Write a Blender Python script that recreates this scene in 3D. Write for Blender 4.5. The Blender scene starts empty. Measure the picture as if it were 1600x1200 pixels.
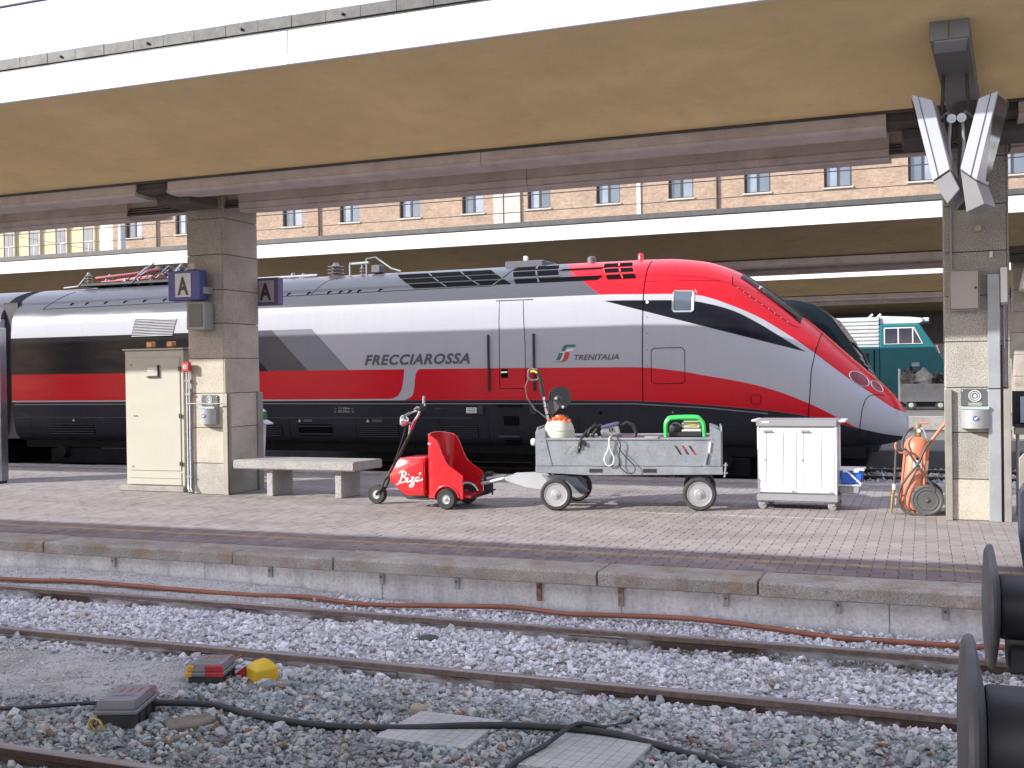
import bpy, bmesh, math, random
import numpy as np
from mathutils import Vector, Matrix, Euler
SC = bpy.context.scene
COL = SC.collection
rnd = random.Random(7)
RNG = np.random.default_rng(11)

# ---------------------------------------------------------------- camera
cam = bpy.data.cameras.new('camera')
cam.sensor_width = 36.0
cam.lens = 36.0 * 1680 / 1600
cam.clip_start = 0.1
cam.clip_end = 2000
co = bpy.data.objects.new('camera', cam)
COL.objects.link(co)
_R = Matrix(((0.9335985800916619, 0.3580465074575861, -0.014013912667690951),
             (0.009708950921313107, 0.013818459749939477, 0.9998573830512765),
             (0.358189094645329, -0.9336014935011426, 0.009424638433144006)))
co.matrix_world = Matrix.Translation((0, 0, 1.75)) @ _R.transposed().to_4x4()
SC.camera = co

# ---------------------------------------------------------------- sky, sun, exposure
SUN_EL = math.radians(24.8)
SUN_H = Vector((-.78, -.62))
w = bpy.data.worlds.new('World')
SC.world = w
w.use_nodes = True
nt = w.node_tree
bg = nt.nodes['Background']
sky = nt.nodes.new('ShaderNodeTexSky')
sky.sky_type = 'NISHITA'
sky.sun_disc = False
sky.sun_elevation = SUN_EL
sky.sun_rotation = math.atan2(SUN_H.x, SUN_H.y)
sky.air_density = 1.3
sky.dust_density = 1.2
sky.ozone_density = 1.0
# even veil added to the whole sky colour: high cloud, and more shade fill
veil = nt.nodes.new('ShaderNodeMix'); veil.data_type = 'RGBA'; veil.blend_type = 'ADD'
veil.inputs[0].default_value = 1.
veil.inputs[7].default_value = (2.12, 2.14, 2.62, 1)
thin = nt.nodes.new('ShaderNodeMix'); thin.data_type = 'RGBA'; thin.blend_type = 'MULTIPLY'
thin.inputs[0].default_value = 1.
thin.inputs[7].default_value = (.30, .29, .30, 1)
nt.links.new(sky.outputs[0], thin.inputs[6])
nt.links.new(thin.outputs[2], veil.inputs[6])
nt.links.new(veil.outputs[2], bg.inputs[0])
bg.inputs[1].default_value = 0.15
sl = bpy.data.lights.new('sun', 'SUN')
sl.energy = 2.3
sl.angle = math.radians(0.53)
sl.color = (1.0, .965, .92)
so = bpy.data.objects.new('sun', sl)
COL.objects.link(so)
_d = Vector((SUN_H.x * math.cos(SUN_EL), SUN_H.y * math.cos(SUN_EL), math.sin(SUN_EL)))
so.rotation_euler = _d.to_track_quat('Z', 'Y').to_euler()
so.location = (-20, -20, 30)
vs = SC.view_settings
vs.view_transform = 'Standard'
vs.look = 'None'
vs.exposure = 1.62
vs.gamma = 1.0
vs.use_curve_mapping = False
SC.cycles.max_bounces = 6
SC.cycles.diffuse_bounces = 4
SC.cycles.glossy_bounces = 3
SC.cycles.transmission_bounces = 4
SC.cycles.use_denoising = True

# ---------------------------------------------------------------- materials
def _new(name):
    m = bpy.data.materials.new(name)
    m.use_nodes = True
    return m, m.node_tree, m.node_tree.nodes['Principled BSDF']

class N:
    """small helper for shader node graphs"""
    def __init__(s, nt): s.nt = nt
    def node(s, t, **k):
        n = s.nt.nodes.new(t)
        for a, v in k.items(): setattr(n, a, v)
        return n
    def put(s, sock, v):
        if v is None: return
        if isinstance(v, bpy.types.NodeSocket): s.nt.links.new(v, sock)
        else:
            if hasattr(sock.default_value, '__len__') and not hasattr(v, '__len__'): v = (v,) * len(sock.default_value)
            if hasattr(sock.default_value, '__len__') and len(v) == 3 and len(sock.default_value) == 4: v = tuple(v) + (1,)
            sock.default_value = v
    def math(s, op, a, b=None, c=None):
        n = s.node('ShaderNodeMath', operation=op)
        for i, v in enumerate((a, b, c)): s.put(n.inputs[i], v)
        return n.outputs[0]
    def mix(s, f, a, b, blend='MIX'):
        n = s.node('ShaderNodeMix', data_type='RGBA', blend_type=blend)
        s.put(n.inputs[0], f); s.put(n.inputs[6], a); s.put(n.inputs[7], b)
        return n.outputs[2]
    def noise(s, vec, scale, detail=4, rough=.55, out=0):
        n = s.node('ShaderNodeTexNoise')
        s.put(n.inputs['Vector'], vec)
        n.inputs['Scale'].default_value = scale
        n.inputs['Detail'].default_value = detail
        n.inputs['Roughness'].default_value = rough
        return n.outputs[out]
    def ramp(s, f, stops):
        n = s.node('ShaderNodeValToRGB')
        cr = n.color_ramp
        while len(cr.elements) < len(stops): cr.elements.new(.5)
        for e, (p, c) in zip(cr.elements, stops):
            e.position = p
            e.color = tuple(c) + (1,) if hasattr(c, '__len__') else (c, c, c, 1)
        s.put(n.inputs[0], f)
        return n.outputs[0]
    def step(s, a, b, soft=.004):
        n = s.node('ShaderNodeMapRange', interpolation_type='LINEAR')
        n.clamp = True
        d = s.math('SUBTRACT', a, b)
        s.put(n.inputs[0], d)
        n.inputs[1].default_value = -soft; n.inputs[2].default_value = soft
        n.inputs[3].default_value = 0; n.inputs[4].default_value = 1
        return n.outputs[0]
    def pos(s):
        g = s.node('ShaderNodeNewGeometry')
        return g.outputs['Position']
    def xyz(s, v):
        n = s.node('ShaderNodeSeparateXYZ'); s.put(n.inputs[0], v)
        return n.outputs
    def vscale(s, v, sc):
        n = s.node('ShaderNodeMapping'); s.put(n.inputs[0], v)
        n.inputs['Scale'].default_value = sc
        return n.outputs[0]
    def bump(s, h, strength, dist=.01):
        n = s.node('ShaderNodeBump')
        n.inputs['Strength'].default_value = strength
        n.inputs['Distance'].default_value = dist
        s.put(n.inputs['Height'], h)
        return n.outputs[0]

MATS = {}
def mat(name, col, rough=.5, metal=0., var=.12, scale=2.5, speck=0., sscale=90, bump=0., bscale=60, dirt=0., dirtcol=(.09, .075, .06),
        streak=False, coat=0., spec=.5, trans=0., island=0., wear=0.):
    """painted / plain surface with broad tonal drift, speckle, grime and fine relief"""
    if name in MATS: return MATS[name]
    m, nt, b = _new(name)
    n = N(nt)
    p = n.pos()
    c = col
    lo = tuple(x * (1 - var) for x in col); hi = tuple(min(1, x * (1 + var)) for x in col)
    f = n.noise(p, scale, 5, .6)
    c = n.ramp(f, [(.3, lo), (.7, hi)])
    if island:
        g = n.node('ShaderNodeNewGeometry'); oi = n.node('ShaderNodeObjectInfo')
        r = n.math('FRACT', n.math('ADD', g.outputs['Random Per Island'], oi.outputs['Random']))
        k = n.math('ADD', n.math('MULTIPLY', r, island * 2), 1 - island)
        c = n.mix(1., c, _gray(n, k), 'MULTIPLY')
    if speck:
        f2 = n.noise(p, sscale, 2, .7)
        k = n.ramp(f2, [(.32, 1 - speck), (.5, 1.), (.68, 1 + speck * .6)])
        c = n.mix(1., c, k, 'MULTIPLY')
    if dirt:
        v = n.vscale(p, (1, 1, .16)) if streak else p
        f3 = n.noise(v, 3.1 if not streak else 5.5, 7, .68)
        k = n.ramp(f3, [(.47, 0.), (.72, 1.)])
        c = n.mix(n.math('MULTIPLY', k, dirt), c, dirtcol)
    if wear:
        f4 = n.noise(p, 14, 6, .7)
        k = n.ramp(f4, [(.6, 0.), (.68, 1.)])
        c = n.mix(n.math('MULTIPLY', k, wear), c, (.16, .08, .05))
    n.put(b.inputs['Base Color'], c)
    rr = n.noise(p, 7, 4, .6)
    n.put(b.inputs['Roughness'], n.math('ADD', n.math('MULTIPLY', rr, .22), max(.02, rough - .11)))
    b.inputs['Metallic'].default_value = metal
    b.inputs['Specular IOR Level'].default_value = spec
    if coat:
        b.inputs['Coat Weight'].default_value = coat
        b.inputs['Coat Roughness'].default_value = .06
    if trans: b.inputs['Transmission Weight'].default_value = trans
    if bump:
        n.put(b.inputs['Normal'], n.bump(n.noise(p, bscale, 4, .65), bump, .01))
    MATS[name] = m
    return m

def _gray(n, k):
    c = n.node('ShaderNodeCombineColor')
    for i in range(3): n.put(c.inputs[i], k)
    return c.outputs[0]

# ---------------------------------------------------------------- mesh building
ORG = {}
class MB:
    def __init__(s): s.v = []; s.f = []
    def add(s, vs, fs):
        o = len(s.v)
        s.v += [tuple(map(float, p)) for p in vs]
        s.f += [tuple(i + o for i in f) for f in fs]
        return s
    def box(s, x0, x1, y0, y1, z0, z1, M=None):
        vs = [Vector((x, y, z)) for z in (z0, z1) for y in (y0, y1) for x in (x0, x1)]
        if M is not None: vs = [M @ p for p in vs]
        return s.add(vs, [(0, 2, 3, 1), (4, 5, 7, 6), (0, 1, 5, 4), (2, 6, 7, 3), (0, 4, 6, 2), (1, 3, 7, 5)])
    def prism(s, poly, axis, a, b):
        n = len(poly)
        def P(q, t):
            return {'y': (q[0], t, q[1]), 'x': (t, q[0], q[1]), 'z': (q[0], q[1], t)}[axis]
        vs = [P(q, a) for q in poly] + [P(q, b) for q in poly]
        fs = [tuple(range(n)), tuple(range(2 * n - 1, n - 1, -1))]
        fs += [(i, i + n, (i + 1) % n + n, (i + 1) % n) for i in range(n)]
        return s.add(vs, fs)
    def tube(s, pts, r, n=8, cap=True):
        pts = [Vector(p) for p in pts]
        rs = r if hasattr(r, '__len__') else [r] * len(pts)
        t = [(pts[min(i + 1, len(pts) - 1)] - pts[max(i - 1, 0)]).normalized() for i in range(len(pts))]
        u = t[0].orthogonal().normalized()
        vs = []
        for i, p in enumerate(pts):
            if i:
                q = t[i - 1].rotation_difference(t[i]); u = q @ u
            w_ = t[i].cross(u)
            for k in range(n):
                a = 2 * math.pi * k / n
                vs.append(p + (u * math.cos(a) + w_ * math.sin(a)) * rs[i])
        fs = [(i * n + k, i * n + (k + 1) % n, (i + 1) * n + (k + 1) % n, (i + 1) * n + k) for i in range(len(pts) - 1) for k in range(n)]
        if cap: fs += [tuple(range(n - 1, -1, -1)), tuple(range((len(pts) - 1) * n, len(pts) * n))]
        return s.add(vs, fs)
    def lathe(s, prof, c, axis=(0, 0, 1), n=24, cap=True):
        ax = Vector(axis).normalized(); u = ax.orthogonal().normalized(); w_ = ax.cross(u); c = Vector(c)
        vs = []
        for r, h in prof:
            for k in range(n):
                a = 2 * math.pi * k / n
                vs.append(c + ax * h + (u * math.cos(a) + w_ * math.sin(a)) * max(r, 1e-4))
        m = len(prof)
        fs = [(i * n + k, i * n + (k + 1) % n, (i + 1) * n + (k + 1) % n, (i + 1) * n + k) for i in range(m - 1) for k in range(n)]
        if cap: fs += [tuple(range(n - 1, -1, -1)), tuple(range((m - 1) * n, m * n))]
        return s.add(vs, fs)
    def grid(s, rows):
        m, n = len(rows), len(rows[0])
        return s.add([p for r in rows for p in r], [(i * n + j, i * n + j + 1, (i + 1) * n + j + 1, (i + 1) * n + j) for i in range(m - 1) for j in range(n - 1)])
    def mesh(s, name, org=(0, 0, 0), bevel=0, smooth=None, fix=True, seg=1):
        me = bpy.data.meshes.new(name)
        me.from_pydata([(x - org[0], y - org[1], z - org[2]) for x, y, z in s.v], [], s.f)
        if fix or bevel:
            bm = bmesh.new(); bm.from_mesh(me)
            if fix: bmesh.ops.recalc_face_normals(bm, faces=bm.faces)
            if bevel:
                es = [e for e in bm.edges if len(e.link_faces) == 2 and e.calc_face_angle(0) > .5]
                bmesh.ops.bevel(bm, geom=es, offset=bevel, segments=seg, affect='EDGES', clamp_overlap=True)
            bm.to_mesh(me); bm.free()
        if smooth:
            me.polygons.foreach_set('use_smooth', [True] * len(me.polygons))
            me.set_sharp_from_angle(angle=math.radians(smooth))
        me.update()
        return me
    def build(s, name, m, parent=None, bevel=0, smooth=None, fix=True, seg=1, label=None):
        org = ORG.get(parent.name, (0, 0, 0)) if parent else (0, 0, 0)
        me = s.mesh(name, org, bevel, smooth, fix, seg)
        me.materials.append(m)
        o = bpy.data.objects.new(name, me)
        COL.objects.link(o)
        if parent:
            o.parent = parent
            ORG[o.name] = org
        if label: o['label'] = label
        return o

def tag(o, label=None, cat=None, group=None, kind=None):
    if label: o['label'] = label
    if cat: o['category'] = cat
    if group: o['group'] = group
    if kind: o['kind'] = kind
    return o

def thing(name, label, cat, loc, group=None):
    o = bpy.data.objects.new(name, None)
    COL.objects.link(o)
    o.location = loc
    o.empty_display_size = .2
    ORG[o.name] = tuple(loc)
    return tag(o, label, cat, group)

def piece(name, me, parent, loc=(0, 0, 0), rotz=0):
    """one more object sharing a mesh; loc is in world metres"""
    o = bpy.data.objects.new(name, me)
    COL.objects.link(o)
    org = ORG.get(parent.name, (0, 0, 0)) if parent else (0, 0, 0)
    o.location = (loc[0] - org[0], loc[1] - org[1], loc[2] - org[2])
    o.rotation_euler = (0, 0, rotz)
    if parent: o.parent = parent
    return o

def copy_tree(o, off, parent=None):
    c = o.copy(); COL.objects.link(c)
    if parent: c.parent = parent
    else:
        c.location = (o.location.x + off[0], o.location.y + off[1], o.location.z + off[2])
        ORG[c.name] = tuple(c.location)
    for ch in list(o.children): copy_tree(ch, off, c)
    return c

def rotM(c, ax, ang):
    return Matrix.Translation(c) @ Matrix.Rotation(math.radians(ang), 4, ax) @ Matrix.Translation(-Vector(c))

def text_mb(body, size, origin, ux, uz, shear=0., bold=.0, depth=.003, width=None, space=1.):
    """flat lettering with a real thickness: built from the built-in font, placed by two direction vectors"""
    cu = bpy.data.curves.new('lettering', 'FONT')
    cu.body = body; cu.size = size; cu.shear = shear; cu.offset = bold; cu.space_character = space; cu.extrude = 0; cu.resolution_u = 3
    o = bpy.data.objects.new('lettering', cu); COL.objects.link(o)
    dg = bpy.context.evaluated_depsgraph_get()
    me = bpy.data.meshes.new_from_object(o.evaluated_get(dg))
    vs = [v.co.copy() for v in me.vertices]; fs = [tuple(p.vertices) for p in me.polygons]
    bpy.data.objects.remove(o); bpy.data.curves.remove(cu); bpy.data.meshes.remove(me)
    xs = [v.x for v in vs]
    k = (width / (max(xs) - min(xs))) if width else 1.
    ux, uz, origin = Vector(ux), Vector(uz), Vector(origin)
    nn = ux.cross(uz)
    mb = MB()
    mb.add([origin + ux * (v.x - min(xs)) * k + uz * v.y + nn * depth for v in vs], fs)
    return mb

def letters(body, m, parent, **k):
    """one child per glyph"""
    mb = text_mb(body, **k)
    n = len(mb.v); root = list(range(n))
    def find(i):
        while root[i] != i: root[i] = root[root[i]]; i = root[i]
        return i
    for f in mb.f:
        for j in f[1:]: root[find(j)] = find(f[0])
    groups = {}
    for f in mb.f: groups.setdefault(find(f[0]), []).append(f)
    for g in sorted(groups.values(), key=lambda g: min(mb.v[i][0] for f in g for i in f)):
        ids = sorted({i for f in g for i in f}); ix = {i: q for q, i in enumerate(ids)}
        MB().add([mb.v[i] for i in ids], [tuple(ix[i] for i in f) for f in g]).build('letter', m, parent, fix=False)

# ================================================================ SETTING
# ---------------------------------------------------------------- shared materials
M_conc = mat('concrete', (.30, .285, .26), .9, var=.2, speck=.25, sscale=130, bump=.35, bscale=120, dirt=.35)
M_steel = mat('grey_paint', (.30, .31, .32), .5, var=.12, dirt=.2)
M_galv = mat('galvanised', (.30, .325, .35), .45, .3, var=.16, scale=6, speck=.12, sscale=40, dirt=.12)
M_black = mat('black_rubber', (.022, .022, .024), .75, var=.25, dirt=.35, dirtcol=(.12, .11, .10))
M_blackp = mat('black_plastic', (.02, .021, .024), .42, var=.2, dirt=.15, dirtcol=(.1, .09, .08))
M_white = mat('white_plastic', (.74, .74, .72), .4, var=.05, dirt=.1, dirtcol=(.4, .37, .32))
M_chrome = mat('chrome', (.75, .75, .76), .16, 1., var=.05)
M_rust = mat('rusty_steel', (.115, .06, .042), .75, .2, var=.35, scale=8, speck=.35, sscale=70, bump=.25, bscale=70)
M_darksteel = mat('dark_steel', (.035, .037, .042), .55, .3, var=.3, dirt=.3)

def ballast_mat():
    m, nt, b = _new('ballast')
    n = N(nt)
    p = n.pos(); x, y, z = n.xyz(p)
    g = n.node('ShaderNodeNewGeometry')
    r = g.outputs['Random Per Island']
    r2 = n.math('FRACT', n.math('MULTIPLY', r, 37.7))
    dark = n.ramp(r, [(0, (.17, .20, .205)), (.35, (.33, .375, .385)), (.6, (.43, .45, .455)), (.8, (.46, .44, .41)), (.92, (.46, .46, .45)), (.96, (.22, .11, .07)), (1, (.26, .21, .14))])
    white = n.ramp(r2, [(0, (.42, .42, .45)), (.45, (.66, .66, .70)), (.75, (.82, .82, .86)), (.94, (.55, .50, .49)), (1, (.3, .22, .2))])
    sand = n.ramp(r2, [(0, (.42, .40, .38)), (.5, (.54, .52, .50)), (1, (.66, .64, .62))])
    nz = n.noise(p, .9, 5, .6)
    # limewashed strip round the far track, fading out towards the near one
    d = n.math('ADD', n.math('SUBTRACT', y, 6.45), n.math('MULTIPLY', n.math('SUBTRACT', nz, .5), 2.0))
    k = n.step(d, 0, .38)
    kx = n.step(n.math('ADD', x, n.math('MULTIPLY', nz, 3)), -7.0, 2.2)
    k = n.math('MULTIPLY', k, n.math('ADD', n.math('MULTIPLY', kx, .4), .6))
    # damp darker strips
    nz2 = n.noise(p, 2.6, 4, .6)
    wet = n.ramp(nz2, [(.4, 1.05), (.65, .88)])
    c = n.mix(k, dark, white)
    att = n.node('ShaderNodeAttribute'); att.attribute_name = 'fine'
    c = n.mix(att.outputs['Fac'], c, sand)
    c = n.mix(1., c, wet, 'MULTIPLY')
    # moss along the far rail, brown damp patches in the foreground
    ms = n.math('MULTIPLY', n.step(x, -2.3, .6), n.math('MULTIPLY', n.step(y, 7.93, .05), n.math('SUBTRACT', 1., n.step(y, 8.18, .02))))
    ms = n.math('MULTIPLY', ms, n.ramp(n.noise(p, 6, 5, .7), [(.38, 0.), (.52, .85)]))
    c = n.mix(ms, c, (.05, .05, .028))
    br = n.math('MULTIPLY', n.math('SUBTRACT', 1., n.step(y, 6.15, .3)), n.ramp(n.noise(p, 1.3, 6, .68), [(.47, 0.), (.68, .6)]))
    c = n.mix(br, c, (.17, .15, .135))
    # brake dust and moss
    nz3 = n.noise(p, 1.7, 6, .65)
    c = n.mix(n.ramp(nz3, [(.56, 0.), (.75, .3)]), c, (.14, .11, .09))
    f = n.noise(p, 60, 3, .6)
    c = n.mix(1., c, n.ramp(f, [(.3, .8), (.7, 1.15)]), 'MULTIPLY')
    n.put(b.inputs['Base Color'], c)
    b.inputs['Roughness'].default_value = .88
    return m
M_ballast = ballast_mat()

# ---------------------------------------------------------------- ground sheet
def ground():
    m = mat('bed_dirt', (.085, .08, .074), .95, var=.35, scale=3, speck=.3, sscale=120, bump=.6, bscale=40)
    mb = MB().add([(-400, -60, -.5), (400, -60, -.5), (400, 600, -.5), (-400, 600, -.5)], [(0, 1, 2, 3)])
    tag(mb.build('ground', m, fix=False), kind='structure')
ground()

def fine_zone(x, y):
    """1 where the bed is fine grit instead of stone (the patch by the left boxes, and the strip along the wall)"""
    a = np.exp(-(((x + 6.15) / 1.6) ** 2 + ((y - 6.02 - .06 * (x + 5.9)) / .56) ** 2) ** 2)
    b_ = np.clip((y - 8.45) / .1, 0, 1) * np.clip((-5.0 - x) / .8, 0, 1)
    a = np.where((x + .38 * (y - 6.0) > -4.75), 0, a)
    return np.clip(np.maximum(a, b_), 0, 1)

def bed_height(x, y):
    h = -.395 + .016 * np.sin(x * 1.7 + y) * np.sin(y * 2.3 - x * .6)
    h = h + .03 * np.exp(-((y - 7.52) / .45) ** 2) - .012 * np.exp(-((y - 8.22) / .10) ** 2) - .012 * np.exp(-((y - 6.82) / .10) ** 2)
    h = h + .02 * np.clip((8.9 - y) / 4, 0, 1) * np.clip((y - 4.6), 0, 1)
    h = h + .075 * np.clip((y - 8.62) / .35, 0, 1) * np.clip((-4.2 - x) / 3, 0, 1)
    return h + .02 * fine_zone(x, y)

CLEAR = [(-2.69, 5.76, .30, .25, -.02), (-1.74, 5.69, .26, .31, .05), (-4.70, 5.42, .13, .19, .35), (-4.70, 6.28, .12, .14, .3), (-4.38, 6.38, .11, .09, -.47)]
def stones(n, x0, x1, y0, y1, smin, smax, seed, fine=False, keep=None):
    r = np.random.default_rng(seed)
    x = r.uniform(x0, x1, n); y = r.uniform(y0, y1, n)
    fz = fine_zone(x, y)
    ok = (fz > .35) if fine else (r.uniform(0, 1, n) > fz * 1.7)
    for ry in (8.22, 6.82, 4.6, 3.1): ok &= np.abs(y - ry) > .046 + (0 if fine else .010)
    ok &= y < 9.07
    for cx, cy, ax_, ay_, al in CLEAR:
        c_, s_ = math.cos(al), math.sin(al); u = (x - cx) * c_ + (y - cy) * s_; v = -(x - cx) * s_ + (y - cy) * c_
        ok &= ~((np.abs(u) < ax_) & (np.abs(v) < ay_))
    if keep is not None: ok &= keep(x, y)
    x, y = x[ok], y[ok]; n = len(x)
    s = smin * (smax / smin) ** (r.uniform(0, 1, n) ** 1.5)
    # six irregular prototypes from an icosahedron
    t = (1 + 5 ** .5) / 2
    iv = np.array([(-1, t, 0), (1, t, 0), (-1, -t, 0), (1, -t, 0), (0, -1, t), (0, 1, t), (0, -1, -t), (0, 1, -t), (t, 0, -1), (t, 0, 1), (-t, 0, -1), (-t, 0, 1)], float)
    iv /= np.linalg.norm(iv[0])
    fa = np.array([(0, 11, 5), (0, 5, 1), (0, 1, 7), (0, 7, 10), (0, 10, 11), (1, 5, 9), (5, 11, 4), (11, 10, 2), (10, 7, 6), (7, 1, 8), (3, 9, 4), (3, 4, 2), (3, 2, 6), (3, 6, 8), (3, 8, 9), (4, 9, 5), (2, 4, 11), (6, 2, 10), (8, 6, 7), (9, 8, 1)])
    protos = np.array([iv * r.uniform(.62, 1.25, (12, 1)) + r.uniform(-.16, .16, (12, 3)) for _ in range(24)])
    pv = protos[r.integers(0, 24, n)] * (r.uniform(.65, 1.25, (n, 1, 3)) * np.array([1, 1, .72]))
    q = r.normal(size=(n, 4)) * np.array([1, .42, .42, 1]); q /= np.linalg.norm(q, axis=1, keepdims=True)
    w_, a, b, c = q.T
    R = np.stack([np.stack([1 - 2 * (b * b + c * c), 2 * (a * b - c * w_), 2 * (a * c + b * w_)], -1),
                  np.stack([2 * (a * b + c * w_), 1 - 2 * (a * a + c * c), 2 * (b * c - a * w_)], -1),
                  np.stack([2 * (a * c - b * w_), 2 * (b * c + a * w_), 1 - 2 * (a * a + b * b)], -1)], 1)
    V = np.einsum('nij,nvj->nvi', R, pv * s[:, None, None])
    z = bed_height(x, y) + s * r.uniform(.05, .75, n)
    V += np.stack([x, y, z], -1)[:, None, :]
    F = fa[None] + (np.arange(n) * 12)[:, None, None]
    return V.reshape(-1, 3), F.reshape(-1, 3)

def np_mesh(name, V, F, attr=None):
    me = bpy.data.meshes.new(name)
    k = F.shape[1]
    me.vertices.add(len(V)); me.vertices.foreach_set('co', V.astype(np.float32).ravel())
    me.loops.add(F.size); me.loops.foreach_set('vertex_index', F.astype(np.int32).ravel())
    me.polygons.add(len(F))
    me.polygons.foreach_set('loop_start', np.arange(0, F.size, k, dtype=np.int32))
    me.polygons.foreach_set('loop_total', np.full(len(F), k, dtype=np.int32))
    if attr is not None:
        a = me.attributes.new('fine', 'FLOAT', 'POINT'); a.data.foreach_set('value', attr.astype(np.float32))
    me.update(calc_edges=True)
    me.shade_flat()
    return me

def ballast():
    parts = [stones(56000, -10.5, 1.6, 4.2, 9.06, .011, .031, 1),
             stones(26000, -10.5, 1.6, 4.2, 9.06, .007, .016, 2),
             stones(9000, -24, -10.5, 3, 9.06, .03, .06, 3),
             stones(5500, -8, 5, .8, 4.2, .025, .055, 4),
             stones(2500, 1.6, 6, 4.2, 9.06, .025, .055, 5),
             stones(21000, -9.6, -4.2, 5.2, 9.06, .005, .013, 6, fine=True),
             stones(3600, -7, 1.6, 4.2, 5.95, .018, .036, 9),
             stones(900, -10, 1.6, 4.4, 8.2, .030, .048, 8)]
    off = 0; VV = []; FF = []; A = []
    for i, (V, F) in enumerate(parts):
        VV.append(V); FF.append(F + off); off += len(V)
        A.append(np.full(len(V), 1. if i == 5 else 0.))
    me = np_mesh('ballast', np.concatenate(VV), np.concatenate(FF), np.concatenate(A))
    me.materials.append(M_ballast)
    o = bpy.data.objects.new('ballast', me); COL.objects.link(o)
    tag(o, 'grey and limewashed crushed stone between the rails', kind='stuff')
    # grit bed under the stones
    xs = np.linspace(-26, 8, 240); ys = np.linspace(.5, 9.1, 110)
    X, Y = np.meshgrid(xs, ys)
    Z = bed_height(X, Y) + RNG.normal(0, .004, X.shape)
    V = np.stack([X, Y, Z], -1).reshape(-1, 3)
    i, j = np.meshgrid(np.arange(109), np.arange(239), indexing='ij')
    a = (i * 240 + j).ravel()
    F = np.stack([a, a + 1, a + 241, a + 240], -1)
    me = np_mesh('track_bed', V, F, fine_zone(V[:, 0], V[:, 1]))
    m, nt, b = _new('track_grit'); n = N(nt); p = n.pos()
    att = n.node('ShaderNodeAttribute'); att.attribute_name = 'fine'
    f = n.noise(p, 150, 3, .7)
    c = n.mix(att.outputs['Fac'], n.ramp(f, [(.3, (.17, .175, .175)), (.7, (.33, .33, .325))]), n.ramp(f, [(.3, (.42, .40, .38)), (.7, (.64, .62, .59))]))
    yy = n.xyz(p)[1]
    lim = n.math('MULTIPLY', n.step(n.math('ADD', n.math('SUBTRACT', yy, 6.45), n.math('MULTIPLY', n.math('SUBTRACT', n.noise(p, .9, 5, .6), .5), 2.)), 0, .4), .6)
    c = n.mix(lim, c, n.ramp(f, [(.3, (.42, .42, .44)), (.7, (.76, .76, .79))]))
    c = n.mix(n.ramp(n.noise(p, 1.5, 6, .6), [(.5, 0.), (.7, .5)]), c, (.1, .085, .07))
    n.put(b.inputs['Base Color'], c); b.inputs['Roughness'].default_value = .95
    n.put(b.inputs['Normal'], n.bump(n.noise(p, 170, 3, .7), .9, .012))
    me.materials.append(m)
    me.polygons.foreach_set('use_smooth', [True] * len(me.polygons))
    o = bpy.data.objects.new('track_bed', me); COL.objects.link(o)
    tag(o, kind='structure')
ballast()

# ---------------------------------------------------------------- rails
def rail_mat(name, head, web):
    m, nt, b = _new(name); n = N(nt); p = n.pos(); x, y, z = n.xyz(p)
    f = n.noise(n.vscale(p, (.6, 4, 4)), 3, 6, .65)
    hc = n.ramp(n.noise(p, 30, 4, .7), [(.3, tuple(c * .6 for c in head)), (.7, tuple(c * 1.4 for c in head))])
    wc = n.ramp(n.noise(n.vscale(p, (.5, 1, 1)), 9, 5, .7), [(.35, tuple(c * .45 for c in web)), (.55, web)])
    k = n.step(n.math('ADD', z, n.math('MULTIPLY', n.math('SUBTRACT', f, .5), .06)), -.342, .004)
    lime = n.ramp(n.noise(n.vscale(p, (.35, 1, 1)), 2.6, 6, .65), [(.44, 0.), (.54, 1.)])
    hc = n.mix(n.step(z, -.3025, .0015), hc, n.ramp(n.noise(n.vscale(p, (.2, 8, 1)), 3, 4, .6), [(.35, (.16, .13, .12)), (.65, (.34, .32, .31))]))
    c = n.mix(k, n.mix(lime, (.10, .07, .055), wc), hc)
    n.put(b.inputs['Base Color'], c); b.inputs['Roughness'].default_value = .7
    b.inputs['Metallic'].default_value = .1
    n.put(b.inputs['Normal'], n.bump(n.noise(p, 80, 3, .7), .3, .006))
    return m
RAILP = [(-.036, 0), (-.034, -.035), (-.009, -.05), (-.009, -.122), (-.07, -.138), (-.07, -.15), (.07, -.15), (.07, -.138), (.009, -.122), (.009, -.05), (.034, -.035), (.036, 0), (.03, .006), (-.03, .006)]
def rail(y, x0, x1, m, label, z=-.306, group=None):
    o = MB().prism([(y + a, z + b) for a, b in RAILP], 'x', x0, x1).build('rail', m)
    return tag(o, label, 'rail', group)
M_railb = rail_mat('rail_limed', (.16, .115, .10), (.58, .58, .60))
M_rail2 = rail_mat('rail_rust', (.075, .042, .032), (.06, .04, .034))
r1 = rail(8.22, -60, 14, M_railb, 'rust topped rail with whitened web nearest the platform wall')
r2 = rail(6.82, -60, 14, M_railb, 'rust topped rail with whitened web behind the red and yellow boxes')
r3 = rail(4.60, -30, 14, M_rail2, 'dark brown rail crossing the bottom left corner')
tag(MB().prism([(3.1 + a, -.306 + b) for a, b in RAILP], 'x', -30, 14).build('rail', M_rail2), 'dark brown rail below the bottom edge of the view', 'rail')
M_fish = mat('fishplate_steel', (.26, .24, .235), .8, .1, var=.4, scale=12, dirt=.4)
for r, y, xs in ((r1, 8.22, (-2.45,)), (r2, 6.82, (-3.75,))):
    for x in xs:
        fp = MB().prism([(y - .034, -.362), (y - .012, -.352), (y - .012, -.42), (y - .04, -.42)], 'x', x - .24, x + .24).build('fishplate', M_fish, r, bevel=.004)
        for dx in (-.18, -.06, .06, .18):
            MB().lathe([(.016, 0), (.016, .014)], (x + dx, y - .037, -.392), (0, -1, 0), 6).build('bolt', M_rust, fp)
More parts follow.
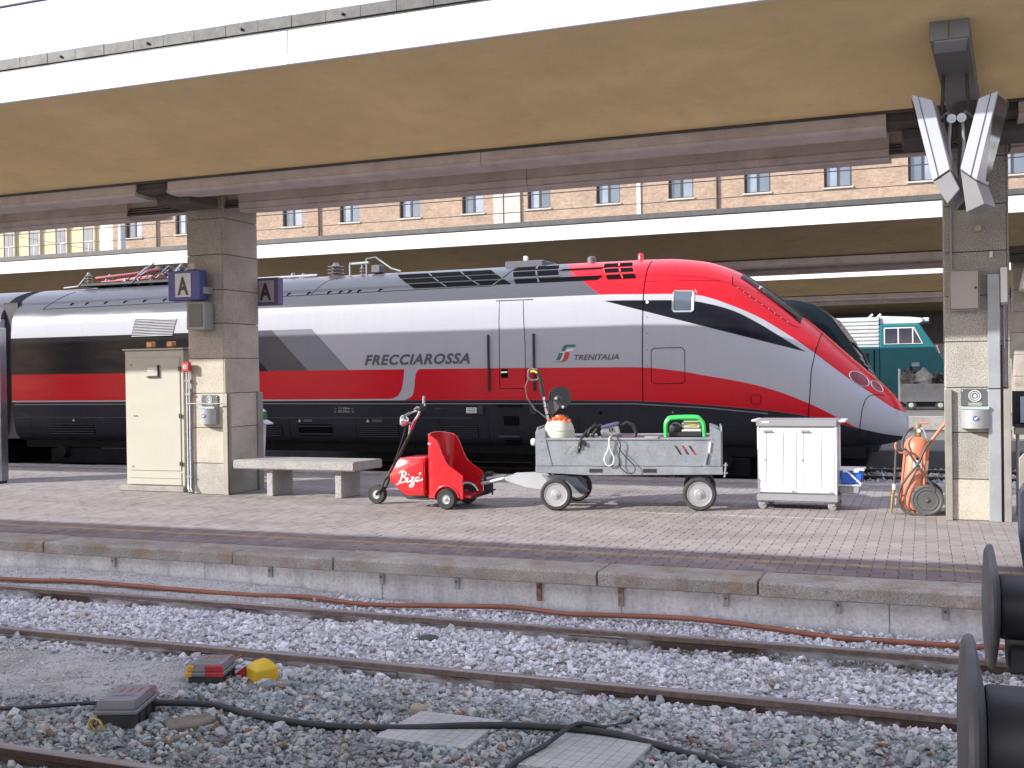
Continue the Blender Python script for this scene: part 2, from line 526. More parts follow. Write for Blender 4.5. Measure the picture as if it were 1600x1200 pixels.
# small concrete sleepers ends and chairs that show beside the far rails
M_sleep = mat('sleeper_concrete', (.42, .41, .39), .9, var=.2, dirt=.4, bump=.3)
sleepers = thing('sleeper', 'row of worn concrete sleepers buried in the far track', 'sleepers', (-3, 7.52, -.5))
sleepers['kind'] = 'structure'
sm = MB().box(-.12, .12, -1.2, 1.2, -.1, .0).mesh('sleeper_block', (0, 0, 0), .02); sm.materials.append(M_sleep)
for i in range(34):
    piece('sleeper_block', sm, sleepers, (-18 + i * .62, 7.52, -.437))

# ---------------------------------------------------------------- platform
def paver_mat():
    m, nt, b = _new('paver'); n = N(nt); p = n.pos(); x, y, z = n.xyz(p)
    g = n.node('ShaderNodeNewGeometry'); oi = n.node('ShaderNodeObjectInfo')
    r = n.math('FRACT', n.math('ADD', g.outputs['Random Per Island'], oi.outputs['Random']))
    base = n.ramp(r, [(0, (.265, .238, .23)), (.3, (.285, .257, .249)), (.7, (.30, .272, .263)), (1, (.32, .292, .282))])
    red = n.ramp(r, [(0, (.185, .145, .148)), (.5, (.22, .175, .178)), (1, (.26, .215, .212))])
    nz = n.noise(p, 1.2, 5, .6)
    edge = n.math('ADD', y, n.math('MULTIPLY', n.math('SUBTRACT', nz, .5), .05))
    c = n.mix(n.step(edge, 10.32, .02), red, base)
    dirt = n.ramp(n.noise(n.vscale(p, (.35, 1, 1)), 1.6, 7, .7), [(.42, 1.08), (.7, .72)])
    c = n.mix(1., c, dirt, 'MULTIPLY')
    spots = n.ramp(n.noise(p, 5.5, 3, .5), [(.68, 0.), (.76, .5)])
    c = n.mix(spots, c, (.09, .085, .08))
    c = n.mix(1., c, n.ramp(n.noise(p, 160, 2, .7), [(.3, .82), (.7, 1.14)]), 'MULTIPLY')
    # yellow safety line and the worn white line, as paint on the pavers
    wear = n.ramp(n.noise(p, 7, 6, .7), [(.36, 0.), (.56, 1.)])
    yl = n.math('MULTIPLY', n.step(y, 9.97, .008), n.math('SUBTRACT', 1., n.step(y, 10.08, .008)))
    c = n.mix(n.math('MULTIPLY', n.math('MULTIPLY', yl, wear), .8), c, (.44, .31, .14))
    wl = n.math('MULTIPLY', n.step(y, 13.06, .006), n.math('SUBTRACT', 1., n.step(y, 13.11, .006)))
    wl = n.math('MULTIPLY', wl, n.math('MULTIPLY', n.step(x, -3.55, .02), n.math('SUBTRACT', 1., n.step(x, -.9, .02))))
    c = n.mix(n.math('MULTIPLY', n.math('MULTIPLY', wl, wear), .85), c, (.62, .6, .57))
    n.put(b.inputs['Base Color'], c); b.inputs['Roughness'].default_value = .88
    n.put(b.inputs['Normal'], n.bump(n.noise(p, 120, 3, .7), .25, .006))
    return m
M_paver = paver_mat()
M_joint = mat('joint_sand', (.21, .19, .18), .95, var=.2, speck=.2, bump=.3)
M_kerb = mat('kerb_stone', (.36, .335, .31), .9, var=.25, scale=2.2, speck=.4, sscale=75, bump=.7, bscale=55, dirt=1., dirtcol=(.26, .165, .095), island=.12)
M_lime = mat('limewashed_wall', (.64, .64, .66), .9, var=.16, scale=2, speck=.18, sscale=30, bump=.6, bscale=26, dirt=.42, dirtcol=(.2, .18, .16), streak=True)

def platform(name, ylo, yhi, x0, x1, label):
    t = thing(name, label, None, ((x0 + x1) / 2, ylo, 0))
    t['kind'] = 'structure'
    return t
pf = platform('platform', 9.06, 17.55, -60, 24, 'paved station platform with stone kerb')
MB().box(-60, 24, 9.16, 17.4, -.5, -.007).build('bedding', M_joint, pf)
# kerb stones: each a piece
kx = [-24.4, -22.0, -19.6, -17.2, -14.8, -13.4, -11.3, -8.965, -6.513, -5.353, -2.704, -1.31, .95, 3.2, 5.6, 8.0]
for a, b in zip(kx[:-1], kx[1:]):
    dz = rnd.uniform(-.006, .004)
    ky0 = 9.06 + rnd.uniform(-.012, .012)
    MB().prism([(ky0, -.125 + rnd.uniform(-.008, .004)), (ky0, -.02), (ky0 + .02, 0 + dz), (9.50, 0 + dz), (9.50, -.125)], 'x', a + .008, b - .008).build('kerb_stone', M_kerb, pf, bevel=.006)
MB().box(-60, kx[0], 9.06, 9.5, -.125, 0).build('kerb_stone', M_kerb, pf, bevel=.012)
MB().box(kx[-1], 24, 9.06, 9.5, -.125, 0).build('kerb_stone', M_kerb, pf, bevel=.012)
M_slate = mat('bracket_pale', (.34, .335, .33), .8, var=.2, dirt=.3)
# wall panels under the kerb
wx = [-24, -19, -14.5, -10.2, -6.9, -4.86, -2.5, -.28, 2.6, 6.5]
for a, b in zip(wx[:-1], wx[1:]):
    MB().box(a + .002, b - .002, 9.125 + rnd.uniform(-.004, .006), 9.3, -.52, -.128).build('wall_panel', M_lime, pf, bevel=.008)
for x, rusty in ((-8.05, 0), (-6.1, 0), (-4.855, 0), (-4.07, 0), (-3.26, 1), (-2.5, 1), (-1.585, 0), (-.675, 0), (.135, 0)):
    br = MB().box(x - .024, x + .024, 9.098, 9.118, -.30 if rusty else -.24, -.128).build('wall_bracket', mat('bracket_rust', (.24, .13, .09), .85, var=.5, scale=22, dirt=.5, dirtcol=(.42, .40, .38)) if rusty else M_slate, pf, bevel=.003)
    MB().lathe([(.009, 0), (.009, .008)], (x, 9.091, -.17), (0, -1, 0), 6).build('bolt', M_rust, br)
MB().box(-60, 24, 17.05, 17.55, -.125, -.002).build('kerb_strip', M_kerb, pf, bevel=.01)
MB().box(-60, 24, 17.35, 17.5, -.52, -.125).build('wall_panel', M_conc, pf)

def pavers():
    """interlocking zig-zag blocks in staggered columns, long side across the platform; the largest 300 are objects, the rest one mesh"""
    L, W, J, A = .222, .1115, .0014, .005
    def g(u): return A * math.sin(2 * math.pi * u / L)
    us = [J, L * .25, L * .5, L * .75, L - J]
    right = [(W - J + g(u), u) for u in us]; left = [(J + g(u), u) for u in us[::-1]]
    poly = right + left
    n = len(poly); c = .002; cx, cy = W / 2, L / 2
    ins = [(cx + (x - cx) * .97, cy + (y - cy) * .987) for x, y in poly]
    vs = [(x, y, 0) for x, y in ins] + [(x, y, -c) for x, y in poly] + [(x, y, -.03) for x, y in poly]
    fs = [tuple(range(n))]
    for k in (0, 1):
        fs += [(k * n + i, (k + 1) * n + i, (k + 1) * n + (i + 1) % n, k * n + (i + 1) % n) for i in range(n)]
    spots = []
    for r in range(int((17.04 - 9.52) / L)):
        y = 9.517 + r * L
        x = math.floor((-8.5 - .62 * y) / W) * W
        while x < 3.2:
            k = round(x / W)
            if k % 2 == 0 or r < 33 - 1: spots.append((x, y + (L * .5 if k % 2 else 0), k))
            if k % 2 and r == 0: spots.append((x, y - L * .5, None))
            x += W
    spots.sort(key=lambda s: (s[2] is None, s[0] ** 2 + s[1] ** 2 + (60 if (s[0] < -.62 * s[1] or s[0] > .12 * s[1]) else 0)))
    me = bpy.data.meshes.new('paver'); me.from_pydata(vs, [], fs); me.update(); me.shade_flat(); me.materials.append(M_paver)
    for x, y, k in spots[:300]:
        piece('paver', me, pf, (x, y, rnd.uniform(-.002, .001)))
    rest = np.array([s[:2] for s in spots[300:] if s[2] is not None])
    base = np.array(vs); k = len(rest)
    V = base[None] + np.c_[rest, RNG.uniform(-.002, .001, k)][:, None, :]
    half = np.array([s[:2] for s in spots if s[2] is None])
    hb = base.copy(); hb[:, 1] = np.maximum(hb[:, 1], L * .5 + .002)
    V = np.concatenate([V, hb[None] + np.c_[half, np.zeros(len(half))][:, None, :]]) - np.array(ORG[pf.name])
    k = len(V); nv = len(vs)
    V = V.reshape(-1, 3)
    lt = np.array([len(f) for f in fs]); flat = np.concatenate([np.array(f) for f in fs])
    loops = (flat[None] + (np.arange(k) * nv)[:, None]).ravel()
    tot = np.tile(lt, k); start = np.concatenate([[0], np.cumsum(tot)[:-1]])
    me2 = bpy.data.meshes.new('paving')
    me2.vertices.add(len(V)); me2.vertices.foreach_set('co', V.astype(np.float32).ravel())
    me2.loops.add(len(loops)); me2.loops.foreach_set('vertex_index', loops.astype(np.int32))
    me2.polygons.add(len(tot)); me2.polygons.foreach_set('loop_start', start.astype(np.int32)); me2.polygons.foreach_set('loop_total', tot.astype(np.int32))
    me2.update(calc_edges=True); me2.shade_flat(); me2.materials.append(M_paver)
    o = bpy.data.objects.new('paving', me2); COL.objects.link(o); o.parent = pf; o['kind'] = 'stuff'
    MB().box(-60, -8.6 - .62 * 17, 9.51, 17.04, -.02, -.004).build('paving_beyond', M_paver, pf)
    MB().box(3.4, 24, 9.51, 17.04, -.02, -.004).build('paving_beyond', M_paver, pf)
pavers()

# far platforms and the tracks between
M_asph = mat('platform_asphalt', (.20, .19, .185), .92, var=.2, dirt=.3, speck=.2)
M_edgeshade = mat('shaded_concrete_edge', (.10, .10, .10), .92, var=.25, dirt=.3)  # concrete darkened: the shade of the train is put into the colour
def far_platform(y0, y1, label, top=.0, edge=None):
    t = thing('platform', label, None, (0, y0, 0)); t['kind'] = 'structure'
    MB().box(-90, 60, y0 + .5, y1 - .5, -.5, top).build('paving', M_asph, t)
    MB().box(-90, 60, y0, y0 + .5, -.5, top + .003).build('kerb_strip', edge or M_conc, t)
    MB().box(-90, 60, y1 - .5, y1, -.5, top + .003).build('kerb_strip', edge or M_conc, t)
    return t
p2 = far_platform(24.2, 32.6, 'second platform behind the trains', 0., M_edgeshade)
p3 = far_platform(38.3, 49.3, 'third platform carrying the rubbish trailer', .09)
M_wline = mat('white_line', (.7, .7, .68), .8, var=.1, dirt=.3)
MB().box(-90, 60, 38.95, 39.25, .094, .098).build('edge_line', M_wline, p3)
for y, lab in ((18.45, 'nearer rusty rail under the red train'), (19.95, 'further rusty rail under the red train'),
               (21.75, 'nearer rusty rail under the dark locomotive'), (23.25, 'further rusty rail under the dark locomotive')):
    rail(y, -90, 60, M_rail2, lab, group='rails of the tracks beyond the platform')
M_farb = mat('far_ballast', (.09, .088, .085), .95, var=.3, scale=4, speck=.5, sscale=22, bump=1., bscale=22)  # bed colour darkened to carry the shade beside the trains
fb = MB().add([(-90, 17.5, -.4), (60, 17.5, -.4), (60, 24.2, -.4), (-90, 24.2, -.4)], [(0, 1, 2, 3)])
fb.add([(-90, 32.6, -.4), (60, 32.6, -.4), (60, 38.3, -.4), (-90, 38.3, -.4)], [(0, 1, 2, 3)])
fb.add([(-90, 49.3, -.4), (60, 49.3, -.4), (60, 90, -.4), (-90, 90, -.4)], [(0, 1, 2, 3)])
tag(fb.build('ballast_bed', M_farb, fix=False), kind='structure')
def far_stones():
    r = np.random.default_rng(5)
    n = 5200
    x = r.uniform(-6, 4, n); y = r.uniform(17.55, 24.1, n)
    iv = np.array([(1, 0, 0), (-1, 0, 0), (0, 1, 0), (0, -1, 0), (0, 0, 1), (0, 0, -1)], float)
    fa = np.array([(0, 2, 4), (2, 1, 4), (1, 3, 4), (3, 0, 4), (2, 0, 5), (1, 2, 5), (3, 1, 5), (0, 3, 5)])
    pv = iv[None] * r.uniform(.5, 1.3, (n, 6, 1)) + r.uniform(-.25, .25, (n, 6, 3))
    V = pv * r.uniform(.03, .06, (n, 1, 1)) + np.stack([x, y, np.full(n, -.385)], -1)[:, None]
    F = fa[None] + (np.arange(n) * 6)[:, None, None]
    me = np_mesh('ballast', V.reshape(-1, 3), F.reshape(-1, 3))
    me.materials.append(mat('pale_stone', (.4, .4, .42), .9, var=.2, island=.5))
    o = bpy.data.objects.new('ballast', me); COL.objects.link(o)
    tag(o, 'loose pale stones on the bed of the train track', kind='stuff')
far_stones()
def pchip(xs, ys):
    xs = np.array(xs, float); ys = np.array(ys, float)
    h = np.diff(xs); d = np.diff(ys) / h
    m = np.zeros_like(xs)
    for i in range(1, len(xs) - 1):
        if d[i - 1] * d[i] > 0:
            w1, w2 = 2 * h[i] + h[i - 1], h[i] + 2 * h[i - 1]
            m[i] = (w1 + w2) / (w1 / d[i - 1] + w2 / d[i])
    m[0], m[-1] = d[0], d[-1]
    def f(x):
        x = np.clip(np.asarray(x, float), xs[0], xs[-1])
        i = np.clip(np.searchsorted(xs, x) - 1, 0, len(h) - 1)
        t = (x - xs[i]) / h[i]
        return ys[i] * (1 + 2 * t) * (1 - t) ** 2 + m[i] * h[i] * t * (1 - t) ** 2 + ys[i + 1] * t * t * (3 - 2 * t) + m[i + 1] * h[i] * t * t * (t - 1)
    return f
TYC = 19.2
TX0, TX1 = -18.36, -.25
T_zt = pchip([-18.4, -4.7, -4.2, -3.66, -3.09, -2.54, -1.84, -1.16, -.65, -.45, -.33, -.25], [3.78, 3.78, 3.77, 3.71, 3.52, 3.16, 2.59, 1.96, 1.49, 1.28, 1.10, .93])
T_zb = pchip([-18.4, -1.6, -.7, -.35, -.25], [.45, .45, .50, .58, .70])
T_w = pchip([-18.4, -4.6, -3.5, -2.5, -1.8, -1.2, -.8, -.5, -.36, -.28, -.25], [1.43, 1.43, 1.41, 1.32, 1.20, 1.02, .84, .60, .40, .19, .03])
_mz = np.array([.45, .50, .62, 1.0, 1.3, 2.0, 2.65, 2.95, 3.17, 3.38, 3.56, 3.68, 3.76, 3.78])
_my = np.array([1.12, 1.22, 1.33, 1.405, 1.43, 1.43, 1.43, 1.405, 1.34, 1.20, .98, .70, .35, 0.])
_zn = (_mz - .45) / 3.33
ZN = np.concatenate([np.linspace(0, .06, 4)[:-1], np.linspace(.06, .66, 16)[:-1], np.linspace(.66, .94, 18)[:-1], np.linspace(.94, 1, 8)])
_mainf = pchip(_zn, _my / 1.43)
def _yn(zn, x):
    a = _mainf(zn)
    b = np.where(zn > .35, np.clip(1 - np.clip((zn - .35) / .65, 0, 1) ** 2.3, 0, 1) ** (1 / 2.3), 1 - .22 * ((.35 - zn) / .35) ** 2)
    s = np.clip((x + 4.6) / 3.4, 0, 1); s = s * s * (3 - 2 * s)
    return a * (1 - s) + b * s
def t_half(x, z):
    """half width of the body at station x, height z"""
    zb, zt = T_zb(x), T_zt(x)
    return T_w(x) * _yn(np.clip((z - zb) / (zt - zb), 0, 1), x)
def t_pt(x, z, off=0.):
    """point on the side facing the platform, lifted off the skin along its normal"""
    y = TYC - t_half(x, z)
    e = 1e-3
    dx = (-(t_half(x + e, z) - t_half(x - e, z))) / (2 * e); dz = (-(t_half(x, z + e) - t_half(x, z - e))) / (2 * e)
    n = np.array([dx, -1., dz]); n = n / np.linalg.norm(n)
    return (float(x + n[0] * off), float(y + n[1] * off), float(z + n[2] * off))
def t_top(x, s):
    """height of the skin at station x for |y offset| s, by bisection on the upper half"""
    lo, hi = float(T_zb(x) + .4 * (T_zt(x) - T_zb(x))), float(T_zt(x))
    for _ in range(40):
        m = (lo + hi) / 2
        if t_half(x, m) > s: lo = m
        else: hi = m
    return lo

# ================================================================ CANOPIES
def fascia_mat():
    return mat('white_fascia', (.72, .71, .70), .6, var=.04, dirt=.14, dirtcol=(.42, .40, .38), streak=True, bump=.05, bscale=30)
M_fascia = fascia_mat()
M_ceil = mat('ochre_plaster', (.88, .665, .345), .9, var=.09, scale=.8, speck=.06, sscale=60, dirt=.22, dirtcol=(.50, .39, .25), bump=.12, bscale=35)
M_ceil2 = mat('ochre_plaster_shaded', (.50, .365, .19), .9, var=.10, scale=.8, dirt=.3, dirtcol=(.2, .14, .09))  # darker copy of the ochre plaster; dim light put into the colour
M_beam = mat('mauve_concrete', (.58, .505, .49), .8, var=.12, scale=1.5, speck=.1, sscale=70, dirt=.3, dirtcol=(.11, .09, .085), bump=.12)
M_beamd = mat('dark_concrete', (.085, .075, .075), .85, var=.3, dirt=.3)  # dark tone for groove strips, brackets, pillar cores and recessed stubs
M_coping = mat('zinc_coping', (.075, .074, .072), .6, .2, var=.18, scale=6, speck=.2, sscale=25, dirt=.35, dirtcol=(.14, .13, .12), streak=True)
M_roof = mat('roofing', (.18, .175, .17), .9, var=.2)

def beam_prof(d):
    """front trough: flat face, rounded lip, level soffit"""
    return [(d + .00, 4.545), (d + .00, 4.425), (d - .004, 4.405), (d - .022, 4.395), (d - .026, 4.378), (d - .016, 4.364), (d + .01, 4.352), (d + .06, 4.342), (d + .30, 4.335), (d + .42, 4.345), (d + .50, 4.38), (d + .55, 4.45), (d + .55, 4.62), (d + .0, 4.62)]
def beam2_prof(d):
    return [(d + 1.10, 4.62), (d + 1.10, 4.395), (d + 1.115, 4.36), (d + 1.10, 4.345), (d + 1.11, 4.285), (d + 1.135, 4.262), (d + 1.12, 4.25), (d + 1.16, 4.226), (d + 1.3, 4.225), (d + 1.7, 4.285), (d + 2.2, 4.37), (d + 2.2, 4.62)]

def canopy(dy, x0, x1, pillars, label, detail=True, panels=(), deep=5.1, gap=None):
    y0 = 9.5 + dy
    t = thing('platform_canopy', label, 'canopy', ((x0 + x1) / 2, y0, 4.9), 'concrete platform canopies')
    # soffit slab rising towards the track
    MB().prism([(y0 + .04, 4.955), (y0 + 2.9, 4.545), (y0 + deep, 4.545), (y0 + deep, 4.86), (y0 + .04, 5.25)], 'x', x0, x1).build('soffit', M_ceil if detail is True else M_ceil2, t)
    MB().prism([(y0 + .1, 5.255), (y0 + deep + .02, 4.865), (y0 + deep + .02, 4.9), (y0 + .1, 5.33)], 'x', x0, x1).build('roof', M_roof, t)
    xs = [x0] + [p for p in panels if x0 < p < x1] + [x1]
    for a, b in zip(xs[:-1], xs[1:]):
        MB().box(a + .004, b - .004, y0, y0 + .06, 4.95, 5.295).build('fascia_panel', M_fascia, t, bevel=.006)
    MB().box(x0, x1, y0 + .012, y0 + .1, 5.297, 5.322).build('drip_strip', M_blackp, t)
    if detail:
        x = -14.0; k = 0
        while x < 6:
            ln = .40 if detail is True else 3.4
            c = MB().box(x + .001, x + ln - .001, y0 - .006 + rnd.uniform(-.003, .003), y0 + .25, 5.324, 5.445 + rnd.uniform(-.003, .003)).build('coping_sheet', M_coping, t, bevel=.003)
            if detail is True and k % 3 == 0:
                MB().lathe([(.016, 0), (.016, .012), (.008, .02)], (x + .2, y0 - .012, 5.375), (0, -1, 0), 8).build('bolt', M_darksteel, c)
            x += ln; k += 1
        MB().box(x0, -14.0, y0 - .004, y0 + .25, 5.324, 5.445).build('coping_sheet', M_coping, t)
        MB().box(x, x1, y0 - .004, y0 + .25, 5.324, 5.445).build('coping_sheet', M_coping, t)
    else:
        MB().box(x0, x1, y0 - .004, y0 + .25, 5.324, 5.445).build('coping_sheet', M_coping, t)
    # beams between the pillars, stopping short of them
    d = y0 + 2.9
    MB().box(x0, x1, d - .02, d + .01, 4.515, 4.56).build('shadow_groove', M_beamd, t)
    gaps = dict(gap or {})
    for gi, prof, nm in ((0, beam_prof(d), 'front_beam'), (1, beam2_prof(d), 'rear_beam')):
        xs_ = [x0]
        for p in pillars:
            a, b = gaps.get(p, ((-.5, .9), (-.8, .95)))[gi]; xs_ += [p + a, p + b]
        xs_.append(x1)
        for k in range(0, len(xs_), 2):
            a, b = xs_[k], xs_[k + 1]
            n = max(1, round((b - a) / 4.9)); cuts = [a + (b - a) * q / n for q in range(n + 1)]
            for u, v in zip(cuts[:-1], cuts[1:]): MB().prism(prof, 'x', u + .004, v - .004).build(nm, M_beam, t, smooth=35)
        # recessed stubs where a length of beam is missing
        cy_, cz_ = d + (.3 if gi == 0 else 1.65), 4.6
        sm_ = [(cy_ + (y - cy_) * .86, cz_ + (z - cz_) * .80) for y, z in prof]
        for k in range(1, len(xs_) - 1, 2):
            a, b = xs_[k], xs_[k + 1]
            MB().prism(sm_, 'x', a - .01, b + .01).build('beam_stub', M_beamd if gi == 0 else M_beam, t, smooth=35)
            if gi == 0: MB().box(a + .15, b + .2, d + .25, d + .9, 4.25, 4.40).build('beam_bracket', M_beamd, t, bevel=.02)
            else:
                for q in range(4): MB().box(a - .005, b + .005, d + 1.09 + .02 * q, d + 1.16, 4.285 + q * .035, 4.30 + q * .035).build('beam_rib', M_beamd, t)
    return t
cn1 = canopy(0, -45, 11.4, [-31.35, -20.7, -10.4, .24, ], 'nearest canopy with ochre soffit and white edge across the top of the view', True, [-38, -32.6, -27.3, -22, -16.7, -11.3, -6.05, -.7, 4.6], gap={-10.4: ((-.05, .5), (-1.15, .9)), .24: ((-.6, .7), (-.6, .7))})
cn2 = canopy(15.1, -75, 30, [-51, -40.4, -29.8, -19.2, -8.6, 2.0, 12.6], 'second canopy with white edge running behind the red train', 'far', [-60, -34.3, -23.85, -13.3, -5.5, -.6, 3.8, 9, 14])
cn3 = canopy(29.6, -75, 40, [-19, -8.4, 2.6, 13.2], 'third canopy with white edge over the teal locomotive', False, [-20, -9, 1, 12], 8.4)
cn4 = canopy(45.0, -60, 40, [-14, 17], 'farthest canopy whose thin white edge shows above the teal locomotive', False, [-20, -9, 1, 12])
# the canopy of the photographer's own platform, overhead and behind: it throws the shade over the tracks
cn0 = thing('platform_canopy', 'canopy over the platform in front whose shadow covers the tracks', 'canopy', (0, 0, 5), 'concrete platform canopies')
MB().prism([(-5.6, 4.95), (-2.9, 4.55), (.4, 4.55), (3.1, 4.95), (3.1, 5.44), (-5.6, 5.44)], 'x', -60, 20).build('soffit', M_ceil, cn0)
MB().box(-60, 20, 3.102, 3.14, 4.95, 5.3).build('fascia_panel', M_fascia, cn0)
for x in (-20, -9.5, 9.2):
    MB().box(x, x + .66, -1.9, -1.0, 0, 4.552).build('pillar', M_conc, cn0)
own = thing('platform', 'platform the picture is taken from', None, (0, 0, 0)); own['kind'] = 'structure'
MB().box(-60, 24, -7, 1.75, -.5, 0).build('paving', M_asph, own)

# ---------------------------------------------------------------- pillars clad in granite blocks
def granite(name, col, sp=.45):
    return mat(name, col, .85, var=.14, scale=1.6, speck=sp, sscale=85, dirt=.3, dirtcol=(.16, .125, .10), bump=.5, bscale=70, island=.09)
M_gr = granite('granite', (.40, .355, .30))
M_gr2 = granite('granite_pale', (.47, .425, .35), .3)
M_gr3 = granite('granite_rough', (.36, .345, .31), .6)
M_trim = mat('steel_corner_trim', (.33, .31, .28), .5, .3, var=.15, dirt=.2)
JZ = [0, .47, 1.005, 1.52, 2.045, 2.57, 3.07, 3.6, 4.14, 4.62]
def pillar(x0, x1, y0, y1, label, near=True, mats=None, group='granite clad canopy pillars'):
    t = thing('pillar', label, 'pillar', ((x0 + x1) / 2, (y0 + y1) / 2, 0), group)
    if not near:
        for a, b in zip(JZ[:-1], JZ[1:]):
            MB().box(x0, x1, y0, y1, a + .003, b - .003).build('granite_block', M_gr, t, bevel=.01)
        return t
    MB().box(x0 + .03, x1 - .03, y0 + .03, y1 - .03, 0, 4.60).build('core', M_beamd, t)
    for i, (a, b) in enumerate(zip(JZ[:-1], JZ[1:])):
        m = mats[i] if mats else M_gr
        q = .004; e = lambda: rnd.uniform(-.003, .003)
        MB().box(x0 + .002, x1 - .028, y0 + e(), y0 + .028, a + q, b - q).build('granite_block', m, t, bevel=.006)
        MB().box(x1 - .025, x1 + e(), y0, y1, a + q, b - q).build('granite_block', m, t, bevel=.006)
        MB().box(x0 - .002, x0 + .025, y0 + .03, y1, a + q, b - q).build('granite_block', m, t, bevel=.006)
        MB().box(x0 + .03, x1 - .03, y1 - .028, y1 + .002, a + q, b - q).build('granite_block', m, t, bevel=.006)
    return t
pl = pillar(-10.40, -9.74, 13.45, 14.33, 'granite pillar with the blue A sign left of the bench', mats=[M_gr3, M_gr2, M_gr2, M_gr2, M_gr, M_gr, M_gr, M_gr, M_gr])
pr_ = pillar(.225, .905, 13.34, 14.2, 'granite pillar with switch box and ticket stamper at the right', mats=[M_gr2, M_gr3, M_gr3, M_gr3, M_gr3, M_gr3, M_gr3, M_gr3, M_gr3])
for x0 in (-31.35, -20.7):
    pillar(x0, x0 + .66, 13.45, 14.33, 'granite pillar of the near canopy out of view to the left', False)
pillar(2.02, 2.7, 28.4, 29.3, 'granite pillar of the second platform at the right edge', False)
for x0 in (-51, -40.4, -29.8, -19.2, -8.6, 12.6): pillar(x0, x0 + .66, 28.4, 29.3, 'granite pillar of the second platform hidden by the red train', False)
for x0 in (-19, -8.4, 2.6, 13.2): pillar(x0, x0 + .66, 43.0, 43.9, 'granite pillar of the third platform', False)
# steel corner trims on the left pillar
for (x, y, sx, sy, h) in ((-9.70, 13.425, -.085, .03, 1.52), (-9.735, 13.43, .035, .10, 1.52), (-9.735, 14.24, .035, .12, 1.52)):
    MB().box(min(x, x + sx), max(x, x + sx), y, y + sy, 0, h).build('corner_trim', M_trim, pl, bevel=.004)
# trims, conduits and channel on the right pillar
for x in (.215, .83): MB().box(x, x + .075, 13.285, 13.337, 0, 1.5).build('corner_trim', M_trim, pr_, bevel=.004)
ch = MB().box(.672, .80, 13.27, 13.333, 0, 2.80).build('cable_channel', mat('channel_steel', (.36, .38, .40), .45, .35, var=.12, dirt=.15), pr_, bevel=.004)
MB().box(.672, .80, 13.262, 13.268, 1.505, 1.515).build('joint_strip', M_darksteel, ch)
MB().box(.806, .826, 13.31, 13.336, 0, 2.0).build('cable_conduit', M_darksteel, pr_)
for k, a in enumerate(((.30, 3.7), (.845, 2.45))):
    MB().tube([(a[0], 13.32, 2.87 if k == 0 else 1.97), (a[0], 13.32, a[1])], .011).build('conduit', M_steel, pr_, smooth=60)
MB().tube([(.845, 13.32, 1.97), (.80, 13.32, 1.97)], .009).build('conduit', M_steel, pr_, smooth=60)
# junction box (grey door)
M_box = mat('box_grey', (.40, .385, .36), .45, var=.05, dirt=.15)
jb = thing('switch_box', 'grey steel switch box with a small lock on the right pillar', 'switch box', (.43, 13.3, 2.4))
MB().box(.27, .59, 13.22, 13.336, 2.40, 2.86).build('box', M_box, jb, bevel=.008)
MB().box(.278, .582, 13.205, 13.218, 2.41, 2.85).build('door', M_box, jb, bevel=.01, seg=2)
MB().lathe([(.013, 0), (.013, .012)], (.55, 13.204, 2.65), (0, -1, 0), 10).build('lock', M_darksteel, jb)
tag(MB().lathe([(.042, 0), (.042, .02), (.036, .03)], (.585, 13.337, 3.33), (0, -1, 0), 20).build('round_cover', M_gr2, smooth=40), 'round stone coloured cover plate high on the right pillar', 'cover plate')
lt = thing('tube_lamp', 'short white tube lamp beside the steel channel on the right pillar', 'lamp', (.84, 13.3, 2.47))
MB().box(.808, .878, 13.24, 13.335, 2.47, 2.87).build('housing', M_white, lt, bevel=.008)
MB().box(.812, .874, 13.235, 13.333, 2.45, 2.467).build('end_cap', M_steel, lt)
tag(MB().box(.70, .735, 13.315, 13.336, 2.99, 3.06).build('small_sensor', M_white, bevel=.004), 'tiny white sensor above the steel channel on the right pillar', 'sensor')

# ---------------------------------------------------------------- ceiling duct and lattice bracket by the right pillar
M_duct = mat('duct_grey', (.22, .22, .225), .5, .2, var=.1, dirt=.25)
dk = thing('ceiling_duct', 'grey sheet metal duct under the canopy above the right pillar', 'duct', (.28, 11.3, 4.7))
def czz(y): return 4.955 - .1412 * (y - 9.54)
ca_, cb2 = czz(10.35), czz(12.38)
MB().add([(.07, 10.35, ca_ - .17), (.40, 10.35, ca_ - .17), (.40, 10.35, ca_ + .005), (.07, 10.35, ca_ + .005),
          (.27, 12.38, cb2 - .16), (.58, 12.38, cb2 - .16), (.58, 12.38, cb2 + .005), (.27, 12.38, cb2 + .005)],
         [(0, 1, 2, 3), (7, 6, 5, 4), (0, 4, 5, 1), (1, 5, 6, 2), (2, 6, 7, 3), (3, 7, 4, 0)]).build('casing', M_duct, dk, bevel=.006)
MB().box(.230, .233, 10.343, 10.349, czz(10.35) - .16, czz(10.35) - .02).build('seam', M_darksteel, dk)
MB().prism([(10.37, czz(10.37) - .171), (10.62, czz(10.62) - .172), (10.62, czz(10.62) - .176), (10.37, czz(10.37) - .176)], 'x', .11, .385).build('cover_plate', mat('plate_pale', (.42, .42, .45), .4, .3), dk)
lb = thing('lattice_bracket', 'dark lattice bracket between the duct and the right pillar', 'bracket', (.4, 12.4, 4.2))
M_latt = mat('lattice_steel', (.06, .058, .052), .7, .2, var=.3, dirt=.4, dirtcol=(.16, .14, .11))
MB().prism([(11.9, 4.46), (12.42, 4.38), (12.42, 4.25), (13.34, 3.70), (13.34, 3.55), (12.3, 4.15), (11.9, 4.40)], 'x', .36, .52).build('arm', M_latt, lb)
zs = [(11.92, 4.385), (12.12, 4.34), (12.32, 4.29), (12.52, 4.2), (12.75, 4.06), (13.0, 3.9), (13.2, 3.78)]
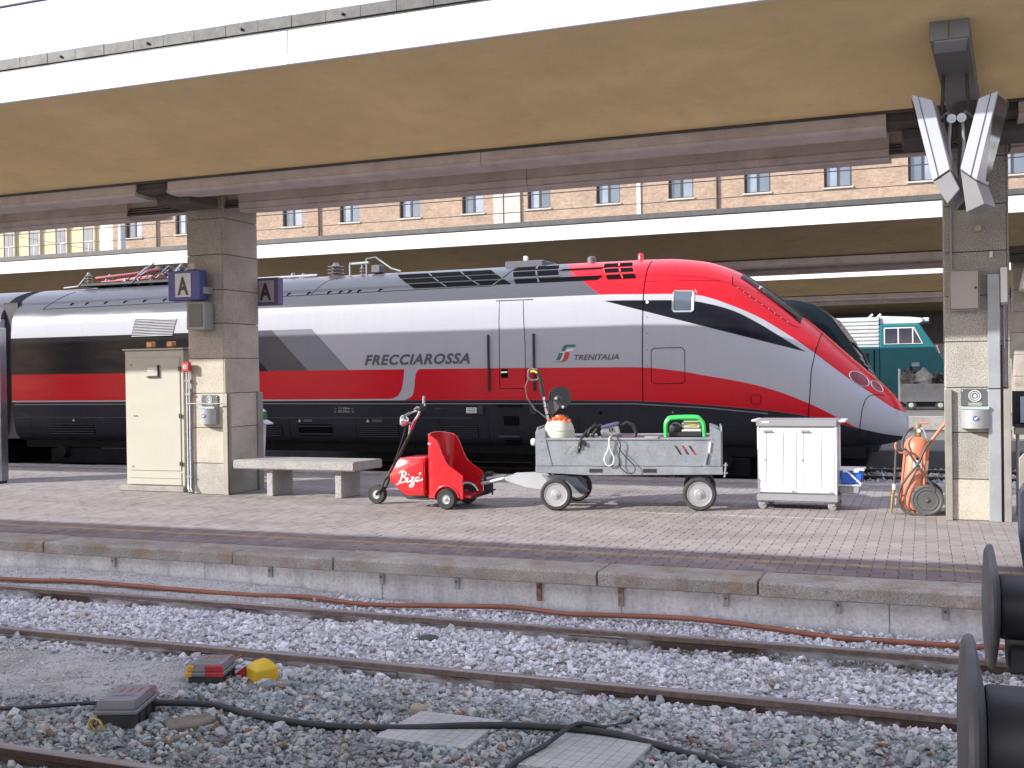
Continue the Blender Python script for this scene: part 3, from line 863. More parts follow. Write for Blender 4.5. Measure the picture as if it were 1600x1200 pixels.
for k in range(len(zs) - 1):
    a, b = zs[k], zs[k + 1]
    MB().tube([(.30 if k % 2 else .56, a[0], a[1] - .03), (.56 if k % 2 else .30, b[0], b[1] - .03)], .012, 6).build('lattice_bar', M_latt, lb)
for x in (.29, .57): MB().tube([(x, a, b - .02) for a, b in zs], .016, 6).build('chord', M_latt, lb, smooth=50)

# ---------------------------------------------------------------- pair of tilted display monitors
M_mon = mat('monitor_grey', (.50, .52, .56), .32, .1, var=.05, dirt=.08)
M_mond = mat('monitor_under_shaded', (.26, .255, .26), .5, .1, var=.08)  # darker than the housing: shade of the downward faces is in the colour
M_glass = mat('screen_glass', (.012, .013, .016), .06, 0., var=.05, spec=.4)
def monitor(s, label, near, low, off, n_scr):
    """tilted box: near outline (x, z) at Y 11.7, far outline shifted by off at Y 12.45, and a darker lower housing"""
    t = thing('display_monitor', label, 'display monitor', (near[0][0], 12.0, near[0][1] - .5), 'pair of tilted display monitors')
    def two(poly, y0=10.7, y1=11.4):
        n = len(poly)
        vs = [(x, y0, z) for x, z in poly] + [(x + off[0], y1, z + off[1]) for x, z in poly]
        return MB().add(vs, [tuple(range(n)), tuple(range(2 * n - 1, n - 1, -1))] + [(i, i + n, (i + 1) % n + n, (i + 1) % n) for i in range(n)])
    two(near).build('housing', M_mon, t, bevel=.006)
    two(low, 10.715, 11.38).build('lower_housing', M_mond, t, bevel=.006)
    a, b_ = [Vector((near[k][0], 10.697, near[k][1])) for k in (0, 3)]; c, d = [Vector((near[k][0], 10.697, near[k][1])) for k in (1, 2)]
    f = .32 if s < 0 else .62
    p, q = a.lerp(c, f), b_.lerp(d, f)
    MB().tube([tuple(p), tuple(q)], .004, 4).build('seam', M_blackp, t)
    e = [(near[i][0], near[i][1]) for i in n_scr]
    dx = .004 * s
    sc = [(e[0][0] + dx, 10.74, e[0][1] - .03), (e[0][0] + off[0] + dx, 11.36, e[0][1] + off[1] - .03), (e[1][0] + off[0] + dx, 11.36, e[1][1] + off[1] + .03), (e[1][0] + dx, 10.74, e[1][1] + .03)]
    MB().add(sc, [(0, 1, 2, 3)]).build('screen', M_glass, t)
    xi = near[1][0] if s < 0 else near[0][0]; zi = near[0][1]
    MB().tube([(.30 + s * .15, 11.0, 4.10), (.30 + s * .08, 10.9, 4.14), (.30 + s * .045, 10.8, 4.06)], .011, 6).build('stay', M_steel, t, smooth=50)
    MB().lathe([(.041, 0), (.041, .03), (.015, .031), (.015, .04)], (.30 + s * .043, 10.8, 4.055), (0, -1, 0), 18).build('clamp_disc', mat('disc_pale', (.5, .52, .58), .4, .2), t, smooth=40)
    MB().tube([(.30 + s * .05, 10.82, 4.05), (.30 + s * .065, 10.9, 3.85), (.30 + s * .03, 11.0, 3.50)], .014, 6).build('strap', M_steel, t, smooth=50)
    MB().tube([(.30 + s * .02, 11.3, 3.55), (.36 + s * .03, 12.2, 3.65), (.42, 13.34, 3.75)], .03, 8).build('arm', M_latt, t, smooth=50)
    MB().tube([(.30 + s * .12, 11.1, 4.1), (.30 + s * .1, 11.2, 4.62)], .018, 6).build('hanger', M_latt, t, smooth=50)
    MB().box(.30 + s * .09, .30 + s * .14, 11.1, 11.2, 3.54, 3.63).build('lug', M_white, t, bevel=.004)
    return t
monitor(-1, 'tilted grey display monitor leaning left over the right pillar', [(-.09, 4.30), (.095, 4.225), (.24, 3.575), (.09, 3.48)], [(.094, 3.472), (.241, 3.566), (.32, 3.39), (.215, 3.26)], (.09, .02), (0, 3))
monitor(1, 'tilted grey display monitor leaning right with glossy screen towards us', [(.485, 4.20), (.65, 4.255), (.465, 3.455), (.325, 3.57)], [(.328, 3.562), (.466, 3.446), (.53, 3.24), (.375, 3.17)], (.13, .05), (1, 2))
# the same pair far off on the second platform
fm = thing('display_monitor', 'small bright monitor seen past the right edge on the second platform', 'display monitor', (2.35, 27.8, 3.6))
MB().prism([(2.1, 3.55), (2.45, 3.45), (2.62, 4.35), (2.3, 4.45)], 'y', 27.4, 28.2).build('housing', M_white, fm, bevel=.02)

# ================================================================ BUILDINGS BEHIND
def brick_mat():
    m, nt, b = _new('tan_brick'); n = N(nt); p = n.pos()
    tx = n.node('ShaderNodeTexBrick')
    pp = n.node('ShaderNodeCombineXYZ'); s = n.xyz(p)
    n.put(pp.inputs[0], s[0]); n.put(pp.inputs[1], s[2])
    n.put(tx.inputs['Vector'], pp.outputs[0])
    tx.inputs['Scale'].default_value = 1.
    tx.inputs['Brick Width'].default_value = .27; tx.inputs['Row Height'].default_value = .085
    tx.inputs['Mortar Size'].default_value = .008
    n.put(tx.inputs['Color1'], (.31, .212, .150)); n.put(tx.inputs['Color2'], (.395, .29, .21)); n.put(tx.inputs['Mortar'], (.31, .26, .21))
    c = n.mix(1., tx.outputs[0], n.ramp(n.noise(p, .7, 6, .65), [(.3, .82), (.7, 1.1)]), 'MULTIPLY')
    c = n.mix(1., c, n.ramp(n.noise(p, 5, 4, .7), [(.3, .8), (.7, 1.14)]), 'MULTIPLY')
    n.put(b.inputs['Base Color'], c); b.inputs['Roughness'].default_value = .9
    n.put(b.inputs['Normal'], n.bump(tx.outputs['Fac'], -.4, .02))
    return m
M_brick = brick_mat()
M_winf = mat('window_frame_brown', (.045, .032, .03), .6)
M_sill = mat('pale_sill', (.42, .40, .37), .7, dirt=.2)
M_pane = mat('window_glass', (.10, .13, .17), .08, 0., var=.3, scale=.4, coat=.6, spec=.8)
M_blind = mat('window_blind', (.22, .27, .34), .35, var=.3, scale=.5, coat=.4)
bk = thing('brick_building', 'long tan brick office block with paired sash windows above the second canopy', 'building', (-18, 60, 0))
BX0, BX1 = -52.6, 14
MB().box(BX0, BX1, 60, 72, 0, 10.2).build('lower_wall', M_brick, bk)
ww, wz0, wz1 = 1.42, 11.5, 13.6
cxs = [-38.1 + 4.235 * k for k in range(-3, 12)]
wins = [c for c in cxs if BX0 + 1 < c < BX1 - 1]
# wall between and above the openings, butted together
x = BX0
for c in wins:
    MB().box(x, c - ww / 2, 60, 60.5, 10.2, 16).build('wall_pier', M_brick, bk)
    MB().box(c - ww / 2, c + ww / 2, 60, 60.5, 10.2, wz0).build('wall_apron', M_brick, bk)
    MB().box(c - ww / 2, c + ww / 2, 60, 60.5, wz1, 16).build('wall_head', M_brick, bk)
    x = c + ww / 2
MB().box(x, BX1, 60, 60.5, 10.2, 16).build('wall_pier', M_brick, bk)
MB().box(BX0, BX1, 60.5, 72, 16.0, 16.2).build('roof', M_roof, bk)
MB().box(BX0, BX1, 62, 72, 10.2, 15.98).build('rear_mass', M_brick, bk)
for i, c in enumerate(wins):
    f = MB()
    for a, b, z0, z1 in ((c - ww / 2, c - ww / 2 + .13, wz0, wz1), (c + ww / 2 - .09, c + ww / 2, wz0, wz1), (c - .06, c + .06, wz0, wz1)):
        f.box(a, b, 60.2, 60.3, z0, z1)
    f.box(c - ww / 2 + .13, c - .06, 60.21, 60.29, wz0, wz0 + .08); f.box(c + .06, c + ww / 2 - .09, 60.21, 60.29, wz0, wz0 + .08)
    fo = f.build('window', M_winf, bk)
    MB().box(c - ww / 2 + .13, c - .06, 60.24, 60.26, wz0 + .08, wz1).build('pane', M_blind if (i * 7) % 3 else M_pane, fo)
    MB().box(c + .06, c + ww / 2 - .09, 60.24, 60.26, wz0 + .08, wz1).build('pane', M_pane if (i * 5) % 3 else M_blind, fo)
    MB().box(c - ww / 2 - .08, c + ww / 2 + .08, 59.9, 60.06, wz0 - .1, wz0 - .01).build('sill', M_sill, fo)
    if i % 3 == 0:
        MB().lathe([(.06, 0), (.06, 5)], (c + 2.05, 59.9, 10.3), n=10).build('downpipe', M_winf, bk, smooth=60)
for x in (-15.2, ):
    MB().box(x, x + .2, 59.9, 60, 10.2, 16).build('downpipe', M_white, bk)
MB().box(-24.0, -22.3, 59.86, 60, 10.2, 15.9).build('pale_pilaster', M_sill, bk)
M_dark = mat('shaded_arcade', (.05, .045, .04), .9, var=.2)  # near-black tone stands for deep shade
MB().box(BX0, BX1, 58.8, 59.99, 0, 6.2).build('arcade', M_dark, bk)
# pale corner building at the left
M_yel = mat('cream_render', (.50, .425, .27), .85, var=.05, dirt=.12, streak=True)
M_csur = mat('stone_surround', (.46, .40, .31), .8, var=.1, dirt=.2)
M_cor = mat('white_corner', (.72, .71, .70), .8, var=.05)
pb = thing('cream_building', 'cream rendered building with ornate white window surrounds at the left', 'building', (-62, 61, 0))
MB().box(-80, -54.3, 61, 72, 0, 16).build('wall', M_yel, pb)
MB().box(-54.28, -52.62, 60.7, 72, 0, 16).build('corner_pier', M_cor, pb)
for c in (-73.1, -69.7, -66.3, -62.9, -60.5, -58.0, -55.5):
    f = MB().box(c - .44, c + .44, 60.86, 60.99, 10.2, 12.75).build('window', M_csur, pb)
    for s in (-1, 1):
        MB().box(c + (s * .20) - .16, c + (s * .20) + .16, 60.84, 60.858, 10.3, 12.6).build('pane', M_pane, f)
        MB().box(c + s * .52 - .06, c + s * .52 + .06, 60.80, 60.998, 10.2, 12.75).build('surround', M_csur, f)
    MB().prism([(c - .66, 12.78), (c + .66, 12.78), (c + .6, 12.95), (c + .2, 13.02), (c, 13.2), (c - .2, 13.02), (c - .6, 12.95)], 'y', 60.72, 60.998).build('lintel', M_csur, f)
    MB().box(c - .4, c + .4, 60.82, 60.838, 11.55, 11.63).build('transom', M_cor, f)
    MB().box(c - .025, c + .025, 60.82, 60.838, 10.2, 11.54).build('mullion', M_cor, f)
# dark backdrop added to stand for the far shade behind the teal locomotive
sh = thing('shade_backdrop', 'dark backdrop painted as shade behind the teal locomotive', 'backdrop', (2, 57, 0))
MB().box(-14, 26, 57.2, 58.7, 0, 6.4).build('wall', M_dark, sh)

# ---------------------------------------------------------------- overhead wires and poles
M_wire = mat('wire', (.05, .05, .055), .6)
def wire(p, q, r, label, sag=.0, n=7):
    pts = []
    for k in range(n):
        t = k / (n - 1); P = Vector(p).lerp(Vector(q), t); P.z -= sag * 4 * t * (1 - t); pts.append(P)
    return tag(MB().tube(pts, r, 5).build('overhead_wire', M_wire, smooth=60), label, 'wire', 'overhead line wires')
wire((-60, 12.2, 9.05), (20, 12.2, 9.05), .030, 'upper of the twin overhead wires crossing the sky at the top left')
wire((-60, 12.2, 8.97), (20, 12.2, 8.97), .030, 'lower of the twin overhead wires crossing the sky at the top left')
wire((-60, 12.6, 7.45), (20, 12.6, 7.45), .022, 'thin single overhead wire low in the sky at the top left')
wire((-80, 22.5, 5.72), (30, 22.5, 5.72), .012, 'contact wire above the trains in front of the brick windows')
wire((-80, 34.5, 7.4), (30, 34.5, 7.2), .014, 'highest wire crossing in front of the brick building')
wire((-80, 36.8, 6.3), (30, 36.8, 6.3), .014, 'wire just above the edge of the second canopy')
wire((-37, 35, 8.1), (-28, 33, 6.4), .012, 'slanting stay wire left of the granite pillar')
wire((-37, 35, 8.1), (-46, 33, 6.2), .012, 'slanting stay wire beside the cream building')
M_pole = mat('pole_grey', (.42, .43, .45), .5, .3)
tag(MB().tube([(-30.4, 35.2, -.4), (-30.4, 35.2, 8.0)], .14, 10).build('wire_pole', M_pole, smooth=60), 'pale grey wire pole in front of the brick building at the left', 'pole')
sg = thing('signal_mast', 'white signal mast with insulators at the far right edge', 'mast', (4.3, 36, 0))
MB().tube([(4.3, 36, -.4), (4.3, 36, 8.2)], .12, 10).build('post', M_white, sg, smooth=60)
for z in (6.3, 6.8, 7.3): MB().tube([(4.1, 36, z), (5.2, 36, z)], .05, 8).build('arm', M_white, sg, smooth=60)

# ================================================================ RED HIGH SPEED TRAIN
def curve(n, val, xs, ys, xr, yr, lin=False):
    nd = n.node('ShaderNodeFloatCurve')
    cm = nd.mapping; c = cm.curves[0]
    pts = [((x - xr[0]) / (xr[1] - xr[0]), (y - yr[0]) / (yr[1] - yr[0])) for x, y in zip(xs, ys)]
    while len(c.points) < len(pts): c.points.new(.5, .5)
    for p, q in zip(c.points, pts):
        p.location = q
        p.handle_type = 'VECTOR' if lin else 'AUTO_CLAMPED'
    cm.update()
    n.put(nd.inputs['Value'], n.math('DIVIDE', n.math('SUBTRACT', val, xr[0]), xr[1] - xr[0]))
    return n.math('ADD', n.math('MULTIPLY', nd.outputs[0], yr[1] - yr[0]), yr[0])

def livery():
    m, nt, b = _new('train_livery'); n = N(nt)
    p = n.pos(); x, y, z = n.xyz(p)
    XR = (-18.5, 0.); ZR = (0., 4.)
    zl = curve(n, x, [-18.5, -9, -4.5, -3.42, -2.39, -1.75, -1.31, -1.05, -.49, 0], [1.29, 1.29, 1.26, 1.19, 1.09, .99, .87, .80, .66, .58], XR, ZR)
    zr = curve(n, x, [-18.5, -5, -4.49, -3.84, -3.41, -2.9, -2.39, -1.77, -1.34, -1.12, -.9, 0], [1.88, 1.84, 1.83, 1.76, 1.68, 1.585, 1.455, 1.21, .98, .85, .74, .5], XR, ZR)
    zu = curve(n, x, [-18.5, -5.2, -4.44, -3.56, -3.42, -3.01, -2.61, -2.2, -1.81, -1.41, -1.12, -.85, -.63, -.44, 0], [3.09, 3.09, 3.07, 3.03, 3.0, 2.85, 2.665, 2.41, 2.125, 1.80, 1.57, 1.38, 1.21, 1.08, .9], XR, ZR)
    zk = curve(n, x, [-18.5, -5.1, -4.43, -3.57, -3.42, -3.01, -2.6, -2.2, -1.8, 0], [2.98, 2.98, 2.965, 2.92, 2.89, 2.77, 2.56, 2.30, 2.04, 1.], XR, ZR)
    AND = lambda *a: a[0] if len(a) == 1 else n.math('MULTIPLY', a[0], AND(*a[1:]))
    NOT = lambda a: n.math('SUBTRACT', 1., a)
    near = NOT(n.step(y, 19.2, .01))
    silver = (.41, .42, .455); red = (.56, .013, .024); black = (.010, .011, .016); roof = (.088, .092, .106)
    c = n.mix(0., silver, silver)
    # window band fading out in slanted bars
    u = n.math('ADD', x, n.math('SUBTRACT', z, 2.65))
    band = AND(n.step(z, 1.86, .004), NOT(n.step(z, 2.66, .004)))
    c = n.mix(AND(band, NOT(n.step(u, -10.88))), c, (.19, .20, .225))
    c = n.mix(AND(band, NOT(n.step(u, -11.77))), c, (.075, .078, .092))
    c = n.mix(AND(band, NOT(n.step(u, -12.66))), c, black)
    # red stripe with the silver swoosh
    stripe = AND(n.step(z, zl), NOT(n.step(z, zr)))
    el = curve(n, z, [1.2, 1.30, 1.36, 1.45, 1.6, 1.9], [-9.5, -9.27, -9.10, -9.02, -8.97, -8.93], (1.2, 1.9), (-10, -8))
    er = curve(n, z, [1.2, 1.30, 1.36, 1.5, 1.7, 1.80, 1.86, 1.9], [-9.1, -8.92, -8.80, -8.745, -8.72, -8.69, -8.62, -8.5], (1.2, 1.9), (-10, -8))
    sw = AND(n.step(x, el), NOT(n.step(x, er)))
    c = n.mix(AND(stripe, NOT(sw)), c, red)
    c = n.mix(AND(n.step(z, zl), NOT(n.step(z, n.math('ADD', zl, .028))), NOT(n.step(x, -9.1))), c, (.45, .44, .46))
    # black wedge on the cab side
    kl = n.math('ADD', 2.98, n.math('MULTIPLY', n.math('ADD', x, 5.12), -.283))
    c = n.mix(AND(n.step(z, kl), NOT(n.step(z, zk)), n.step(x, -5.12)), c, black)
    # roof and red nose
    top = n.step(z, zu)
    diag = n.step(n.math('ADD', x, n.math('MULTIPLY', n.math('SUBTRACT', z, 3.1), 1.34)), -5.21, .006)
    fade = n.math('MULTIPLY', n.step(x, -5.75, .14), n.step(z, 3.44, .01))
    isred = n.math('MAXIMUM', diag, fade)
    c = n.mix(top, c, roof)
    c = n.mix(AND(top, isred), c, red)
    c = n.mix(NOT(n.step(z, zl)), c, (.026, .028, .038))
    # road film
    f = n.ramp(n.noise(n.vscale(p, (.3, 1, 1.6)), 3.2, 7, .68), [(.38, 0.), (.72, 1.)])
    low = NOT(n.step(z, 1.5, 1.4))
    c = n.mix(n.math('MULTIPLY', f, n.math('ADD', .02, n.math('MULTIPLY', low, .05))), c, (.09, .085, .08))
    st = n.ramp(n.noise(n.vscale(p, (2.2, 1, .12)), 4, 6, .7), [(.5, 0.), (.72, .07)])
    c = n.mix(st, c, (.11, .10, .095))
    n.put(b.inputs['Base Color'], c)
    n.put(b.inputs['Roughness'], n.math('ADD', .18, n.math('MULTIPLY', f, .14)))
    b.inputs['Metallic'].default_value = 0.
    b.inputs['Specular IOR Level'].default_value = .13
    n.put(b.inputs['Normal'], n.bump(n.noise(n.vscale(p, (.35, 1, 1.2)), 2.2, 3, .5), .10, .05))
    return m
M_liv = livery()
M_tdark = mat('train_dark', (.030, .032, .042), .5, var=.2, dirt=.2, dirtcol=(.04, .038, .035), spec=.3)
M_tgrey = mat('train_roof_grey', (.09, .094, .108), .45, var=.08, dirt=.25, dirtcol=(.10, .09, .085))
M_seam = mat('panel_gap', (.008, .008, .009), .9, spec=.02)
M_tred = mat('train_red', (.52, .018, .024), .32, var=.05, dirt=.1, coat=.3)
M_under = mat('underframe_black', (.009, .009, .010), .85, var=.3, spec=.15)
M_bright = mat('bright_metal', (.62, .62, .64), .25, .9, var=.05)
M_letter = mat('letter_grey', (.07, .072, .085), .45)
M_lgreen = mat('letter_green', (.03, .13, .13), .45)
M_lred = mat('letter_red', (.5, .03, .035), .45)
M_print = mat('small_print', (.45, .45, .46), .6)

tr = thing('high_speed_train', 'red silver and black high speed train power car standing at the platform', 'train', (-9, 19.2, -.3))
def body_rows(xs):
    rows = []
    for x in xs:
        zb, zt = float(T_zb(x)), float(T_zt(x))
        h = T_w(x) * _yn(ZN, x)
        zz = zb + ZN * (zt - zb)
        r = [(x, TYC - a, c) for a, c in zip(h, zz)] + [(x, TYC + a, c) for a, c in zip(h[::-1], zz[::-1])][1:]
        rows.append([tuple(map(float, q)) for q in r])
    return rows
xs = list(np.linspace(TX0, -5, 28)) + list(np.linspace(-4.9, -1.2, 48)) + list(np.linspace(-1.15, -.42, 18)) + [-.39, -.36, -.335, -.31, -.29, -.275, -.262, -.253]
mb = MB().grid(body_rows(xs))
k = len(ZN) * 2 - 1
mb.f.append(tuple(range(k))); mb.f.append(tuple(range((len(xs) - 1) * k, len(xs) * k))[::-1])
mb.build('body', M_liv, tr, smooth=38)

def seam(pts, r=.007, name='panel_gap', m=None, dense=10, close=False):
    q = []
    pp = pts + ([pts[0]] if close else [])
    for (x0, z0), (x1, z1) in zip(pp[:-1], pp[1:]):
        for k in range(dense): q.append(t_pt(x0 + (x1 - x0) * k / dense, z0 + (z1 - z0) * k / dense, .001))
    q.append(t_pt(*pp[-1], .001))
    return MB().tube(q, r, 5).build(name, m or M_seam, tr)
def patch(name, m, c, off=.004, nx=8, nz=4, parent=None, thick=.0):
    """four-cornered plate (x,z corners: bottom-left, bottom-right, top-right, top-left) bent to the skin"""
    rows = []
    for j in range(nz + 1):
        v = j / nz; r = []
        for i in range(nx + 1):
            u = i / nx
            x = (1 - v) * ((1 - u) * c[0][0] + u * c[1][0]) + v * ((1 - u) * c[3][0] + u * c[2][0])
            z = (1 - v) * ((1 - u) * c[0][1] + u * c[1][1]) + v * ((1 - u) * c[3][1] + u * c[2][1])
            r.append(t_pt(x, z, off))
        rows.append(r)
    mb = MB().grid(rows)
    if thick:
        back = [[t_pt(*_inv(c, i / nx, j / nz), off - thick) for i in range(nx + 1)] for j in range(nz + 1)]
        o = len(mb.v); mb.grid(back); w_ = nx + 1
        for i in range(nx):
            mb.f.append((i, i + 1, o + i + 1, o + i)); a = nz * w_
            mb.f.append((a + i, o + a + i, o + a + i + 1, a + i + 1))
        for j in range(nz):
            mb.f.append((j * w_, o + j * w_, o + (j + 1) * w_, (j + 1) * w_)); a = nx
            mb.f.append((j * w_ + a, (j + 1) * w_ + a, o + (j + 1) * w_ + a, o + j * w_ + a))
    return mb.build(name, m, parent or tr, smooth=40)
def _inv(c, u, v):
    return ((1 - v) * ((1 - u) * c[0][0] + u * c[1][0]) + v * ((1 - u) * c[3][0] + u * c[2][0]),
            (1 - v) * ((1 - u) * c[0][1] + u * c[1][1]) + v * ((1 - u) * c[3][1] + u * c[2][1]))
def rect(x0, x1, z0, z1): return [(x0, z0), (x1, z0), (x1, z1), (x0, z1)]

# shell joints
seam([(-4.45, 1.26), (-4.45, 2.0), (-4.43, 3.0), (-4.43, 3.4), (-4.45, 3.7)], .008)
seam([(-1.77, .98), (-1.74, 1.31), (-1.72, 1.73), (-1.66, 2.09), (-1.61, 2.35)], .007)
seam([(-.99, .76), (-.95, 1.09), (-.90, 1.25), (-.84, 1.31), (-.74, 1.33), (-.62, 1.31)], .006)
seam([(-4.43, 3.29), (-3.2, 3.27)], .004)
# driver's door, its rails, handle and gutter
d = seam([(-7.05, 3.04), (-7.05, 1.49), (-6.56, 1.49), (-6.56, 2.3), (-6.6, 3.04)], .0055, 'door_outline')
seam([(-7.12, 3.055), (-6.42, 3.055)], .011, 'door_gutter', M_tgrey)
for x in (-7.25, -6.39):
    q = [t_pt(x, z, .03) for z in np.linspace(1.44, 2.45, 9)]
    h = MB().tube(q, .022, 8).build('handrail', M_black, tr, smooth=60)
    for z in (1.46, 2.43): MB().tube([t_pt(x, z, .0), t_pt(x, z, .03)], .014, 6).build('stud', M_black, h)
pk = patch('door_handle', M_seam, rect(-7.02, -6.89, 1.68, 1.84), .004, 3, 2)
MB().box(-7.015, -6.895, 17.745, 17.76, 1.77, 1.795).build('lever', M_bright, pk)
# square hatch on the cab side and the small nose hatch
for r_ in (rect(-4.30, -3.73, 1.55, 2.15), rect(-2.66, -2.5, 1.2, 1.35)):
    x0, x1, z0, z1 = r_[0][0], r_[1][0], r_[0][1], r_[2][1]; q = .05 if x1 - x0 > .3 else .03
    seam([(x0, z0 + q), (x0, z1 - q), (x0 + q, z1), (x1 - q, z1), (x1, z1 - q), (x1, z0 + q), (x1 - q, z0), (x0 + q, z0)], .0055, 'hatch_outline', dense=4, close=True)
# side window
fr = seam([(-3.925, 2.78), (-3.925, 3.08), (-3.90, 3.105), (-3.62, 3.095), (-3.595, 3.07), (-3.595, 2.77), (-3.62, 2.745), (-3.90, 2.75)], .020, 'window_frame', M_bright, dense=4, close=True)
patch('pane', M_pane, [(-3.92, 2.75), (-3.60, 2.75), (-3.60, 3.09), (-3.92, 3.10)], .006, 4, 4, fr)
seam([(-3.98, 3.06), (-3.95, 3.14), (-3.88, 3.16), (-3.63, 3.15), (-3.57, 3.12), (-3.54, 3.06)], .007, 'window_gutter', M_tred, dense=4)
# windscreen: a dark pane over the crown of the nose
def crown(x0, x1, s0, s1, off, name, m, parent=None, n=14):
    rows = []
    for i in range(n + 1):
        x = x0 + (x1 - x0) * i / n; smax = s0 + (s1 - s0) * i / n; r = []
        for j in range(-8, 9):
            s = smax * j / 8
            z = t_top(x, abs(s)); dz = (t_top(x + .01, abs(s)) - t_top(x - .01, abs(s))) / .02
            ds = (t_top(x, abs(s) + .01) - t_top(x, max(0, abs(s) - .01))) / .02 * (1 if s >= 0 else -1)
            nn = Vector((-dz, -ds, 1)).normalized()
            r.append((x + nn.x * off, TYC + s + nn.y * off, z + nn.z * off))
        rows.append(r)
    return MB().grid(rows).build(name, m, parent or tr, smooth=40)
ws = crown(-2.92, -1.93, .60, .66, .012, 'windscreen', mat('windscreen_dark', (.012, .012, .015), .22, spec=.02))
MB().tube([(-2.60, 18.62, t_top(-2.60, .58) + .045), (-2.45, 18.56, t_top(-2.45, .62) + .05), (-1.98, 18.62, t_top(-1.98, .58) + .03)], .014, 6).build('wiper', M_blackp, ws, smooth=60)
MB().lathe([(.03, 0), (.03, .05)], (-2.6, 18.6, t_top(-2.6, .58) + .02), (.5, -.3, .8), 8).build('wiper_pivot', M_bright, ws)
seam([(-3.04, 3.36), (-3.0, 3.2), (-2.85, 3.1), (-2.06, 2.5), (-1.95, 2.45)], .005)
for k in range(9):
    x = -2.92 + k * .1; z = 3.17 - (k * .1) * .74
    MB().lathe([(.011, 0), (.009, .008)], t_pt(x, z - .03, 0), Vector(t_pt(x, z - .03, 1.)) - Vector(t_pt(x, z - .03, 0.)), 8).build('screw', M_bright, tr)
# headlamps: dark ovals with a silver rim
for (cx, cz, a, b_, tl) in ((-1.0, 1.585, .175, .085, -.64), (-.735, 1.455, .12, .05, -.80)):
    def el_(s, t): return (cx + s * a * math.cos(t) * math.cos(tl) - s * b_ * math.sin(t) * math.sin(tl), cz + s * a * math.cos(t) * math.sin(tl) + s * b_ * math.sin(t) * math.cos(tl))
    ring = [el_(1, 2 * math.pi * k / 20) for k in range(20)]
    hl = MB().tube([t_pt(*q, .002) for q in ring + ring[:1]], .010, 6).build('headlight', M_bright, tr, smooth=60)
    rows = [[t_pt(*el_(s, 2 * math.pi * k / 20), .003) for k in range(21)] for s in (.02, .5, 1.)]
    MB().grid(rows).build('lens', mat('lens_red_grey', (.20, .03, .04), .3, var=.2, spec=.2), hl, smooth=50)
for x, z in ((-4.36, 2.93), ): MB().lathe([(.026, 0), (.026, .01)], t_pt(x, z, 0), (0, -1, .1), 12).build('white_spot', M_white, tr)
for z in (2.68, 2.4, 2.12, 1.85): MB().lathe([(.008, 0), (.008, .006)], t_pt(-4.36, z, 0), (0, -1, 0), 8).build('screw', M_seam, tr)
# bead along the skirt, skirt vents, steps, plates
seam([(-18.3, 1.235), (-12, 1.235), (-4.6, 1.21), (-3.4, 1.14), (-2.4, 1.04)], .013, 'skirt_bead', mat('bead_grey', (.13, .135, .15), .4), dense=12)
seam([(-18.3, .965), (-12, .965), (-7.6, .965)], .004, 'skirt_line', mat('line_grey', (.10, .10, .105), .6))
for x in (-17.9, -15.4, -12.2, -11.45, -10.0, -8.25, -7.3, -5.6): seam([(x, .50), (x, .95)], .004)
def vent(x0, x1, z0, z1, n, opening=False):
    v = patch('vent', M_seam, rect(x0, x1, z0, z1), .003, 6, 3)
    for k in range(n):
        z = z0 + (z1 - z0) * (k + .5) / n
        if opening and 0 < k < n - 1: continue
        MB().tube([t_pt(x0 + .01, z, .008), t_pt((x0 + x1) / 2, z, .008), t_pt(x1 - .01, z, .008)], .012, 6).build('slat', M_tdark, v, smooth=60)
vent(-12.1, -11.62, .60, .82, 5); vent(-11.25, -10.5, .62, .84, 3, True); vent(-9.93, -9.1, .60, .83, 6); vent(-8.30, -7.5, .60, .83, 6); vent(-17.4, -16.2, .6, .85, 5)
for x in (-7.42, -6.42): MB().box(x - .06, x + .06, 17.72, 17.765, 1.03, 1.19).build('step_bracket', M_tdark, tr, bevel=.01)
MB().box(-7.1, -6.62, 17.70, 17.764, 1.17, 1.205).build('step', M_seam, tr, bevel=.006)
for z in (.9, .52): patch('step_recess', M_seam, rect(-7.0, -6.7, z - .07, z + .1), .004, 3, 2)
MB().box(-7.06, -6.66, 17.68, 17.75, .62, .66).build('step', M_tdark, tr, bevel=.006)
pl_ = MB().box(-7.70, -7.50, 17.755, 17.762, 1.055, 1.155).build('data_plate', M_white, tr)
for k in range(3): MB().box(-7.68, -7.52, 17.7525, 17.7545, 1.068 + k * .03, 1.078 + k * .03).build('print_line', M_letter, pl_)
for x in (-16.7, -14.9, -11.2, -9.72): MB().prism([(x - .035, .885), (x + .035, .885), (x, .945)], 'y', 17.757 + .025, 17.763 + .025).build('warning_triangle', M_print, tr)
for x in (-11.13, -9.64): patch('small_print', mat('faint_print', (.09, .09, .095), .6), rect(x, x + .2, .89, .935), .0035, 2, 1)
for k, (z, s) in enumerate(((1.145, '-- 11,45m --'), (1.085, '|- 20,25m -|'))):
    text_mb(s, .06, (-10.42, 17.782, z - .018), (1, 0, 0), (0, 0, 1), width=.40, depth=.006).build('dimension_print', M_print, tr, fix=False)['kind'] = 'stuff'
MB().lathe([(.03, 0), (.03, .012)], (-5.2, 17.79, 1.06), (0, -1, 0), 14).build('socket', M_seam, tr)
MB().lathe([(.014, 0), (.014, .012)], (-3.95, 17.81, 1.07), (0, -1, 0), 10).build('indicator', M_print, tr)
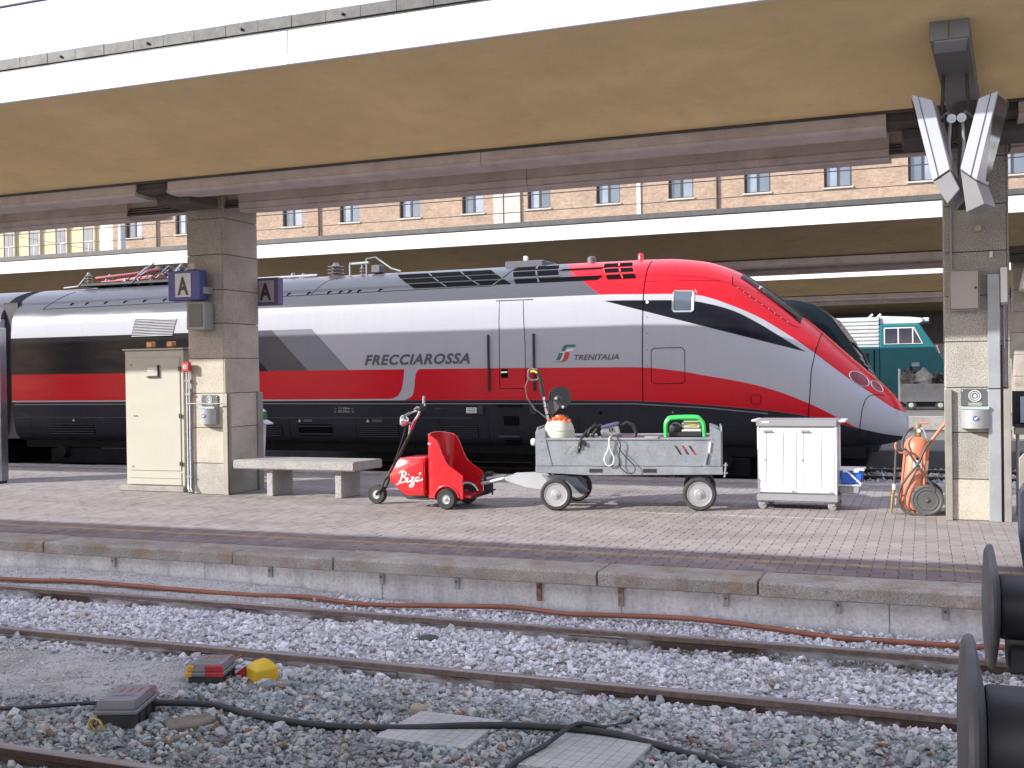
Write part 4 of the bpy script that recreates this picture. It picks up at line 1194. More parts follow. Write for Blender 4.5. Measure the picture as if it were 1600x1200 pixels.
# lettering
letters('FRECCIAROSSA', M_letter, tr, size=.255, origin=(-9.76, 17.77, 1.955), ux=(1, 0, 0), uz=(0, 0, 1), shear=.28, bold=.0095, width=2.14, depth=.004, space=1.12)
letters('TRENITALIA', M_letter, tr, size=.128, origin=(-5.655, 17.77, 1.975), ux=(1, 0, 0), uz=(0, 0, 1), shear=.28, bold=.003, width=.80, depth=.004)
def flat(poly, y, m, name):
    MB().add([(x, y, z) for x, z in poly], [tuple(range(len(poly)))]).build(name, m, tr, fix=False)
ex = lambda u, v: (-6.03 + u * .0042, 1.945 + v * .00305)   # emblem grid: u 0..95, v 0..100
flat([ex(*q) for q in ((33, 62), (38, 80), (46, 92), (58, 98), (98, 98), (92, 84), (62, 84), (56, 80), (53, 70), (52, 62))], 17.7655, M_lgreen, 'emblem')
flat([ex(*q) for q in ((30, 58), (52, 58), (53, 66), (58, 72), (66, 74), (88, 74), (84, 62), (70, 62), (66, 58), (48, 56), (40, 20), (34, 8), (4, 8), (10, 20), (22, 48))], 17.7652, mat('emblem_white', (.62, .62, .64), .4), 'emblem')
flat([ex(*q) for q in ((24, 52), (12, 20), (6, 10), (26, 10), (32, 18), (42, 52))], 17.7648, M_lgreen, 'emblem')
flat([ex(*q) for q in ((50, 56), (44, 22), (38, 8), (30, 2), (4, 2), (2, 0), (42, 0), (54, 6), (62, 18), (70, 56))], 17.7645, M_lred, 'emblem')
# roof grilles
def bank(x0, x1, sl, rows, m, name='roof_grille', back=None):
    zt, zb = rows[0][1], rows[-1][0]
    lean = lambda z: (z - zb) / (zt - zb) * sl
    g = patch(name, m, [(x0, zb - .02), (x1, zb - .02), (x1 + sl, zt + .02), (x0 + sl, zt + .02)], .006, 10, 8) if back else None
    for a, b_ in rows:
        c = [(x0 + lean(a) + .02, a), (x1 + lean(a) - .02, a), (x1 + lean(b_) - .02, b_), (x0 + lean(b_) + .02, b_)]
        s = patch('slot', M_seam, c, .012, 8, 2, g or tr)
        nn = max(2, int((x1 - x0) / .62))
        for k in range(1, nn):
            xx = x0 + (x1 - x0) * k / nn
            if g: patch('mullion', m, [(xx + lean(a), a), (xx + lean(a) + .035, a), (xx + lean(b_) + .035, b_), (xx + lean(b_), b_)], .02, 1, 2, g)
    return g
bank(-9.25, -7.28, .26, [(3.355, 3.44), (3.465, 3.555), (3.58, 3.67)], M_tgrey, back=True)
seam([(-7.24, 3.34), (-7.12, 3.45), (-6.98, 3.70)], .02, 'roof_rib', M_tgrey)
seam([(-12.2, 3.315), (-7.27, 3.335)], .006)
bank(-7.0, -6.1, .12, [(3.355, 3.44), (3.485, 3.59), (3.625, 3.70)], M_tgrey, back=True)
bank(-6.1, -5.27, .08, [(3.355, 3.435)], M_tgrey)
bank(-6.1, -5.27, .08, [(3.57, 3.60)], M_tgrey)
bank(-5.27, -4.72, .1, [(3.355, 3.435), (3.48, 3.56), (3.60, 3.675)], M_tred, back=True)
for x in (-12.0, -11.55, -11.1, -10.65, -10.4, -10.2, -10.0, -9.55, -16.9, -16.5, -16.0, -15.5, -15.0, -14.5, -14.2):
    MB().tube([t_pt(x, 3.33, .002), t_pt(x + .03, 3.365, .012), t_pt(x + .07, 3.37, .004)], .014, 5).build('roof_clip', M_seam, tr)
seam([(-17.6, 3.27), (-13.0, 3.30)], .006); seam([(-17.6, 3.27), (-17.3, 3.55), (-17.2, 3.66)], .006)
seam([(-11.0, 3.33), (-10.85, 3.6), (-10.7, 3.7)], .005)
for x in (-15.15,):
    g = patch('side_grille', M_seam, [(-15.15, 2.61), (-14.12, 2.59), (-14.02, 2.95), (-15.06, 2.97)], .004, 6, 4)
    for k in range(11):
        z = 2.625 + k * .0315; q = (z - 2.6) / .36 * .1
        MB().tube([t_pt(-15.14 + q, z, .010), t_pt(-14.6 + q, z, .010), t_pt(-14.12 + q, z, .010)], .0085, 5).build('slat', mat('grille_silver', (.5, .5, .52), .4), g, smooth=60)
# things on the roof
def ins(x, y, z0, r, h, n, name='insulator'):
    prof = [(r * .5, 0)]
    for k in range(n):
        b_ = h * (k + .15) / n; prof += [(r * .45, b_), (r, b_ + h * .25 / n), (r * .95, b_ + h * .4 / n), (r * .45, b_ + h * .6 / n)]
    prof += [(r * .4, h), (r * .25, h + .05)]
    return MB().lathe(prof, (x, y, z0), n=16).build(name, mat('insulator_glaze', (.16, .14, .135), .2, var=.1, coat=.6), tr, smooth=50)
ins(-11.0, 18.9, 3.72, .17, .26, 4); ins(-12.0, 18.9, 3.72, .12, .1, 1); ins(-11.75, 18.9, 3.72, .11, .08, 1)
ins(-10.35, 18.8, 3.72, .05, .18, 3)
MB().tube([(-10.62, 18.8, 3.74), (-10.62, 18.8, 3.95), (-10.6, 18.8, 4.0)], .022, 8).build('roof_switch', M_steel, tr, smooth=60)
MB().tube([(-10.58, 18.8, 3.97), (-10.2, 18.8, 3.98)], .03, 8).build('roof_switch', M_steel, tr, smooth=60)
MB().tube([(-10.25, 18.8, 3.75), (-10.25, 18.8, 4.06), (-10.05, 18.8, 4.08), (-9.7, 18.8, 3.84), (-9.5, 18.8, 3.78)], .018, 8).build('roof_cable', M_steel, tr, smooth=60)
MB().box(-10.1, -9.9, 18.7, 18.9, 3.76, 3.92).build('roof_box', M_tgrey, tr, bevel=.02)
MB().tube([(-14.2, 18.85, 3.77), (-11.4, 18.85, 3.79)], .03, 8).build('roof_conduit', M_steel, tr, smooth=60)
MB().box(-7.3, -6.55, 18.75, 19.6, 3.72, 3.85).build('roof_box', M_tgrey, tr, bevel=.015)
MB().box(-6.95, -6.88, 18.8, 18.88, 3.85, 3.94).build('roof_fitting', M_white, tr, bevel=.01)
MB().lathe([(.085, 0), (.08, .1), (.05, .13)], (-4.72 - .95, 18.95, 3.75), n=14).build('roof_dome', M_tgrey, tr, smooth=40)
MB().lathe([(.055, 0), (.05, .12), (.03, .15)], (-4.75, 18.95, 3.74), n=14).build('roof_dome', M_tred, tr, smooth=40)
# pantograph, folded
pg = MB().box(-17.3, -14.6, 18.7, 19.7, 3.80, 3.86).build('pantograph', M_darksteel, tr, bevel=.01)
M_pink = mat('pantograph_red', (.42, .09, .10), .5, dirt=.2)
for y in (18.85, 19.5):
    MB().tube([(-17.0, y, 3.98), (-16.0, y, 4.03), (-15.3, y, 4.10)], .034, 8).build('lower_arm', M_pink, pg, smooth=60)
    MB().tube([(-16.9, y + .05, 3.9), (-15.2, y + .05, 3.93)], .02, 8).build('thrust_rod', M_pink, pg, smooth=60)
    MB().tube([(-17.9, y, 3.80), (-17.5, y, 3.82), (-17.3, y, 4.0), (-17.2, y, 4.12)], .022, 8).build('horn', M_steel, pg, smooth=60)
    ins(-17.2, y, 3.82, .08, .25, 4)
    for x in (-16.2, -15.5, -14.8): ins(x, y, 3.74, .07, .16, 3)
for k in range(13):
    x = -16.1 + k * .15
    MB().tube([(x, 18.8, 3.9), (x + .18, 19.0, 4.18), (x + .34, 19.3, 4.02), (x + .3, 19.6, 4.16)], .014, 6).build('upper_arm', M_steel if k % 2 else M_darksteel, pg, smooth=60)
for q in ([(-15.9, 18.7, 3.82), (-15.7, 18.7, 4.0), (-15.3, 18.7, 4.22)], [(-15.75, 18.75, 3.78), (-15.8, 18.75, 3.95), (-15.55, 18.75, 4.05)], [(-14.9, 18.75, 3.9), (-14.6, 18.75, 4.2)]):
    MB().tube(q, .02, 6).build('horn', M_bright, pg, smooth=60)
# underframe and bogies
MB().box(-18.2, -.9, 18.0, 20.4, .32, .47).build('underframe', M_under, tr)
for bx in (-15.6, -4.6):
    bg_ = MB().box(bx - 1.9, bx + 1.9, 17.95, 18.05, -.02, .30).build('bogie', M_under, tr, bevel=.03)
    for wx_ in (-1.5, 1.5):
        MB().lathe([(.52, 0), (.55, .02), (.55, .12), (.5, .13), (.15, .14)], (bx + wx_, 18.42, .245), (0, -1, 0), 28).build('wheel', M_under, bg_, smooth=40)
        MB().lathe([(.13, 0), (.13, .12)], (bx + wx_, 17.95, .245), (0, -1, 0), 14).build('axle_box', M_under, bg_)
MB().prism([(-2.2, .44), (-1.0, .5), (-.8, .52), (-.9, .16), (-1.6, .04), (-2.2, .04)], 'y', 18.3, 20.1).build('snowplough', M_under, tr, bevel=.03)

# the next coach, seen at the left edge
cc = thing('passenger_coach', 'silver coach coupled behind the power car at the far left edge', 'train coach', (-30, 19.2, -.3))
xs2 = list(np.linspace(-44, -18.72, 12))
mb = MB().grid(body_rows(xs2)); pass
kk = len(ZN) * 2 - 1
mb.f.append(tuple(range((len(xs2) - 1) * kk, len(xs2) * kk))[::-1])
mb.build('body', M_liv, cc, smooth=38)
MB().box(-18.74, -18.34, 17.95, 20.45, .5, 3.45).build('gangway', M_blackp, cc)
MB().box(-43, -19, 17.95, 20.4, -.1, .46).build('underframe', M_under, cc)

# ================================================================ DARK LOCOMOTIVE BEHIND
lo = thing('dark_locomotive', 'dark blue black locomotive with raked windscreen behind the red nose', 'locomotive', (-6, 22.5, -.3))
M_ldark = mat('loco_dark', (.006, .013, .016), .4, var=.2, dirt=.1, spec=.12)
prof = [(-14, .2), (-.55, .2), (-.42, .9), (-.62, 1.5), (-1.02, 2.2), (-1.42, 2.78), (-1.66, 2.98), (-1.95, 3.07), (-2.3, 3.12), (-14, 3.15)]
def loft(prof, y0, y1, inset):
    cx = -6; vs = []
    n = len(prof)
    ys = [(y0, 1.), (y0 + .04, .35), (y0 + .16, .0), (y1 - .16, .0), (y1 - .04, .35), (y1, 1.)]
    for y, k in ys:
        for x, z in prof:
            zz = z - inset * k * (1 if z > 1 else 0) * min(1., (z - 1) / 1.)
            vs.append((x - (inset * 1.2 * k if x > -5 else 0), y, zz))
    fs = [tuple(range(n)), tuple(range(len(vs) - n, len(vs)))[::-1]]
    for j in range(len(ys) - 1): fs += [(j * n + i, j * n + (i + 1) % n, (j + 1) * n + (i + 1) % n, (j + 1) * n + i) for i in range(n)]
    return MB().add(vs, fs)
loft(prof, 21.05, 23.95, .22).build('body', M_ldark, lo, smooth=30)
M_wsg = mat('windscreen_grey', (.06, .057, .058), .2, var=.5, scale=1.2, spec=.25)
wsx = loft([(-1.50, 2.74), (-1.60, 2.93), (-1.02, 2.20), (-.60, 1.50), (-.66, 1.46), (-1.10, 2.12)], 21.2, 23.8, .10)
def slab(a, b, y0, y1, t):
    (x0, z0), (x1, z1) = a, b
    L = math.hypot(x1 - x0, z1 - z0); nx, nz = -(z1 - z0) / L, (x1 - x0) / L
    if nz < 0: nx, nz = -nx, -nz
    return MB().prism([(x0, z0), (x1, z1), (x1 + nx * t, z1 + nz * t), (x0 + nx * t, z0 + nz * t)], 'y', y0, y1)
w1 = slab((-1.40, 2.76), (-1.05, 2.26), 21.3, 23.7, .02).build('windscreen', M_wsg, lo)
slab((-1.03, 2.22), (-.70, 1.65), 21.45, 23.5, .02).build('lower_glass', M_wsg, lo)
MB().tube([(-1.0, 21.5, 2.25), (-.8, 21.45, 2.02), (-.72, 21.45, 1.75)], .03, 6).build('wiper', M_blackp, w1)
for k in range(5): MB().tube([(-.86 + k * .07, 21.3, 1.95 - k * .1), (-.78 + k * .07, 21.3, 1.88 - k * .1)], .014, 6).build('handrail', M_steel, lo)
seamx = MB().box(-2.32, -2.28, 21.02, 21.06, .3, 3.0).build('seam', M_seam, lo)
MB().lathe([(.05, 0), (.05, .14)], (-2.75, 22.2, 3.12), n=10).build('roof_stub', M_ldark, lo); MB().lathe([(.06, 0), (.05, .06)], (-2.4, 22.2, 3.11), n=10).build('roof_stub', M_tgrey, lo)

lo.location.x -= .27

# ================================================================ TEAL LOCOMOTIVE
tl = thing('teal_locomotive', 'teal and grey locomotive with three cab windows beyond the trailer', 'locomotive', (-6, 52, -.3))
M_teal = mat('teal_paint', (.012, .14, .16), .4, var=.12, dirt=.2, dirtcol=(.06, .1, .1))
M_tlg = mat('pale_grey_paint', (.50, .52, .53), .5, var=.06, dirt=.2)
cab = [(-1.85, .3), (.92, .3), (1.0, 1.2), (.88, 2.0), (-.16, 3.66), (-.30, 3.72), (-1.85, 3.72)]
loft2 = MB().prism(cab, 'y', 50.5, 53.5).build('cab', M_teal, tl, bevel=.05)
MB().prism([(-1.84, 3.725), (-.18, 3.725), (-.02, 3.80), (-.06, 3.96), (-.5, 4.02), (-1.84, 4.10)], 'y', 50.7, 53.3).build('cab_roof', M_tlg, tl, bevel=.03)
MB().box(-.06, .22, 50.8, 53.2, 3.80, 3.98).build('headlight_box', M_tlg, tl, bevel=.03)
MB().box(-16, -1.87, 50.52, 53.4, .3, 2.72).build('lower_body', M_teal, tl)
ub = MB().box(-16, -1.87, 50.56, 53.3, 2.73, 4.05).build('upper_body', M_tlg, tl)
for z in [2.85 + .17 * k for k in range(7)]: MB().box(-16, -1.9, 50.515, 50.555, z, z + .06).build('slat', M_tlg, ub)
for x in (-2.3, -1.95): MB().tube([(x, 51, 4.05), (x + .15, 51, 4.2)], .05, 6).build('roof_fitting', M_white, tl)
fw = MB()
wy = 50.46
win = [[(-1.62, 2.86), (-1.10, 2.86), (-1.10, 3.52), (-1.62, 3.52)], [(-1.04, 2.86), (-.50, 2.86), (-.50, 3.52), (-1.04, 3.52)], [(-.44, 2.86), (-.10, 2.86), (-.42, 3.48), (-.44, 3.52)]]
MB().prism([(-1.66, 2.82), (-.04, 2.82), (-.06, 2.88), (-.39, 3.56), (-1.66, 3.56)], 'y', wy, 50.497).build('window_frame', M_white, tl, bevel=.01)
fo = tl.children[-1]
M_cabg = mat('cab_glass', (.035, .035, .06), .1, var=.3, coat=.6)
for q in win: MB().prism(q, 'y', wy - .012, wy - .003).build('pane', M_cabg, fo)
for x in (-2.95, -2.1): MB().box(x, x + .05, 50.49, 50.518, .5, 2.6).build('door_edge', M_seam, tl)
MB().box(-2.75, -2.3, 50.49, 50.518, 1.7, 2.45).build('door_window', M_cabg, tl)
MB().box(-.52, -.2, 50.47, 50.498, 1.83, 2.0).build('number_plate', M_print, tl)
MB().box(-16, 1.0, 50.6, 53.2, -.25, .29).build('underframe', M_darksteel, tl)
MB().tube([(.5, 50.45, 2.75), (.62, 50.45, 2.4)], .03, 6).build('handrail', M_white, tl)

# ================================================================ RUBBISH TRAILER
tz = thing('rubbish_trailer', 'grey ribbed platform trailer loaded with rubbish bags in the distance', 'trailer', (.4, 48.5, 0))
M_trl = mat('trailer_grey', (.40, .40, .395), .6, .2, var=.12, dirt=.3)
MB().box(-.98, 2.1, 47.85, 49.3, .36, .50).build('chassis', M_trl, tz)
MB().box(-.95, 2.08, 47.86, 47.90, .50, 1.10).build('sideboard', M_trl, tz)
MB().box(-.95, 2.08, 49.22, 49.26, .50, 1.10).build('sideboard', M_trl, tz)
MB().box(-.95, -.91, 47.91, 49.21, .50, 1.10).build('headboard', M_trl, tz)
for k in range(25): MB().box(-.9 + k * .12, -.84 + k * .12, 47.83, 47.858, .54, 1.06).build('rib', M_trl, tz)
for y in (47.84, 49.2): MB().box(-1.03, -.96, y, y + .07, .36, 1.74).build('corner_post', M_white, tz)
for x in (-.52, .62, 1.6):
    wl = MB().lathe([(.11, 0), (.19, .01), (.21, .04), (.21, .12), (.19, .15), (.1, .15)], (x, 48.02, .21), (0, -1, 0), 22).build('wheel', M_black, tz, smooth=40)
    MB().lathe([(.11, 0), (.1, .02), (.03, .03)], (x, 47.87, .21), (0, -1, 0), 16).build('rim', M_trl, wl)
MB().tube([(-.7, 47.95, .3), (-.95, 47.95, .42)], .05, 6).build('drawbar', M_trl, tz)
def bag(x, y, z, r, m, label, seed):
    rr = random.Random(seed)
    bm = bmesh.new(); bmesh.ops.create_icosphere(bm, subdivisions=3, radius=1)
    ph = [rr.uniform(0, 6) for _ in range(6)]
    for v in bm.verts:
        c = v.co
        k = 1 + .14 * math.sin(5 * c.x + ph[0]) * math.sin(4 * c.y + ph[1]) + .10 * math.sin(9 * c.z + ph[2] + 3 * c.x) + .06 * math.sin(13 * c.x + 11 * c.y + ph[3])
        pinch = max(0, c.z - .55) * 1.5
        v.co = Vector((c.x * k * (1 - pinch * .8), c.y * k * (1 - pinch * .8), c.z * k * .82 + pinch * .3)) * r
    me = bpy.data.meshes.new('rubbish_bag'); bm.to_mesh(me); bm.free(); me.materials.append(m)
    o = bpy.data.objects.new('rubbish_bag', me); COL.objects.link(o); o.location = (x, y, z); o.rotation_euler = (0, 0, rr.uniform(0, 6))
    return tag(o, label, 'rubbish bag', 'rubbish bags on the distant trailer')
M_bagw = mat('bag_clear', (.42, .41, .41), .3, var=.4, scale=5)
M_bagb = mat('bag_black', (.03, .028, .03), .3, var=.3)
M_bagg = mat('bag_brown', (.17, .15, .13), .35, var=.4, scale=6)
bag(-.62, 48.3, 1.28, .36, M_bagg, 'brownish rubbish bag at the left end of the trailer', 1)
bag(-.02, 48.3, 1.30, .42, M_bagw, 'whitish translucent rubbish bag in the middle of the trailer', 2)
bag(.56, 48.25, 1.26, .36, M_bagb, 'black rubbish bag right of the whitish bag', 3)
bag(1.15, 48.4, 1.3, .42, M_bagb, 'black rubbish bag on the trailer half hidden behind the granite pillar', 4)
bag(-.55, 48.75, 1.55, .26, M_bagb, 'small dark rubbish bag on top of the brownish bag', 5)

for o in list(COL.objects):
    if o.parent is None and o.name.split('.')[0] in ('rubbish_trailer', 'rubbish_bag'):
        o.location = (o.location.x * .945, o.location.y * .945, .094 + o.location.z * .945)
        o.scale = (.945, .945, .945)

# ================================================================ THINGS ON THE PLATFORM
# ---------------------------------------------------------------- cream electrical cabinet
M_cream = mat('cream_paint', (.42, .405, .345), .42, var=.03, dirt=.10, dirtcol=(.35, .32, .25), streak=True)
M_amber = mat('amber_lens', (.62, .24, .03), .25, var=.1, coat=.5)
cb = thing('electrical_cabinet', 'tall cream electrical cabinet with two amber lamps left of the granite pillar', 'cabinet', (-11.23, 13.9, 0))
MB().box(-11.86, -10.62, 13.57, 14.25, 0, .085).build('plinth', M_conc, cb, bevel=.012)
MB().box(-11.78, -10.66, 13.66, 14.2, .088, 2.195).build('housing', M_cream, cb, bevel=.01)
MB().box(-11.80, -10.64, 13.62, 14.22, 2.198, 2.225).build('lid', M_cream, cb, bevel=.006)
dd = MB().box(-11.71, -10.72, 13.646, 13.658, .32, 2.085).build('door', M_cream, cb, bevel=.005)
for z in (.10, .20): MB().box(-11.71, -10.72, 13.648, 13.658, z, z + .095).build('kick_panel', M_cream, cb, bevel=.004)
for z in (1.90, 1.17, .43): MB().box(-10.745, -10.695, 13.632, 13.645, z - .03, z + .035).build('hinge', M_blackp, dd, bevel=.003)
for x in (-11.60, -11.555): MB().lathe([(.014, 0), (.012, .012)], (x, 13.645, 1.175), (0, -1, 0), 10).build('lock', M_steel, dd)
for z in (.38, 1.97): MB().lathe([(.012, 0), (.012, .004)], (-11.64, 13.645, z), (0, -1, 0), 8).build('rivet', M_blackp, dd)
pt = MB().box(-11.325, -11.13, 13.63, 13.645, 1.795, 1.955).build('document_pocket', M_cream, dd, bevel=.003)
MB().box(-11.125, -11.105, 13.615, 13.645, 1.775, 1.965).build('pocket_edge', M_blackp, dd)
MB().box(-11.33, -11.127, 13.615, 13.645, 1.772, 1.79).build('pocket_edge', M_blackp, dd)
lb_ = MB().box(-11.31, -11.19, 13.6265, 13.6295, 1.855, 1.92).build('label', M_white, dd)
for k in range(2): MB().box(-11.30, -11.2, 13.6245, 13.6263, 1.868 + k * .024, 1.876 + k * .024).build('print_line', M_letter, lb_)
for x in (-11.385, -10.995):
    a = MB().box(x - .055, x + .055, 13.75, 13.86, 2.245, 2.335).build('amber_lamp', M_amber, cb, bevel=.012)
    MB().box(x - .062, x + .062, 13.745, 13.865, 2.227, 2.2435).build('lamp_base', M_blackp, a)

# ---------------------------------------------------------------- fire alarm point with conduits on the pillar
M_ared = mat('alarm_red', (.55, .02, .03), .35, var=.05, coat=.3)
al = thing('fire_alarm_point', 'small red fire alarm box with steel conduits beside the cream cabinet', 'fire alarm', (-10.37, 13.40, 0))
MB().box(-10.445, -10.305, 13.33, 13.40, 1.855, 1.995).build('box', M_ared, al, bevel=.012)
MB().box(-10.405, -10.345, 13.322, 13.331, 1.895, 1.955).build('panel', M_white, al, bevel=.003)
MB().lathe([(.013, 0), (.013, .006)], (-10.375, 13.321, 1.925), (0, -1, 0), 10).build('button', M_black, al)
for x in (-10.40, -10.355):
    MB().tube([(x, 13.40, 1.85), (x, 13.40, .16), (x + .02, 13.37, .10), (x + .05, 13.36, .04)], .013, 8).build('conduit', M_bright, al, smooth=60)
for z in (1.70, 1.50, .25): MB().box(-10.425, -10.33, 13.385, 13.42, z, z + .03).build('clip', M_steel, al)
MB().box(-10.425, -10.38, 13.40, 13.445, .02, 1.6).build('trunking', M_blackp, al)
MB().tube([(-10.36, 13.36, 1.37), (-9.75, 13.36, 1.37)], .011, 8).build('cross_conduit', M_steel, al, smooth=60)

# ---------------------------------------------------------------- A signs and the small monitor
M_blue = mat('sign_blue', (.022, .035, .20), .4, var=.08, dirt=.1)
M_face = mat('sign_face', (.52, .51, .52), .35, var=.05, dirt=.12)
M_ink = mat('sign_ink', (.03, .03, .04), .5)
sA = thing('platform_sign', 'blue box sign with a letter A above the grey screen on the granite pillar', 'sign', (-10.2, 13.2, 3.1), 'lettered platform signs')
MB().box(-10.50, -9.93, 13.13, 13.30, 2.905, 3.345).build('box', M_blue, sA, bevel=.008)
fA = MB().box(-10.365, -10.085, 13.122, 13.1285, 2.955, 3.305).build('face', M_face, sA)
text_mb('A', .36, (-10.325, 13.1205, 2.995), (1, 0, 0), (0, 0, 1), shear=-.02, bold=.014, width=.20, depth=.0).build('letter', M_ink, sA, fix=False)
MB().box(-10.16, -10.04, 13.16, 13.30, 3.36, 3.45).build('mount', M_gr2, sA, bevel=.006)
MB().box(-9.93, -9.92, 13.2, 13.44, 3.0, 3.1).build('bracket', M_steel, sA)
mo = thing('small_screen', 'small dark screen in a grey green case under the left A sign', 'screen', (-10.1, 13.3, 2.68))
MB().box(-10.235, -9.905, 13.20, 13.42, 2.47, 2.88).build('case', mat('case_green_grey', (.25, .28, .26), .5, var=.06), mo, bevel=.008)
MB().box(-10.19, -9.945, 13.192, 13.1985, 2.51, 2.85).build('display', mat('screen_dull', (.075, .085, .085), .3, var=.1), mo)
sB = thing('platform_sign', 'second A sign peeping out behind the right side of the granite pillar', 'sign', (-9.5, 14.4, 3.05), 'lettered platform signs')
MB().box(-9.95, -9.40, 14.37, 14.52, 2.88, 3.31).build('box', mat('sign_violet', (.10, .08, .19), .45, var=.1), sB, bevel=.008)
MB().box(-9.80, -9.47, 14.362, 14.3685, 2.93, 3.265).build('face', mat('sign_face_dull', (.36, .32, .33), .4, var=.08), sB)
text_mb('A', .36, (-9.735, 14.360, 2.97), (1, 0, 0), (0, 0, 1), bold=.014, width=.215, depth=.0).build('letter', M_ink, sB, fix=False)
MB().box(-9.93, -9.91, 14.33, 14.37, 3.0, 3.1).build('bracket', M_steel, sB)

# ---------------------------------------------------------------- ticket stampers
M_vgrey = mat('stamper_grey', (.36, .37, .385), .38, .2, var=.05, dirt=.1)
M_vplate = mat('stamper_plate', (.10, .11, .115), .4, .1, var=.12, dirt=.15)
M_vgreen = mat('stamper_lip', (.36, .44, .41), .35)
M_vblue = mat('badge_blue', (.07, .10, .36), .4)
def stamper(x0, x1, y, zt, zm, zb, label, s):
    cx = (x0 + x1) / 2; w_ = x1 - x0
    t = thing('ticket_stamper', label, 'ticket stamper', (cx, y, zb), 'wall mounted ticket stampers')
    p_ = MB().box(x0, x1, y - .012, y, zm + .04, zt).build('backplate', M_vplate, t, bevel=.01)
    for a in (x0 + .018, x1 - .018): MB().lathe([(.007, 0), (.007, .004)], (a, y - .0125, zt - .02), (0, -1, 0), 8).build('screw', M_white, p_)
    for r in (.062, .04): MB().tube([(cx + math.cos(k * math.pi / 12) * r * s, y - .016, zt - .075 * s - .005 + math.sin(k * math.pi / 12) * r * s) for k in range(25)], .006 * s, 6).build('ring', M_white, p_, smooth=60)
    MB().lathe([(.02 * s, 0), (.018 * s, .006)], (cx, y - .013, zt - .08 * s), (0, -1, 0), 14).build('ring', M_white, p_)
    for k in range(2): MB().box(cx - .07 * s, cx + .07 * s, y - .0155, y - .0135, zt - (.168 + k * .02) * s, zt - (.158 + k * .02) * s).build('print_line', M_print, p_)
    MB().box(x0 + .004, x1 - .004, y - .10, y - .001, zm + .002, zm + .036).build('lip', M_vgreen, t, bevel=.004)
    poly = [(cx + (-w_ / 2 + w_ * k / 12), y - .06 - .10 * math.sin(math.pi * k / 12) ** .7) for k in range(13)]
    MB().prism([(x0, y)] + poly + [(x1, y)], 'z', zb, zm).build('body', M_vgrey, t, smooth=30)
    b_ = MB().lathe([(.03, 0), (.03, .006)], (cx - .002, y - .160, (zb + zm) / 2 + .01), (0, -1, 0), 18).build('badge', M_vblue, t)
    yy = y - .1685; z0 = (zb + zm) / 2
    MB().add([(cx - .018, yy, z0 + .014), (cx - .011, yy, z0 + .022), (cx - .004, yy, z0 + .007), (cx + .016, yy, z0 + .028), (cx + .022, yy, z0 + .020), (cx - .004, yy, z0 - .010)], [(0, 5, 2, 1), (2, 5, 4, 3)]).build('tick', M_white, b_, fix=False)
stamper(.385, .685, 13.33, 1.505, 1.27, 1.06, 'grey ticket stamper with blue badge on the right pillar', 1.)
stamper(-10.165, -9.865, 13.44, 1.495, 1.29, 1.065, 'grey ticket stamper with blue badge on the left pillar beside the conduits', .8)

# ---------------------------------------------------------------- bench
M_terr = mat('terrazzo', (.33, .32, .305), .8, var=.1, speck=.65, sscale=110, bump=.4, bscale=90, dirt=.25)
bn = thing('bench', 'speckled concrete bench on two slab legs beside the granite pillar', 'bench', (-8.4, 13.75, 0))
MB().prism([(-9.58, 13.37), (-7.52, 13.33), (-7.43, 14.02), (-9.5, 14.05)], 'z', .405, .535).build('seat', M_terr, bn, bevel=.014, seg=2)
for x in (-9.0, -7.85):
    MB().prism([(x - .055, 13.46), (x + .055, 13.46), (x + .085, 13.96), (x - .025, 13.96)], 'z', 0, .403).build('leg', M_terr, bn, bevel=.01)
# ---------------------------------------------------------------- litter bin behind the pillar
lbn = thing('litter_bin', 'white litter bin with green hood half hidden behind the granite pillar', 'litter bin', (-10.3, 15.6, 0))
bx = -10.78
MB().lathe([(.14, 0), (.17, .5), (.20, 1.02)], (bx, 15.7, 0), n=20).build('body', M_white, lbn, smooth=40)
M_green = mat('bin_green', (.03, .24, .07), .4, var=.1)
MB().lathe([(.205, 1.03), (.215, 1.08), (.20, 1.16)], (bx, 15.7, 0), n=20).build('hood', M_green, lbn, smooth=40)
MB().lathe([(.20, 1.165), (.15, 1.21), (.02, 1.23)], (bx, 15.7, 0), n=20).build('lid', M_white, lbn, smooth=40)
MB().prism([(bx + .17, 1.03), (bx + .32, .96), (bx + .30, .94), (bx + .17, .98)], 'y', 15.6, 15.8).build('spout', M_white, lbn, bevel=.006)

# ---------------------------------------------------------------- kiosk at the left edge
M_mirror = mat('polished_steel', (.42, .42, .44), .10, .85, var=.06)
kk_ = thing('ticket_machine', 'polished steel ticket machine cut off by the left edge of the view', 'ticket machine', (-15.2, 14.3, 0))
MB().prism([(-16.1, 13.85), (-14.78, 13.85), (-14.71, 13.90), (-14.69, 13.97), (-14.69, 14.12), (-16.1, 14.12)], 'z', .04, 2.66).build('case', M_mirror, kk_, bevel=.01)
MB().box(-16.1, -14.71, 13.87, 14.10, 0, .038).build('base', M_darksteel, kk_)
MB().box(-15.9, -14.95, 13.83, 13.848, 1.0, 2.2).build('front_panel', M_glass, kk_)

